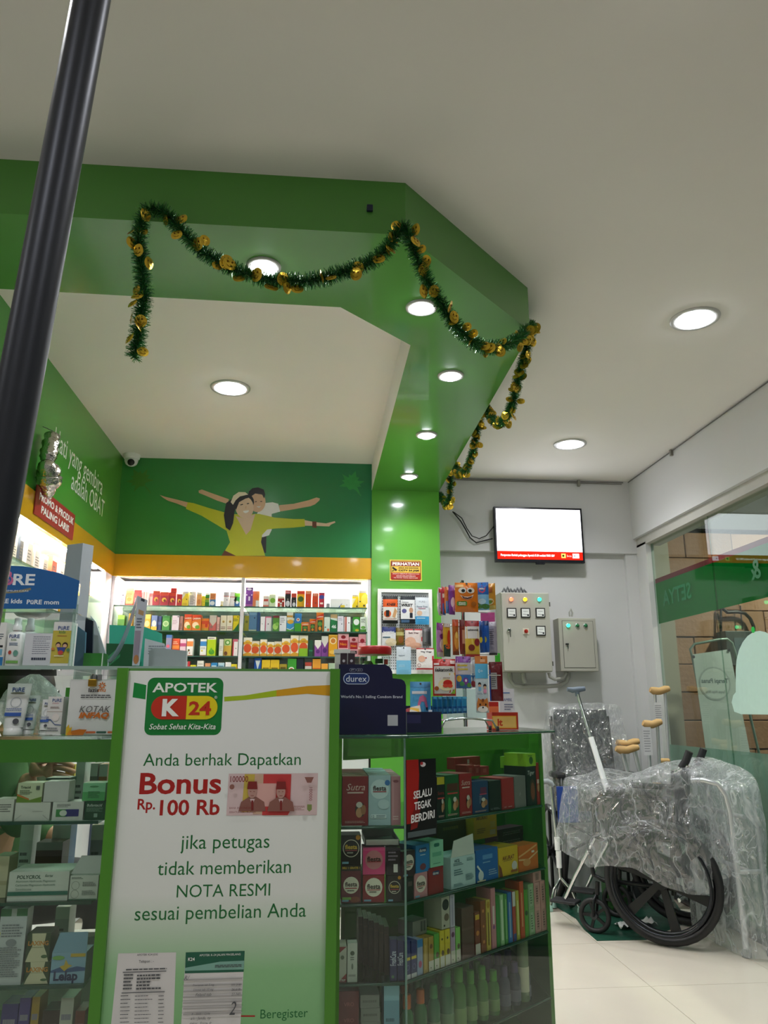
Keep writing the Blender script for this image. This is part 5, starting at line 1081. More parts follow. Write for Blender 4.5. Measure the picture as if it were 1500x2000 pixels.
lax = [('p', [(.02, .02), (.12, .3), (.25, .55), (.2, 1), (.8, 1), (.74, .55), (.88, .3), (.98, .02)], '#cfc8a8'), ('t', 'LAXING', .5, .66, '#c8842a', (('w', .86), ('bold', .03))), ('e', .8, .2, .14, .06, '#4a6a44'), ('l', .2, .5, .75, .54, 1, '#7a7a54')]
fbox(50, 99, 1880, l3, '#2a4426', lax, 'dark green and cream carton with orange lettering, lower of a pair', group=GL1)
fbox(54, 101, 1824, zf(1880)+.0005, '#2a4426', lax, 'dark green and cream carton with orange lettering, upper of a pair', group=GL1)
le = fbox(102, 170, 1862, l3, '#8fb3cc', [('p', [(0, .42), (.3, .55), (.5, .48), (.75, .55), (1, .5), (1, .4), (.5, .36), (0, .36)], '#3a5a8c'), ('t', 'Lelap', .45, .2, '#1c2a58', (('w', .7), ('bold', .04))), ('p', [(.25, .55), (.38, .6), (.42, .78), (.5, .62), (.62, .58), (.5, .5), (.4, .4), (.32, .48)], '#cfae3a'), ('r', .55, .86, .98, .97, '#cfae3a'), ('e', .2, .84, .18, .07, '#7ab05a')], 'light blue sleep-aid carton with dark blue lettering and raised flap', group=GL1)
w = max(v.co.x for v in le.data.vertices); h = max(v.co.z for v in le.data.vertices)
MB().prism([(0.0, h), (w, h), (w, h+.042), (w*.18, h+.042)], -0.0012, 0.0, K('#86abc4')).build('flap', le)
for c in le.children: c.rotation_euler = (PI/2, 0, 0)
fbox(-10, 2, 1822, l3, '#2f8a4a', [tb('#cfd03a', .8)], 'green carton cut by the left picture edge, third shelf', group=GL1)
for i, (u0, u1, vt, c, nm) in enumerate(((5, 38, 1962, '#4a3f86', 'purple'), (40, 62, 1950, '#5a4a96', 'violet'), (64, 80, 1948, '#c09a3a', 'gold'), (84, 118, 1975, '#3a2a24', 'dark brown'), (120, 146, 1950, '#d0cdc4', 'white folded'), (148, 168, 1975, '#7a3a2a', 'rust'))):
    fbox(u0, u1, vt, l4, c, [ln('#9a94a8', .4, .8, 2)], '%s carton on the lowest visible shelf of the left case' % nm, Y=2.06, group=GL1)
# items seen through the left case, on its shelves at the back
for i, (u0, u1, vt, zz, Y, c, nm) in enumerate(((195, 212, 1493, l1, 2.3, '#c87a3a', 'orange'), (178, 193, 1492, l1, 2.3, '#8a8a78', 'olive grey'), (150, 168, 1488, l1, 2.32, '#d8d6d4', 'white'), (104, 140, 1612, l2, 2.3, '#3a78b8', 'blue'), (42, 68, 1612, l2, 2.3, '#d0cec8', 'pale'), (180, 206, 1612, l2, 2.3, '#a8a6b4', 'greyish lilac'), (110, 138, 1772, l3, 2.3, '#c9c6c4', 'white round-marked'))):
    fbox(u0, u1, vt, zz, c, [tb('#e0ddd6', .7), ln('#5a5a58', .1, .5, 3)], '%s carton at the back of the left display counter' % nm, Y=Y, group='boxes at the back of the left counter')
# ================================================================ pouches and packets
def pouch(w, h, d, base, ops, loc, label, rz=0.0, name='snack_pouch', cat='pouch', group=None, hole=True, top=None, rough=0.28, parent=None, edge=None):
    """pillow packet, flat and crimped along top and bottom; origin at the bottom middle of its back"""
    def bul(x, y):
        sx = max(0.0, 1-(2*x/w)**2); q = y/h
        sy = max(0.0, min(1.0, min(q/.22, (1-q)/.26)))
        return d*.5*(sx**.6)*(math.sin(sy*PI/2))
    mb = MB(); m = M(base, rough, var=0.04, scale=30, bump=0.25, bscale=70)
    nx, ny = 9, 13
    fr = [(-w/2+w*i/(nx-1), h*j/(ny-1)) for j in range(ny) for i in range(nx)]
    F4 = [(j*nx+i, j*nx+i+1, (j+1)*nx+i+1, (j+1)*nx+i) for j in range(ny-1) for i in range(nx-1)]
    mb.add([(x, -bul(x, y)-.0006, y) for x, y in fr], F4, m, True)
    mb.add([(x, bul(x, y)+.0006, y) for x, y in fr], [tuple(reversed(f)) for f in F4], m, True)
    rim = [i for i in range(nx)] + [nx*j+nx-1 for j in range(1, ny)] + [nx*(ny-1)+i for i in range(nx-2, -1, -1)] + [nx*j for j in range(ny-2, 0, -1)]
    k = nx*ny; vs = [(x, -.0006, y) for x, y in (fr[i] for i in rim)] + [(x, .0006, y) for x, y in (fr[i] for i in rim)]
    n = len(rim); mb.add(vs, [(i, n+i, n+(i+1) % n, (i+1) % n) for i in range(n)], m)
    p = PR(mb, FR((-w/2, -.0008, 0), (1, 0, 0), (0, 0, 1)), w, h, 0.0003, warp=lambda x, y: bul(x-w/2, y))
    if top: p.rect(0, .86, 1, 1, K(top))
    draw(p, ops)
    if hole: p.ell(.5, .955, .05, .05*w/h, BLACK)
    o = mb.build(name, parent, loc, rz)
    if parent is None: tag(o, label, cat, group)
    return o
# ---------------------------------------------------------------- pegboard on the column
PY = YA-0.012
a, b = ay(738, 1150, PY-.02), ay(846, 1316, PY-.02)
pg = thing('pegboard', ((a.x+b.x)/2, PY, b.z), 'white framed pegboard with hanging packets on the green column', 'pegboard')
PEG = M('#cfd2d6', 0.4)
MB().box(a.x, b.x, PY-.012, PY-.001, b.z, a.z, PEG).build('board', pg, world=True)
fw = 0.022
for n_, x0, x1, z0, z1b in (('rail', a.x, b.x, a.z-fw, a.z), ('rail', a.x, b.x, b.z, b.z+fw), ('stile', a.x, a.x+fw, b.z+fw, a.z-fw), ('stile', b.x-fw, b.x, b.z+fw, a.z-fw)):
    MB().box(x0, x1, PY-.026, PY-.0125, z0, z1b, WHITE).build('frame_'+n_, pg, world=True)
mb = MB(); p = PR(mb, FR((0, PY-.0121, 0), (1, 0, 0), (0, 0, 1)))
hm = M('#3a3f44', 0.8, var=0); nx = int((b.x-a.x-2*fw)/.0135); nz = int((a.z-b.z-2*fw)/.0165)
pts = []; fs = []
for i in range(nx):
    for j in range(nz):
        x, z = a.x+fw+.008+i*.0135, b.z+fw+.008+j*.0165; k = len(pts); r = .0028
        pts += [(x-r, z-r), (x+r, z-r), (x+r, z+r), (x-r, z+r)]; fs.append((k, k+1, k+2, k+3))
p._put(pts, fs, hm); ho = mb.build('peg_holes', pg, world=True); ho['kind'] = 'stuff'
HP = 'packets hung on the pegboard'
def hung(u0, u1, v0, v1, base, ops, label, off=.05, d=.012, name='hanging_packet', **kw):
    A, B = ay(u0, v0, PY-off), ay(u1, v1, PY-off)
    o = pouch(B.x-A.x, A.z-B.z, d, base, ops, ((A.x+B.x)/2, PY-off, B.z), label, name=name, cat='packet', group=HP, **kw)
    MB().tube([(0, 0, (A.z-B.z)*.955), (0, off-.013, (A.z-B.z)*.955)], .0018, STEEL, 6).build('hook', o)
    return o
hung(748, 777, 1164, 1218, '#1a1a1c', [('r', 0, .12, .98, .88, '#dfdbd4'), ('r', 0, .6, .98, .88, '#dd5a20'), ('t', 'KNEE', .55, .69, '#181214', (('w', .6), ('bold', .04), ('shear', .15))), ('e', .3, .35, .24, .13, '#cf5a24'), ('r', .2, .25, .42, .48, '#231a18'), ('p', [(.62, .25), (.8, .2), (.95, .45), (.8, .58)], '#c89a6a'), ('l', .1, .14, .9, .18, 1, '#a8402a')], 'black orange and white knee support packet, upper left of the pegboard')
hung(782, 811, 1164, 1218, '#1c222a', [('r', .02, .16, .98, .86, '#e3e3e4'), ('t', 'WRIST', .45, .66, '#17181c', (('w', .78), ('bold', .05), ('shear', .2))), ('e', .25, .45, .16, .08, '#5a5a90'), ('e', .72, .48, .14, .1, '#c09478'), ('r', .62, .2, .82, .38, '#1a2030'), ('r', .05, .03, .6, .13, '#4a6a90'), ('l', .1, .74, .6, .8, 1, '#8a8a90')], 'black and white wrist support packet, upper middle of the pegboard')
hung(811, 838, 1167, 1220, '#d3d9df', [bb('#3f9ad0', .3), ('t', 'Fever Free', .5, .66, '#5a6a80', (('w', .8), ('bold', .01))), ('t', 'PURE', .5, .84, '#8a8f98', (('w', .45),)), ('e', .3, .42, .2, .09, '#d8b49a'), ('r', .2, .58, .75, .61, '#b88aa0'), ('l', .1, .2, .9, .26, 1, '#cfe2ee')], 'white and blue fever plaster packet, upper right of the pegboard', hole=False)
hung(746, 773, 1224, 1262, '#d8d8da', [tb('#22306e', .7), ('t', 'hansaplast', .5, .72, '#e8e8ee', (('w', .8), ('bold', .02))), ('e', .65, .2, .4, .2, '#d8c8a8'), ('r', .05, .42, .6, .48, '#3a5a6a')], 'white plaster packet with navy top, left on the second pegboard row', off=.04)
hung(773, 789, 1226, 1260, '#7a6420', [mid('#b8b070', .55, .75), ('e', .6, .3, .3, .2, '#8a5020')], 'olive and gold packet between two plaster packets on the pegboard', off=.03)
hung(791, 825, 1228, 1269, '#dcccc8', [tb('#b02a30', .93), ('t', 'Back Wear', .5, .8, '#5a2a30', (('w', .6), ('bold', .03))), ('p', [(.45, .5), (1, .62), (1, .4)], '#b8323a'), ('e', .3, .35, .32, .25, '#d8a890'), ('e', .6, .2, .35, .14, '#d3a088')], 'cream and red back plaster packet on the second pegboard row', off=.04)
hung(825, 842, 1225, 1262, '#4a4a4c', [('r', .1, .1, .4, .9, '#6a6a6c'), ('r', .6, .1, .9, .9, '#2a2a2c')], 'dark grey bagged item at the right edge of the pegboard', off=.05, d=.02, hole=False)
hung(774, 803, 1263, 1317, '#c3ccd4', [bb('#74b3d4', .5), ('l', .15, .65, .6, .7, 1, '#6a7a8a'), ('l', .15, .25, .6, .35, 2, '#a8cfe2')], 'grey and sky blue packet on the lowest pegboard row', off=.055)
hung(813, 848, 1266, 1308, '#dfd9d6', [tb('#b02a30', .95), ('t', 'Way Wear', .55, .82, '#2a2024', (('w', .65), ('bold', .03))), ('e', .3, .5, .2, .15, '#d8a890'), ('p', [(.4, .55), (.98, .65), (.98, .4)], '#b8323a'), bb('#b02a30', .07), ('o', .15, .2, .1, .02, '#8a3a3a')], 'white and red plaster packet, right on the lowest pegboard row', off=.06)
# surveillance notice on the column
a, b = ay(761, 1093, PY), ay(824, 1135, PY)
nt_ = thing('warning_notice', (a.x, PY-.0005, b.z), 'yellow and red camera surveillance notice on the green column', 'sign')
w, h = b.x-a.x, a.z-b.z
MB().box(0, w, -.002, 0, 0, h, K('#d3c14a')).build('plate', nt_)
mb = MB(); p = PR(mb, FR((0, -.002, 0), (1, 0, 0), (0, 0, 1)), w, h)
p.rrect(.03, .04, .97, .96, .05, K('#7a3418')); p.rrect(.05, .07, .95, .93, .04, K('#dcb84a')); p.rect(.05, .69, .94, .91, K('#7d2216')); p.rect(.05, .07, .95, .38, K('#a8281c'))
p.text('PERHATIAN', .5, .80, K('#f4e8e0'), w=.83, h=.15, bold=.04); p.text('AREA INI DIAWASI', .58, .61, K('#2a2410'), w=.62, h=.07, bold=.02); p.text('CCTV 24 JAM', .59, .48, K('#1a160c'), w=.63, h=.11, bold=.04)
p.text('SEGALA BENTUK KEJAHATAN', .5, .32, K('#efd8d0'), w=.82, h=.055, bold=.02); p.text('AKAN DILAPORKAN', .5, .225, K('#efd8d0'), w=.6, h=.055, bold=.02); p.text('KE PIHAK YANG BERWAJIB', .5, .13, K('#efd8d0'), w=.74, h=.055, bold=.02)
p.poly([(.07, .6), (.1, .66), (.23, .52), (.19, .46)], K('#16140c')); p.poly([(.06, .45), (.12, .5), (.13, .47), (.08, .43)], K('#16140c'))
mb.build('print', nt_)

# ================================================================ things on the corner case
TZ = ZT+0.0008
# navy display board with its box
a0 = ay(661, 1438, 2.03); 
du = thing('display_board', (a0.x, 2.03, TZ), 'navy cut-out counter display board with white oval lettering', 'display')
pts = [(661, 1438), (793, 1438), (793, 1342), (790, 1334), (784, 1330), (767, 1328), (766, 1315), (761, 1306), (752, 1301), (662, 1301)]
pp = [((q.x-a0.x), q.z-TZ) for q in (ay(u, v, 2.03) for u, v in pts)]; zb = pp[0][1]; pp = [(x, max(0.0, z-zb)) for x, z in pp]
NAV = K('#0c1038')
mb = MB(); mb.X = Matrix.Rotation(PI/2, 4, 'X'); mb.prism(pp, -.004, 0, NAV); mb.build('board', du)
MB().box(0.004, pp[1][0]-.004, .0045, .12, 0, .05, K('#12163c')).build('tray', du)
def dq(u, v): q = ay(u, v, 2.03); return (q.x-a0.x, q.z-a0.z)
mb = MB(); p = PR(mb, FR((0, 0, 0), (1, 0, 0), (0, 0, 1)))
c = dq(696, 1329); sc_ = 2.11/1500
def pill(cx, cy, hw, hh, mat): p.rrect(cx-hw, cy-hh, cx+hw, cy+hh, hh*.98, mat, 8)
pill(c[0], c[1], 24*sc_, 10.2*sc_, K('#b8c2dc')); pill(c[0], c[1], 22.6*sc_, 8.8*sc_, K('#16306c'))
p.text('durex', c[0], c[1], K('#e2e6ee'), w=38*sc_)
mb.build('oval_badge', du)
mb = MB(); p = PR(mb, FR((0, 0, 0), (1, 0, 0), (0, 0, 1)))
c = dq(726, 1365); p.text("World's No.1 Selling Condom Brand", c[0], c[1], K('#c8ccda'), w=113*sc_, h=6.5*sc_, bold=.012); mb.build('lettering', du)
mb = MB(); p = PR(mb, FR((0, 0, 0), (1, 0, 0), (0, 0, 1)))
for u, t in ((689, 'prv'), (702, '21+')):
    c = dq(u, 1312); pill(c[0], c[1], 6*sc_, 3.1*sc_, K('#8a90ac')); pill(c[0], c[1], 5.4*sc_, 2.5*sc_, NAV); p.text(t, c[0], c[1], K('#c8ccda'), h=3*sc_)
mb.build('small_badges', du)
mb = MB(); p = PR(mb, FR((0, 0, 0), (1, 0, 0), (0, 0, 1))); a, b = dq(757, 1421), dq(777, 1400); p.rect(a[0], a[1], b[0], b[1], K('#b8bac0')); mb.build('white_square', du)
# jar with a red lid, two narrow grey boxes on a white stand
jx = ay(732, 1300, 2.26).x
jr = thing('sweet_jar', (jx, 2.26, TZ), 'clear jar of green sweets with a red lid behind the navy board', 'jar')
zt = ay(732, 1263, 2.26).z-TZ; zl = ay(732, 1275, 2.26).z-TZ; rj = 0.046
MB().lathe([(rj*.95, 0), (rj, .006), (rj, zl-.02), (rj*.92, zl)], GL('#eef4f0', 1.2), 28).build('glass', jr)
MB().lathe([(rj*1.04, zl-.006), (rj*1.06, zl), (rj*1.06, zt-.004), (rj*1.0, zt), (0.0001, zt)], M('#b3211f', 0.35), 28).build('lid', jr)
rnd = random.Random(5)
for i in range(46):
    c = ['#2f7a3a', '#3f9a44', '#1f5a2c', '#7ab84a', '#a83a2c'][i % 5]; q = rnd.uniform(0, 2*PI); rr = rj*.72*math.sqrt(rnd.random())
    mb = MB(); mb.X = Matrix.Rotation(rnd.uniform(0, 3), 4, 'Z') @ Matrix.Rotation(rnd.uniform(-.6, .6), 4, 'X')
    mb.box(-.011, .011, -.005, .005, -.007, .007, M(c, .3)); mb.build('sweet', jr, (rr*math.cos(q), rr*math.sin(q), .012+(zl-.03)*(i/46)))
a, b = ay(655, 1268, 2.20), ay(682, 1300, 2.20)
wsd = thing('box_stand', (a.x, 2.20, TZ), 'small white stand left of the red-lidded jar', 'stand')
MB().box(0, b.x-a.x, 0, .05, 0, a.z-TZ-.012, K('#d3d6cf')).build('body', wsd); MB().box(-.003, b.x-a.x+.003, -.003, .053, a.z-TZ-.0115, a.z-TZ, K('#e0e2dc')).build('cap', wsd)
for i, (u0, u1) in enumerate(((665, 679), (680, 694))):
    a, b = ay(u0, 1276, 2.15), ay(u1, 1276, 2.15)
    carton(b.x-a.x-.001, a.z-TZ, .03, '#8a8488', [tb('#3a2c34', .82), dot('#c8c4c8', .5, .9, .2), dot('#2a2428', .5, .72, .1)], (a.x, 2.15, TZ), 'narrow grey carton with dark top, %s of a pair by the jar' % ('left', 'right')[i], 'box', 'narrow grey cartons behind the navy board', name='product_box')
# navy tray of small packs behind the display board, with a flamingo pouch
a, b = ay(795, 1432, 2.17), ay(862, 1392, 2.17)
bt = thing('counter_tray', (a.x, 2.17, TZ), 'dark navy counter tray holding small packs left of the pouch rack', 'tray')
tw, td, th = b.x-a.x, .12, .055
mb = MB(); nv = K('#14173a')
mb.box(0, tw, 0, .003, 0, th, nv).box(0, tw, td-.003, td, 0, th*1.3, nv).box(0, .003, .003, td-.003, 0, th, nv).box(tw-.003, tw, .003, td-.003, 0, th, nv).box(.003, tw-.003, .003, td-.003, 0, .003, nv)
mb.build('tray', bt)
mb = MB(); p = PR(mb, FR((0, 0, 0), (1, 0, 0), (0, 0, 1)), tw, th); p.rect(0, .45, .4, .85, K('#2f2c5a')); mb.build('print', bt)
A, B = ay(801, 1330, 2.26), ay(842, 1396, 2.26)
pouch(B.x-A.x, A.z-TZ-.008, .014, '#5aaede', [tb('#4a94c4', .88), ('r', .08, .74, .8, .80, '#e8eef0'), ('p', [(.35, .22), (.5, .22), (.5, .42), (.45, .5), (.52, .58), (.66, .58), (.74, .46), (.84, .46), (.76, .66), (.6, .72), (.44, .68), (.34, .52), (.4, .4)], '#d878a0'), ('p', [(.74, .46), (.84, .46), (.82, .38), (.76, .4)], '#2a2030'), ('r', .2, .17, .45, .21, '#e0e4e8')], ((A.x+B.x)/2, 2.262, TZ+.006), 'sky blue pouch with a pink flamingo standing in the navy tray', cat='pouch', group=None)
for i, (u, c, rz, nm) in enumerate(((800, '#e6e0d6', .5, 'cream'), (808, '#dcae2a', .2, 'yellow'), (819, '#d8d0c0', -.3, 'beige'), (846, '#e8eaea', .1, 'white'), (804, '#b8383a', -.5, 'red striped'))):
    q = ay(u, 1400, 2.205+.012*i); mb = MB(); mb.box(-.013, .013, -.003, .003, 0, .05+.006*(i % 3), K(c)); PR(mb, FR((-.013, -.003, 0), (1, 0, 0), (0, 0, 1)), .026, .05).rect(.1, .5, .9, .7, K('#8a8a80'))
    o = mb.build('small_pack', None, (max(q.x, a.x+.018), 2.205+.012*i, TZ+.012)); o.rotation_euler = (-.35, rz*.6, rz*.4)
    tag(o, '%s slim pack leaning in the navy tray beside the flamingo pouch' % nm, 'packet', 'slim packs in the navy tray')
# orange and yellow boxes and a handwritten note behind the pouch rack
o = carton(.082, .052, .05, '#b8301c', [('r', .0, .08, .93, .8, '#e8a43a'), ('r', .04, .14, .9, .74, '#efc06a'), ('t', 'lt', .3, .42, '#c8401a', (('h', .42), ('bold', .04)))], (ay(962, 1430, 2.42).x, 2.42, TZ), 'orange and red box with lettering right of the pouch rack', 'box', name='product_box')
o = carton(.034, .10, .03, '#b02a20', [tb('#e8e2dc', .84), mid('#d8784a', .5, .7)], (ay(955, 1430, 2.50).x, 2.50, TZ), 'red and white upright box behind the orange one', 'box', name='product_box')
A, B = ay(975, 1345, 2.60), ay(1006, 1402, 2.60)
nt2 = thing('paper_note', ((A.x+B.x)/2, 2.60, TZ), 'white paper note with blue writing standing behind the pouch rack', 'paper')
MB().box(-(B.x-A.x)/2, (B.x-A.x)/2, 0, .001, .0, A.z-TZ, K('#d6d6dc')).build('sheet', nt2)
mb = MB(); p = PR(mb, FR((-(B.x-A.x)/2, 0, B.z-TZ), (1, 0, 0), (0, 0, 1)), B.x-A.x, A.z-B.z); p.text('AMBIL', .55, .62, K('#3a4a8a'), w=.6, h=.1, shear=.2); p.lines(.3, .25, .9, .5, 3, K('#7a7e9a')); p.rect(.1, .84, .7, .87, K('#3a6ab0')); mb.build('writing', nt2)

# ---------------------------------------------------------------- rotating rack of pouches
RX, RY = 0.452, 2.34
rk = thing('pouch_rack', (RX, RY, TZ), 'wire counter rack hung with colourful snack and vitamin pouches', 'rack')
ztop = ay(900, 1140, RY).z-TZ
MB().tube([(0, 0, 0.012), (0, 0, ztop+.01)], .006, CHROME, 10).build('pole', rk)
mb = MB()
for s_ in (-1, 1):
    mb.tube([(-.085, s_*.05, .002), (-.07, s_*.05, .03), (-.02, s_*.05, .036), (.02, s_*.05, .036), (.07, s_*.05, .03), (.085, s_*.05, .002)], .0028, CHROME, 8)
mb.tube([(-.07, -.05, .03), (-.07, .05, .03)], .0025, CHROME, 8).tube([(.07, -.05, .03), (.07, .05, .03)], .0025, CHROME, 8).tube([(0, -.05, .036), (0, .05, .036)], .0025, CHROME, 8)
mb.build('wire_base', rk)
for s_ in (-1, 1):
    for t_ in (-1, 1): MB().lathe([(.005, 0), (.005, .012), (.003, .014)], BLACK, 10).build('foot', rk, (s_*.085, t_*.05, 0.0))
MB().box(-.06, .06, -.03, -.026, .036, .12, GL('#e6f0f0', 1.2, .12)).build('clear_panel', rk)
RG = 'pouches hung on the counter rack'
def rp(x0, x1, y0, y1, Y, base, ops, label, rz=0.0, d=.016, wk=1.0, hook=True, **kw):
    """reading units of the enlarged view: 830 + x/6.453, 1130 + y/6.453"""
    A, B = ay(830+x0/6.453, 1130+y0/6.453, Y), ay(830+x1/6.453, 1130+y1/6.453, Y)
    w = (B.x-A.x)*wk; h = A.z-B.z
    o = pouch(w, h, d, base, ops, ((A.x+B.x)/2, Y, B.z), label, rz, group=RG, **kw)
    if hook:
        zz = h*.955; q = Matrix.Rotation(-rz, 3, 'Z') @ Vector((RX-(A.x+B.x)/2, RY-Y, 0))
        if q.length > .04: q *= (q.length-.011)/q.length; MB().tube([(0, 0, zz), (q.x, q.y, zz)], .0016, CHROME, 6).build('hook', o)
    return o
leafy = [('e', .3, .3, .3, .15, '#5a9a3a'), ('e', .65, .22, .28, .14, '#7a4a90')]
rp(150, 235, 115, 465, 2.285, '#c8c2c4', [('e', .5, .3, .5, .16, '#3a7ac0'), ('r', 0, .8, 1, .95, '#c83a3a'), ('e', .5, .12, .4, .08, '#4a9a4a')], 'silver, blue and red pouch, outermost left on the top tier', rz=1.0, wk=1.3)
rp(205, 265, 105, 460, 2.275, '#b8384a', [bb('#2f6ab8', .4), mid('#e8dcd0', .6, .75), ('e', .5, .15, .4, .1, '#d84a2a')], 'red and blue pouch, second from left on the top tier', rz=.9, wk=1.4)
rp(250, 310, 105, 440, 2.262, '#d87a3a', [bb('#3a8ac8', .45), ('e', .5, .3, .3, .1, '#e8e4dc')], 'orange and blue pouch, third from left on the top tier', rz=.8, wk=1.4)
rp(290, 385, 85, 455, 2.25, '#7a3a90', [tb('#8a4aa0', .8), ('e', .4, .4, .3, .18, '#e0c8d8'), ('e', .6, .2, .3, .1, '#c88ac0')], 'purple pouch left of the orange face pouch', rz=.55, wk=1.1)
rp(375, 672, 52, 425, 2.235, '#dd7a1e', [('r', .02, .83, .35, .93, '#e3b878'), ('e', .3, .72, .17, .10, '#ece6da'), ('e', .66, .72, .17, .10, '#ece6da'), ('e', .33, .71, .08, .055, '#1c2420'), ('e', .63, .71, .08, .055, '#1c2420'), ('p', [(.2, .56), (.35, .51), (.5, .5), (.65, .52), (.78, .58), (.7, .46), (.5, .41), (.3, .45)], '#f0ece4'), ('p', [(.24, .53), (.5, .47), (.74, .53), (.68, .46), (.5, .42), (.32, .45)], '#5a2a1c'), ('rr', .05, .2, .48, .35, .06, '#4a8a2a'), ('t', 'Vitamin', .27, .3, '#efe8d8', (('w', .3), ('bold', .03))), ('t', 'Gummy', .27, .24, '#efe8d8', (('w', .3), ('bold', .03))), ('e', .78, .26, .12, .08, '#a8601e')], 'bright orange pouch with big eyes and a grin, top of the rack', d=.022)
rp(640, 805, 48, 400, 2.25, '#2a68b8', [('p', [(.25, .75), (.5, .88), (.8, .8), (.75, .66), (.55, .6), (.3, .66)], '#c83a58'), ('t', 'Milky', .53, .75, '#f0e8ea', (('w', .42), ('bold', .03))), bb('#7fb8dc', .55), ('e', .3, .15, .35, .1, '#4a8a3a'), ('e', .75, .12, .3, .09, '#3f7a34'), ('e', .5, .3, .3, .1, '#b8dcec')], 'blue pouch with a red badge right of the orange face pouch', rz=-.35, wk=1.05)
rp(790, 888, 62, 392, 2.27, '#c98a1e', [('e', .5, .3, .4, .12, '#e0d8a0'), ('e', .5, .28, .25, .07, '#6a8a2a'), bb('#d8c060', .15), ('r', .2, .65, .8, .85, '#a85a1a')], 'gold pouch with a green fruit, right end of the top tier', rz=-.8, wk=1.3)
rp(700, 882, 425, 552, 2.37, '#c85a9a', [], 'plain pink card behind the second tier of the rack', d=.002, name='display_card', hole=False)
rp(125, 262, 560, 990, 2.285, '#b88ac0', [tb('#8a3a98', .78), ('e', .5, .35, .36, .18, '#e6dcea'), ('e', .45, .6, .3, .08, '#7a2a88'), bb('#d0c8cc', .14)], 'lilac and purple pouch, outermost left on the second tier', rz=.8, wk=1.15)
rp(215, 332, 565, 985, 2.268, '#d0a02a', [('e', .6, .55, .3, .25, '#c8401e'), bb('#2c4a3a', .35), ('e', .4, .3, .3, .08, '#d8602a'), tb('#b8b0a4', .88)], 'yellow, red and dark green pouch on the second tier', rz=.6, wk=1.05)
rp(340, 432, 515, 965, 2.25, '#a8581e', [tb('#c04a1c', .8), ('e', .5, .4, .35, .25, '#d8943a'), ('e', .5, .55, .2, .1, '#e8c060'), bb('#7a3a14', .1)], 'brown and amber pouch in the middle of the second tier', rz=.2)
rp(432, 505, 520, 955, 2.262, '#8a3a34', [('r', .2, .3, .8, .7, '#d8a8a0'), tb('#6a2a2c', .8)], 'dark pink pouch edge behind the white and red one, second tier', rz=.5, wk=1.2)
rp(500, 692, 530, 990, 2.236, '#d8b23a', [('r', 0, .5, 1, .86, '#e4e0dc'), ('p', [(0, .5), (.45, .5), (1, .66), (1, .5), (.5, .3), (0, .34)], '#e0c85a'), tb('#a8242c', .84), ('t', 'sakatonik', .55, .74, '#3a3a3c', (('w', .78), ('bold', .02))), ('e', .4, .25, .22, .09, '#7a2a1c'), ('e', .8, .4, .2, .1, '#8a2a2c'), bb('#b02a24', .07)], 'white, yellow and red vitamin pouch on the second tier')
rp(690, 752, 535, 935, 2.252, '#2050a0', [('e', .5, .4, .3, .1, '#d8c83a'), ('e', .5, .6, .3, .12, '#1a3a78')], 'dark blue pouch edge on the second tier', rz=-.7, wk=1.4)
rp(745, 808, 535, 930, 2.268, '#2a60b0', [('e', .5, .4, .3, .1, '#d8c83a'), tb('#18305c', .85)], 'blue pouch edge beside the dark blue one, second tier', rz=-.8, wk=1.4)
rp(800, 912, 545, 965, 2.28, '#9a94a0', [('l', .2, .3, .8, .8, 8, '#6a6470'), tb('#b8b2b8', .85), bb('#3a3438', .06)], 'grey printed pouch at the right end of the second tier', rz=-.6, wk=1.1)
rp(880, 965, 940, 1480, 2.375, '#4ac83a', [], 'plain bright green card at the right of the third tier', d=.002, name='display_card', hole=False)
rp(95, 392, 1012, 1480, 2.205, '#b8281e', [('r', .05, .06, .95, .8, '#e6e2da'), ('p', [(.05, .06), (.95, .06), (.95, .62), (.7, .6), (.3, .48), (.05, .3)], '#dcc04a'), ('e', .55, .3, .34, .16, '#efe2b0'), ('t', 'sakatonik', .48, .70, '#2c2c30', (('w', .8), ('bold', .025))), ('e', .62, .34, .2, .09, '#c8281c'), ('e', .52, .27, .12, .05, '#d84a34'), ('e', .72, .27, .12, .05, '#d84a34'), ('l', .42, .45, .78, .5, 2, '#8a5a2a'), ('e', .14, .2, .09, .06, '#a8581e'), ('p', [(.75, .06), (.95, .06), (.95, .2)], '#8ab83a'), ('r', .04, .83, .26, .88, '#e6dcd8'), ('r', .75, .86, .96, .95, '#e0c8c4')], 'large red-edged white vitamin pouch with red flower, lower left of rack', d=.02)
rp(385, 582, 980, 1385, 2.222, '#c8c4c8', [tb('#7a3a90', .8), ('t', 'Monster', .45, .72, '#d8c03a', (('w', .7), ('bold', .05), ('shear', .1))), ('t', 'Gummies', .45, .6, '#dcc83a', (('w', .7), ('bold', .05), ('shear', .1))), bb('#3a70b0', .42), ('e', .2, .3, .16, .1, '#c8a83a'), ('e', .62, .22, .18, .11, '#7a3a90'), ('e', .64, .24, .07, .045, '#e8e4e8'), ('e', .38, .14, .16, .07, '#3f9a5a'), ('e', .85, .1, .14, .07, '#5a9a3a')], 'purple and blue gummy pouch beside the large vitamin pouch', rz=-.1, d=.02)
rp(575, 655, 985, 1375, 2.245, '#cfd0d4', [('e', .5, .25, .45, .2, '#3a70a8'), ('e', .5, .12, .4, .1, '#a8323a')], 'silver pouch edge behind the gummy pouch', rz=-.5, wk=1.1)
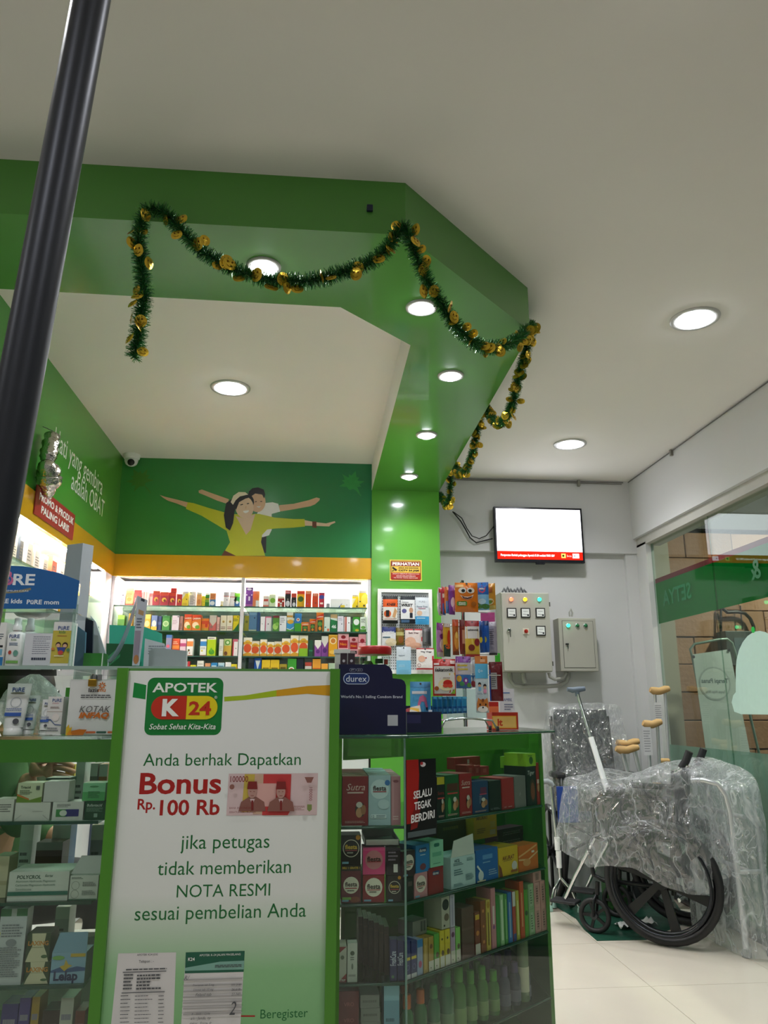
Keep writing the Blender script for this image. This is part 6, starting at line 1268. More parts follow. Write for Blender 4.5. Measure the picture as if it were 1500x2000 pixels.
rp(625, 808, 975, 1690, 2.215, '#c3d3d8', [tb('#c8783a', .86), ('r', .4, .89, .8, .94, '#e0b08a'), mid('#5ab0d8', .6, .86), ('t', '0+', .4, .73, '#d8ecf4', (('h', .06),)), ('e', .3, .5, .12, .03, '#2a2428'), ('e', .3, .47, .1, .025, '#d8a888'), ('r', .2, .38, .4, .45, '#7ab0d0'), ('e', .7, .47, .13, .03, '#2a2428'), ('e', .7, .44, .1, .025, '#d8a888'), ('r', .58, .34, .82, .41, '#d890b0'), ('l', .1, .31, .5, .35, 2, '#4a6a78'), ('p', [(.05, .04), (.95, .04), (.95, .16), (.85, .26), (.7, .23), (.3, .23), (.15, .26), (.05, .16)], '#c87a34'), ('e', .5, .06, .4, .055, '#ece8e0'), ('e', .28, .14, .06, .02, '#201a18'), ('e', .72, .14, .06, .02, '#201a18'), ('e', .5, .09, .06, .016, '#201a18'), ('r', .42, .19, .58, .24, '#7a4020')], 'pale blue children mask packet with an animal face print', d=.008)
rp(805, 988, 1050, 1545, 2.262, '#6a161c', [('r', .15, .3, .6, .72, '#a8a4a4'), ('l', .18, .34, .56, .7, 7, '#5a5658'), ('r', 0, 0, .12, .8, '#2a4a98')], 'dark red pouch at the lower right of the rack', rz=-.35, wk=1.0, d=.014)
for i in range(7):
    rp(80+i*62, 165+i*62, 1488, 1712-i*3, 2.245-.004*i, '#2f86b4', [bb('#1f5a94', .42), ('r', .15, .12, .85, .3, '#5a9ac0'), tb('#4aa0c4', .85)], 'blue sachet, %s from left in the bottom row of the rack' % ORD[i], rz=.55, d=.006, hole=False, hook=False, name='sachet')
MB().tube([(-.10, -.085, .158), (.02, -.105, .158), (.09, -.09, .158)], .0016, CHROME, 6).build('sachet_rail', rk)
# ================================================================ things on the left counter
RZ = 1.205
rs = thing('raised_shelf', (-0.75, 2.22, TZ), 'raised glass shelf on short posts over the left counter', 'shelf')
MB().box(XL+.005, -0.20, 2.025, 2.44, RZ-.008, RZ-.001, GL('#dcece5', 1.2)).build('glass_plate', rs, world=True)
MB().box(XL+.005, -0.20, 2.0235, 2.0245, RZ-.009, RZ, M('#9ab0a8', .15)).build('plate_edge', rs, world=True)
for x in (-1.2, -0.64, -0.23):
    for y in ((2.05, 2.41) if x != -.64 else (2.41,)): MB().tube([(x, y, TZ), (x, y, RZ-.0085)], .006, GL('#e8f0ee', 1.4, .1), 8).build('post', rs, world=True)
MB().box(-.625, -.621, 2.11, 2.30, TZ, RZ-.0085, GL('#e8f2ee', 1.3, .1)).build('divider', rs, world=True)
SZ = RZ+.0004
# header board of the baby-care display
hb = thing('display_header', (-.75, 2.035, SZ), 'blue arched header board of the baby care display', 'sign')
pts = [(-30, 1105), (10, 1104), (45, 1106), (80, 1111), (115, 1119), (155, 1134), (148, 1189), (-30, 1189)]
mb = MB(); mb.X = Matrix.Rotation(PI/2, 4, 'X')
mb.prism([(ay(u, v, 2.035).x, ay(u, v, 2.035).z) for u, v in pts], -2.038, -2.035, M('#1f5f9e', .4, var=.03)); mb.build('board', hb, world=True)
SL = M('#e6ecf2', .4, var=0)
for t, u, v, wpx, hpx in (('RE', 47, 1132, 41, 22), ('RE kids', 23, 1174, 40, 9), ('P\u00fcRE mom', 84, 1176, 61, 9)):
    mb = MB(); p = PX(mb, 2.035, .0003); p.T(t, u, v, SL, wp=wpx, hp=hpx, bold=.025); mb.build('lettering', hb, world=True)
mb = MB(); p = PX(mb, 2.035, .0003); pkc = M('#c86a94', .4, var=0)
p.E(18, 1122, 5, 6, pkc); p.E(17, 1134, 9, 9, pkc); p.E(17, 1132, 5, 6, M('#1f5f9e', .4, var=0)); p.E(17, 1134, 2.6, 2.6, pkc); mb.build('emblem', hb, world=True)
mb = MB(); p = PX(mb, 2.035, .0003); p.P([(-10, 1152), (20, 1156), (60, 1148), (61, 1152), (45, 1157), (15, 1159), (-10, 1157)], M('#8a8468', .4, var=0)); p.T('PREMIUM CARE', 30, 1154, SL, wp=50, hp=3); mb.build('ribbon', hb, world=True)
# the header stands on clear uprights that rest on the raised shelf
for u in (-28, 146):
    q = ay(u, 1200, 2.04); MB().box(q.x-.004, q.x+.004, 2.0385, 2.050, SZ, ay(u, 1140, 2.04).z, GL('#e8f2ee', 1.3, .12)).build('upright', hb, world=True)
q0, q1 = ay(-30, 1195, 2.04), ay(148, 1195, 2.04)
MB().box(q0.x, q1.x, 2.0385, 2.20, q0.z-.002, q0.z+.001, GL('#e8f2ee', 1.3, .12)).build('clear_ledge', hb, world=True)
# goods on the raised shelf
def cbx(u0, u1, vt, base, ops, label, Y=2.05, z0=SZ, d=.045, **k): return fbox(u0, u1, vt, z0, base, ops, label, Y=Y, d=d, **k)
pb_ = [('t', 'P\u00fcRE', .5, .9, '#2a4a84', (('w', .55), ('bold', .02))), ('t', 'kids', .5, .83, '#6a8a4a', (('w', .35),))]
cbx(106, 143, 1215, '#e3e3df', [('r', 0, .06, 1, .8, '#c6b64a'), ('t', 'P\u00fcRE', .55, .86, '#2a4a84', (('w', .6), ('bold', .02))), ('t', 'kids', .5, .77, '#5a8a4a', (('w', .35), ('bold', .02))), ('l', .25, .66, .8, .7, 1, '#a86a3a'), ('e', .35, .48, .14, .06, '#3a2a24'), ('e', .35, .46, .11, .045, '#d8ae8c'), ('e', .72, .47, .15, .065, '#3a2a24'), ('e', .72, .45, .11, .045, '#d8ae8c'), ('p', [(.3, .42), (.78, .42), (.7, .32), (.38, .32)], '#3a4a90'), ('e', .52, .3, .14, .05, '#c84a44'), ('l', .2, .2, .75, .25, 1, '#efe6c8'), ('e', .1, .38, .1, .03, '#c8803a'), ('e', .92, .36, .1, .04, '#5a8a5a')], 'yellow and white baby care carton with two children printed', group='goods on the raised shelf')
cbx(-14, 15, 1216, '#e6e6e2', [bb('#2f7ab8', .2), ('l', .3, .6, .9, .75, 3, '#4a5a6a'), ('r', .3, .42, .9, .47, '#2a2a2c'), ('r', .5, .24, .9, .38, '#7ab0c8')], 'white carton with blue base cut by the left picture edge', group='goods on the raised shelf')
def spray(u, label, Y):
    q = ay(u, 1290, Y); t = thing('spray_bottle', (q.x, Y, SZ), label, 'bottle', 'spray bottles on the raised shelf')
    w = .0215; z1 = ay(u, 1236, Y).z-SZ
    mb = MB(); mb.X = Matrix.Diagonal((1, .75, 1, 1)); mb.lathe([(w*.92, 0), (w, .003), (w, z1*.93), (w*.8, z1), (w*.45, z1+.003), (w*.45, z1+.008)], M('#e9eae8', .3), 20); mb.build('body', t)
    MB().lathe([(w*.55, z1+.006), (w*.52, z1+.018), (w*.42, z1+.020), (w*.40, z1+.036), (w*.30, z1+.038)], M('#dfe2e0', .25), 16).build('nozzle', t)
    mb = MB(); p = PR(mb, FR((-w, -w*.75-.0003, 0), (1, 0, 0), (0, 0, 1)), 2*w, z1, warp=lambda x, y: -(w*.75)*(1-math.sqrt(max(0.02, 1-((x-w)/w)**2))))
    p.text('P\u00fcRE', .5, .88, K('#2a4a84'), w=.6, bold=.02); p.text('kids', .5, .78, K('#5a8a4a'), w=.3); p.lines(.25, .6, .75, .7, 2, K('#3a5a8a')); p.ell(.35, .4, .1, .06, K('#b8483a')); p.ell(.68, .38, .13, .09, K('#6aa090')); p.rect(.15, .08, .85, .16, K('#7ab05a'))
    mb.build('label_print', t)
    return t
spray(27, 'white kids spray bottle, left of the two on the raised shelf', 2.065); spray(52, 'white kids spray bottle, right one behind the printed card', 2.085)
q0, q1 = ay(44, 1292, 2.05), ay(104, 1237, 2.05)
cd = thing('card_holder', (q0.x, 2.05, SZ), 'clear stand with a small printed white card on the raised shelf', 'card')
MB().box(0, q1.x-q0.x, 0, .0012, .002, q1.z-SZ, K('#d3d6dc')).build('card', cd)
MB().box(-.001, q1.x-q0.x+.001, .0014, .003, 0, q1.z-SZ+.001, GL('#e8f2ee', 1.2)).build('clear_back', cd)
mb = MB(); p = PR(mb, FR((0, 0, 0), (1, 0, 0), (0, 0, 1)), q1.x-q0.x, q1.z-SZ); p.lines(.3, .35, .95, .92, 9, K('#7a8090'), fill=.3); p.lines(.3, .18, .85, .26, 1, K('#3a4254'), fill=.9); mb.build('print', cd)
# lime tag at the edge
mb = MB(); mb.X = Matrix.Rotation(PI/2, 4, 'X'); q = ay(2, 1212, 2.2); mb.lathe([(.032, 0), (.032, .002)], M('#b8cc3a', .4), 24)
tag(mb.build('round_tag', None, (q.x, 2.2, SZ+.033)), 'round lime green tag standing behind the spray bottles', 'tag')
# grey bent card stand behind the header
a, b, c = ay(128, 1062, 2.22), ay(161, 1060, 2.20), ay(181, 1066, 2.23)
gs = thing('bent_card_stand', (b.x, 2.22, SZ), 'tall grey bent card stand behind the blue header', 'stand')
mb = MB(); zt = b.z
for (x0, y0), (x1, y1) in (((a.x, 2.235), (b.x, 2.205)), ((b.x, 2.205), (c.x, 2.24))):
    d = Vector((x1-x0, y1-y0, 0)).normalized(); n = Vector((-d.y, d.x, 0))*.0015
    mb.prism([(x0, y0), (x1, y1), (x1+n.x, y1+n.y), (x0+n.x, y0+n.y)], SZ, zt, M('#a9afb4', .5))
mb.build('bent_card', gs, world=True)
# folders and papers on the raised shelf
FG = 'folders and papers on the raised shelf'
def panel(name, pts, Y0, Y1, th, col, label, cat='folder', ops=None, rough=.4):
    """upright sheet: outline by photograph pixels on y = Y0"""
    q = [ay(u, v, Y0) for u, v in pts]; zb = min(p_.z for p_ in q); x0 = sum(p_.x for p_ in q)/len(q)
    o = thing(name, (x0, Y0, SZ), label, cat, FG)
    mb = MB(); mb.X = Matrix.Rotation(PI/2, 4, 'X')
    mb.prism([(p_.x-x0, p_.z-zb) for p_ in q], -th, 0, M(col, rough)); mb.build('sheet', o)
    if ops:
        w = max(p_.x for p_ in q)-min(p_.x for p_ in q); h = max(p_.z for p_ in q)-zb
        m2 = MB(); draw(PR(m2, FR((min(p_.x for p_ in q)-x0, -.0001, 0), (1, 0, 0), (0, 0, 1)), w, h), ops); m2.build('print', o)
    return o
panel('document_wallet', [(140, 1296), (165, 1296), (168, 1226), (147, 1210), (144, 1240)], 2.15, 2.2, .01, '#4f7088', 'blue-grey document wallet beside the yellow carton', rough=.25)
panel('paper_file', [(163, 1296), (180, 1296), (183, 1202), (168, 1198)], 2.20, 2.2, .008, '#10182c', 'dark navy upright file between wallet and white sheets')
panel('paper_sheaf', [(176, 1296), (212, 1296), (212, 1278), (188, 1202), (178, 1190)], 2.24, 2.2, .006, '#b9c6ca', 'slanted white sheaf of papers behind the green box', 'paper')
cbx(164, 203, 1276, '#2f7a2c', [('r', .94, 0, 1, 1, '#cfd6cc')], 'small plain green box in front of the papers', Y=2.13, d=.05, group='goods on the raised shelf')
panel('ring_binder', [(208, 1296), (262, 1296), (262, 1245), (209, 1243)], 2.27, 2.2, .03, '#1c5630', 'dark green binder with lighter stripes beside the leaflet', ops=[('p', [(.1, .1), (.5, .5), (.5, .62), (.1, .22)], '#3a8a5a'), ('p', [(.1, .4), (.5, .8), (.5, .92), (.1, .52)], '#3a8a5a')])
panel('teal_folder', [(213, 1300), (318, 1300), (317, 1226), (282, 1212), (215, 1209)], 2.34, 2.2, .004, '#3fb89c', 'teal plastic folder standing behind the curved leaflet', ops=[('p', [(.1, .35), (.45, .55), (.45, .35)], '#2f9a88')])
panel('letter_sheet', [(280, 1300), (335, 1300), (322, 1246), (284, 1236)], 2.31, 2.2, .002, '#cdd3d8', 'white letter sheet leaning by the teal folder', 'paper', ops=[('l', .15, .5, .8, .8, 4, '#8a929a')])
panel('grey_tray', [(290, 1300), (363, 1300), (365, 1262), (303, 1256), (292, 1262)], 2.25, 2.2, .02, '#a8b0b2', 'grey plastic desk tray standing behind the white sign', 'tray')
# curved leaflet
q0, q1, q2 = ay(217, 1294, 2.12), ay(258, 1250, 2.12), ay(268, 1164, 2.12)
lf = thing('curved_leaflet', (q1.x, 2.12, SZ), 'glossy folded leaflet with medicine pictures curving up behind the sign', 'leaflet', FG)
mb = MB(); L1 = M('#8d93a4', .2); L2 = M('#c3c9d4', .25)
def lfn(i, j):
    a = ay(217, 1294, 2.16); b = ay(248, 1262, 2.15); c = ay(268, 1164, 2.15); t = j
    p_ = (1-t)**2*a+2*t*(1-t)*b+t*t*c; return (p_.x+.0-.012*i*(1-t), p_.y+.09*(i-.5)*(1-t)**.5, p_.z)
mb.grid(lfn, 4, 12, L1); mb.build('curved_page', lf, world=True, solid=.0008)
P4 = [(258, 1300), (272, 1300), (288, 1172), (268, 1163)]
mb = MB(); mb.X = Matrix.Rotation(PI/2, 4, 'X'); mb.prism([(ay(u, v, 2.10).x, max(SZ, ay(u, v, 2.10).z)) for u, v in P4], -2.1012, -2.10, L2); mb.build('front_page', lf, world=True)
mb = MB(); p = PX(mb, 2.10, .0003); p.P([(276, 1168), (283, 1171), (282, 1176), (275, 1173)], K('#3a404c')); p.P([(271, 1190), (281, 1194), (280, 1203), (270, 1199)], K('#b8946a')); p.L(266, 1206, 278, 1228, 4, K('#6a7080')); p.P([(264, 1232), (275, 1232), (270, 1290), (260, 1290)], K('#9a90a0')); p.E(266, 1288, 5, 9, K('#b87a4a')); mb.build('print', lf, world=True)
# goods on the counter under the raised shelf: tubes
def squeeze_tube(u0, u1, v0, Y, label, lean, bluey):
    q = ay((u0+u1)/2, 1438, Y); h = ay((u0+u1)/2, v0, Y).z-TZ; w = (ay(u1, v0, Y).x-ay(u0, v0, Y).x)
    t = thing('cream_tube', (q.x, Y, TZ), label, 'tube', 'cream tubes on the left counter')
    def fn(i, j):
        a = 2*PI*i; s = j; ww = w*.5*(.80+.20*s); dd = .016*(1-s)+.0008*s
        return (ww*math.cos(a)+lean*s*h, dd*math.sin(a), h*(.14+.86*s))
    mb = MB(); mb.grid(fn, 24, 10, M('#dfe0df', .3), closeu=True); mb.build('body', t)
    MB().lathe([(w*.36, 0), (w*.37, .003), (w*.36, h*.138), (.001, h*.14)], M('#e6e6e4', .3), 20).build('cap', t)
    mb = MB()
    p = PR(mb, FR((-w/2, 0, 0), (1, 0, 0), (0, 0, 1)), w, h, .0003, warp=lambda x, y: (.016*(1-max(0, (y/h-.14)/.86))+.0008)*math.sqrt(max(.05, 1-((x-w/2-lean*(y/h-.14)*h)/(w*.5))**2))+.0006)
    def L(y): return .5+lean*(y-.14)*h/w
    p.text('P\u00fcRE', L(.88), .88, K('#2a4a84'), w=.5, bold=.02); p.ell(L(.8), .81, .3, .018, K('#6a6a58')); p.ring(L(.63), .63, .22, .10*1.0, .02, K('#8a929c')); p.lines(L(.5)-.35, .46, L(.5)+.3, .52, 2, K('#5a6a9a')); p.rect(L(.4)-.38, .36, L(.4)+.3, .43, K('#2f58a8')); p.ell(L(.26)+.15, .26, .12, .12*w/h, K('#4a4c52'))
    mb.build('label_print', t)
    return t
squeeze_tube(0, 48, 1335, 2.075, 'large white cream tube at the left end under the raised shelf', .04, 1)
squeeze_tube(38, 68, 1358, 2.10, 'middle white cream tube under the raised shelf', .06, 1)
squeeze_tube(74, 99, 1366, 2.065, 'small white cream tube next to the mother care carton', .03, 1)
cbx(95, 126, 1361, '#dcd9d6', [('t', 'P\u00fcRE', .58, .9, '#2a4a84', (('w', .6), ('bold', .02))), ('t', 'mom', .5, .82, '#c88a94', (('w', .4),)), mid('#b8a49a', .6, .61), ('l', .2, .68, .8, .74, 2, '#8a6a64'), ('e', .6, .45, .22, .1, '#e6dcd8'), ('p', [(0, .42), (.3, .4), (.6, .27), (1, .26), (1, .24), (.6, .25), (.3, .37), (0, .4)], '#2a4a84'), ('l', .15, .08, .85, .2, 2, '#7a7a80')], 'white and pink mother care carton beside the donation box', Y=2.055, z0=TZ, d=.04)
# crumpled clear bag behind the tubes
rnd = random.Random(11); q = ay(66, 1340, 2.19)
bg = thing('plastic_bag', (q.x, 2.19, TZ), 'crumpled white plastic bag behind the cream tubes', 'bag')
def bgf(i, j):
    a = 2*PI*i; s = j; r = .056*math.sin(PI*(.18+.8*s))**.7*(1+.22*math.sin(5*a+4*s)+.12*math.sin(11*a+7*s))
    return (r*math.cos(a)*1.25, r*math.sin(a), .001+.152*s)
mb = MB(); mb.grid(bgf, 40, 16, FILM(.22, '#f4f0f0', 26), closeu=True); mb.build('film', bg)
for i, (u, c) in enumerate(((30, '#b83a2c'), (40, '#d8a43a'), (121, '#6ac04a'))):
    q = ay(u, 1400, 2.27); carton(.03, .10+.01*i, .03, c, [ln('#e6dcd0')], (q.x, 2.28, TZ), '%s carton at the back under the raised shelf' % ('red', 'amber', 'bright green')[i], 'box', 'cartons at the back under the raised shelf', name='product_box')
# donation box with padlock
a, b = ay(127, 1438, 2.04), ay(247, 1327, 2.04)
db = thing('donation_box', (a.x, 2.04, TZ), 'white donation box with orange lettering and a brass padlock', 'box')
w, h = .163, b.z-TZ
MB().box(0, w, 0, .12, 0, h, M('#d9dad8', .3)).build('body', db, bevel=.0015)
q = lambda u, v: (ay(u, v, 2.04).x-a.x, ay(u, v, 2.04).z-TZ)
mb = MB(); p = PR(mb, FR((0, 0, 0), (1, 0, 0), (0, 0, 1)))
def ql(t, u, v, wpx, hpx, col, **k): c = q(u, v); p.text(t, c[0], c[1], K(col), w=wpx*.00141, h=hpx*.00141, **k)
ql('lazis', 183, 1348, 18, 7, '#3a3638', bold=.02); ql('mu', 199, 1348.5, 13, 5, '#c8702a', bold=.02)
c = q(200, 1339)
for k_ in range(8): p.ell(c[0]+.006*math.cos(k_*PI/4), c[1]+.006*math.sin(k_*PI/4), .0035, .0016, K('#c8702a'), n=8, rot=k_*PI/4)
c = q(188, 1360); p.lines(c[0]-.037, c[1]-.005, c[0]+.037, c[1]+.005, 2, K('#3a3a3c'), ragged=.1)
ql('KOTAK', 186, 1385, 53, 11, '#5a5654', shear=.25); ql('INFAQ', 184, 1398, 52, 12, '#c86a1e', shear=.25, bold=.05)
for u0, u1, c_ in ((167, 187, '#c8683a'), (188, 208, '#2f5a4a'), (210, 230, '#c8683a')):
    x0, x1 = q(u0, 1437)[0], q(u1, 1434)[0]; p.rrect(x0, .004, x1, .009, .0024, K(c_))
p.poly([(0.002, 0), (.002, .018), (.008, .026), (.010, .016), (.016, .020), (.014, .006), (.012, 0)], K('#d8b02a')); p.poly([(.008, 0), (.016, .010), (.034, .014), (.052, .013), (.044, 0)], K('#c8701e')); p.poly([(.004, 0), (.012, .014), (.018, 0)], K('#e0901e'))
mb.build('print', db)
c = q(183, 1330)
lk = MB().box(c[0]-.010, c[0]+.010, -.014, -.002, c[1]-.014, c[1]+.004, M('#a8842c', .3, .8)).build('padlock', db, bevel=.002)
MB().tube([(c[0]-.006, -.008, c[1]+.004), (c[0]-.006, -.008, c[1]+.012), (c[0]-.003, -.008, c[1]+.018), (c[0]+.003, -.008, c[1]+.018), (c[0]+.006, -.008, c[1]+.012), (c[0]+.006, -.008, c[1]+.004)], .0018, STEEL, 8).build('shackle', lk)
MB().box(c[0]-.006, c[0]+.020, -.002, -.0005, c[1]+.002, c[1]+.016, STEEL).build('hasp', db)
# ================================================================ things on the back wall
TVY = 4.955
a, b = ay(964, 989, TVY), ay(1143, 1100, TVY)
tv = thing('wall_television', ((a.x+b.x)/2, YB-.05, a.z-.2), 'flat wall television with white picture and red ticker', 'television')
x0, x1, z0, z1t = a.x, b.x, b.z, a.z
BZ = M('#0d0f1a', .25)
MB().box(x0, x1, TVY, TVY+.035, z0, z1t, BZ).build('housing', tv, world=True, bevel=.003)
bw = .014
MB().box(x0+bw, x1-bw, TVY-.0015, TVY-.0002, z0+.075, z1t-bw, EM('#f6f8ff', 1.15)).build('picture', tv, world=True)
rb = MB().box(x0+bw, x1-bw, TVY-.0015, TVY-.0002, z0+bw*1.4, z0+.0748, EM('#e02616', .42)).build('ticker_band', tv, world=True)
mb = MB(); p = PR(mb, FR((x0, TVY-.0016, z0), (1, 0, 0), (0, 0, 1)), x1-x0, z1t-z0, .0002)
p.text('Persyaratan Berhak pelanggan Apotek K-24 melalui PMO BIV', .36, .118, EM('#ffffff', .9), w=.6, h=.05, bold=.02)
p.rect(.735, .085, .785, .165, EM('#d8c060', .6)); p.ell(.757, .125, .012, .02, EM('#4a4a20', .3)); p.rect(.862, .085, .935, .165, EM('#f2f2f4', .9)); p.ell(.885, .125, .008, .012, EM('#5a5a80', .4)); p.text('bca', .824, .125, EM('#f0c0b8', .6), w=.05)
mb.build('ticker_text', tv, world=True)
MB().box((x0+x1)/2-.03, (x0+x1)/2+.03, TVY-.002, TVY+.02, z0-.012, z0, BZ).build('logo_lip', tv, world=True, bevel=.002)
MB().box((x0+x1)/2-.09, (x0+x1)/2+.09, TVY+.036, YB-.0505, z0+.08, z1t-.08, DARK).build('wall_bracket', tv, world=True)
# its cables
cb = lambda pts, Y: [ay(u, v, Y) for u, v in pts]
for i, pts in enumerate((((884, 999), (900, 1018), (910, 1035), (918, 1050), (930, 1060), (945, 1056), (962, 1052)), ((886, 1000), (902, 1012), (912, 1032), (922, 1047), (936, 1052), (950, 1046), (966, 1026)))):
    tag(MB().tube(cb(pts, 4.99-.008*i), .0045-.001*i, BLACK, 7).build('television_cable', None, (ay(884, 999, 4.99)), world=True), '%s black cable looping from column to television' % ('thicker lower', 'thinner upper')[i], 'cable', 'television cables')
# cable run along the top of the walls
run = MB().tube([(0.79, YB-.06, ZC-.012), (2.13, YB-.06, ZC-.012)], .003, M('#6a6864', .6), 6).tube([(0.79, YB-.057, ZC-.02), (2.12, YB-.057, ZC-.022)], .0025, M('#77746e', .6), 6)
rn = thing('ceiling_cable', (0.79, YB-.06, ZC-.012), 'thin grey cables along the top of the television wall', 'cable')
run.build('cable', rn, world=True)
q = ay(1130, 945, YB-.06); MB().box(q.x-.008, q.x+.008, YB-.075, YB-.0505, ZC-.045, ZC-.003, M('#8d8a82', .6)).build('clip', rn, world=True)
rn = thing('ceiling_cable', (XR-.04, 4.9, ZC-.01), 'thin grey cable along the top of the right header', 'cable')
MB().tube([(XR-.036, YB-.065, ZC-.010), (XR-.036, 1.0, ZC-.010)], .003, M('#6a6864', .6), 6).build('cable', rn, world=True)
q = ax(1312, 882, XR-.035); MB().box(XR-.048, XR-.0305, q.y-.008, q.y+.008, ZC-.04, ZC-.003, M('#8d8a82', .6)).build('clip', rn, world=True)
# electrical panels
CAB = M('#a9a79c', .42, var=.03, scale=6); CABD = M('#55554f', .6)
def lampb(par, x, y, z, r, col, st, world=True):
    mb = MB(); mb.X = Matrix.Translation((x, y, z)) @ Matrix.Rotation(PI/2, 4, 'X'); mb.lathe([(r*1.25, 0), (r*1.25, .004), (r, .005)], STEEL, 16)
    o = mb.build('lamp_ring', par, world=True)
    mb = MB(); mb.X = Matrix.Translation((x, y, z)) @ Matrix.Rotation(PI/2, 4, 'X'); mb.lathe([(r, .004), (r*.95, .012), (r*.5, .016), (.0001, .017)], EM(col, st) if st else M(col, .25), 16)
    mb.build('indicator_lamp', par, world=True)
FY = 4.895
a, b = ay(978, 1156, FY), ay(1081, 1312, FY)
ep = thing('electrical_panel', ((a.x+b.x)/2, YB-.0015, b.z), 'large grey electrical panel with red, amber and green lamps', 'electrical panel')
MB().box(a.x, b.x, FY+.02, YB-.0015, b.z, a.z, CAB).build('cabinet', ep, world=True, bevel=.003)
MB().box(a.x+.004, b.x-.004, FY, FY+.0185, b.z+.004, a.z-.004, CAB).build('door', ep, world=True, bevel=.003)
for u, c, st in ((998, '#ff4a30', 2.4), (1025, '#ffae18', 2.2), (1053, '#28ffa0', 1.8)):
    q = ay(u, 1171, FY); lampb(ep, q.x, FY, q.z, .013, c, st)
for u, v in ((999, 1197), (1026, 1197), (1055, 1197), (1056, 1232)):
    q = ay(u, v, FY); r = .031
    mt = MB().box(q.x-r, q.x+r, FY-.008, FY-.0005, q.z-r, q.z+r, M('#17181a', .35)).build('meter', ep, world=True)
    mb = MB(); p = PR(mb, FR((q.x-r, FY-.008, q.z-r), (1, 0, 0), (0, 0, 1)), 2*r, 2*r); p.rect(.1, .1, .9, .9, K('#d9dbd8')); p.poly([(.2, .35), (.22, .38), (.75, .3), (.75, .26)], K('#22242a')); p.ell(.75, .25, .1, .1, K('#22242a')); p.lines(.25, .6, .75, .7, 1, K('#5a5c60'), fill=.4)
    p.mb.build('dial', mt)
    for ch in mt.children: ch.location = -ep.location
q = ay(994, 1231, FY); mb = MB(); mb.X = Matrix.Translation((q.x, FY, q.z)) @ Matrix.Rotation(PI/2, 4, 'X'); mb.lathe([(.013, 0), (.013, .012), (.009, .014)], CHROME, 16); lkk = mb.build('lock', ep, world=True)
MB().box(q.x+.001, q.x+.006, FY-.02, FY-.017, q.z-.045, q.z, CHROME).build('key', ep, world=True)
q = ay(1027, 1233, FY); MB().box(q.x-.02, q.x+.02, FY-.004, FY-.0005, q.z-.02, q.z+.02, K('#c9c5b4')).build('switch_plate', ep, world=True)
mb = MB(); mb.X = Matrix.Translation((q.x, FY-.0045, q.z)) @ Matrix.Rotation(PI/2, 4, 'X'); mb.lathe([(.013, 0), (.012, .008)], M('#a8281c', .35), 16).cbox((0, 0, .012), (.006, .024, .008), M('#a8281c', .35), Matrix.Rotation(.7, 4, 'Z')); mb.build('selector_switch', ep, world=True)
for v in (1180, 1296):
    q = ay(1080, v, FY); MB().tube([(b.x+.002, FY+.01, q.z-.014), (b.x+.002, FY+.01, q.z+.014)], .004, CABD, 8).build('hinge', ep, world=True)
mb = MB()
for i in range(7):
    q = ay(985+i*6.5, 1150, 4.97); x = q.x; mb.tube([(x-.012, 4.99, a.z+.004), (x, 4.98-.01*(i % 2), a.z+.035+.008*math.sin(i*1.7)), (x+.022, 4.99, a.z+.004)], .0085, M('#6e7072', .5), 8)
tag(mb.build('conduit_bundle', None, (a.x+.07, 4.98, a.z), world=True), 'grey corrugated conduits bunched on top of the large panel', 'conduit', kind=None)
FY2 = 4.945
a2, b2 = ay(1090, 1207, FY2), ay(1170, 1311, FY2)
e2 = thing('electrical_panel', ((a2.x+b2.x)/2, YB-.0015, b2.z), 'small grey electrical box with a green lamp beside the large panel', 'electrical panel')
MB().box(a2.x, b2.x, FY2, YB-.0015, b2.z, a2.z, CAB).build('cabinet', e2, world=True, bevel=.003)
da, dbx = ay(1098, 1213, FY2), ay(1163, 1304, FY2)
MB().box(da.x, dbx.x, FY2-.003, FY2-.0002, dbx.z, da.z, CAB).build('door', e2, world=True)
mb = MB()
for (xa, xb_, za, zb_) in ((da.x-.003, da.x, dbx.z-.003, da.z+.003), (dbx.x, dbx.x+.003, dbx.z-.003, da.z+.003), (da.x, dbx.x, da.z, da.z+.003), (da.x, dbx.x, dbx.z-.003, dbx.z)): mb.box(xa, xb_, FY2-.0006, FY2-.0001, za, zb_, CABD)
mb.build('door_gap', e2, world=True)
for u, c, st in ((1109, '#28ffa0', 1.8), (1127, '#1f6a40', 0), (1143, '#1f6a40', 0)):
    q = ay(u, 1222, FY2); lampb(e2, q.x, FY2-.003, q.z, .012, c, st)
q = ay(1107, 1258, FY2); MB().box(q.x-.010, q.x+.010, FY2-.012, FY2-.0032, q.z-.004, q.z+.004, BLACK).box(q.x, q.x+.006, FY2-.014, FY2-.0125, q.z-.03, q.z-.004, CHROME).build('lock', e2, world=True)
# conduits under and over the boxes
CON = M('#9f9f98', .5)
def conduit(pts, Y, r, label): return tag(MB().tube([ay(u, v, Y) for u, v in pts], r, CON, 10).build('wall_conduit', None, ay(pts[0][0], pts[0][1], Y), world=True), label, 'conduit', 'grey conduits on the back wall')
conduit([(996, 1314), (997, 1328), (1004, 1338), (1022, 1341), (1060, 1341), (1090, 1339), (1106, 1332), (1111, 1322), (1111, 1313)], 5.02, .014, 'long grey conduit looping under both electrical boxes')
conduit([(1072, 1314), (1074, 1322), (1084, 1327), (1100, 1325), (1106, 1314)], 4.99, .011, 'short grey conduit bend between the two boxes')
conduit([(1022, 1314), (1023, 1326), (1026, 1334)], 4.985, .016, 'dark stub conduit below the large panel')
conduit([(1113, 1204), (1112, 1196), (1115, 1189), (1118, 1197), (1117, 1204)], 5.0, .006, 'small cable loop on top of the small box')
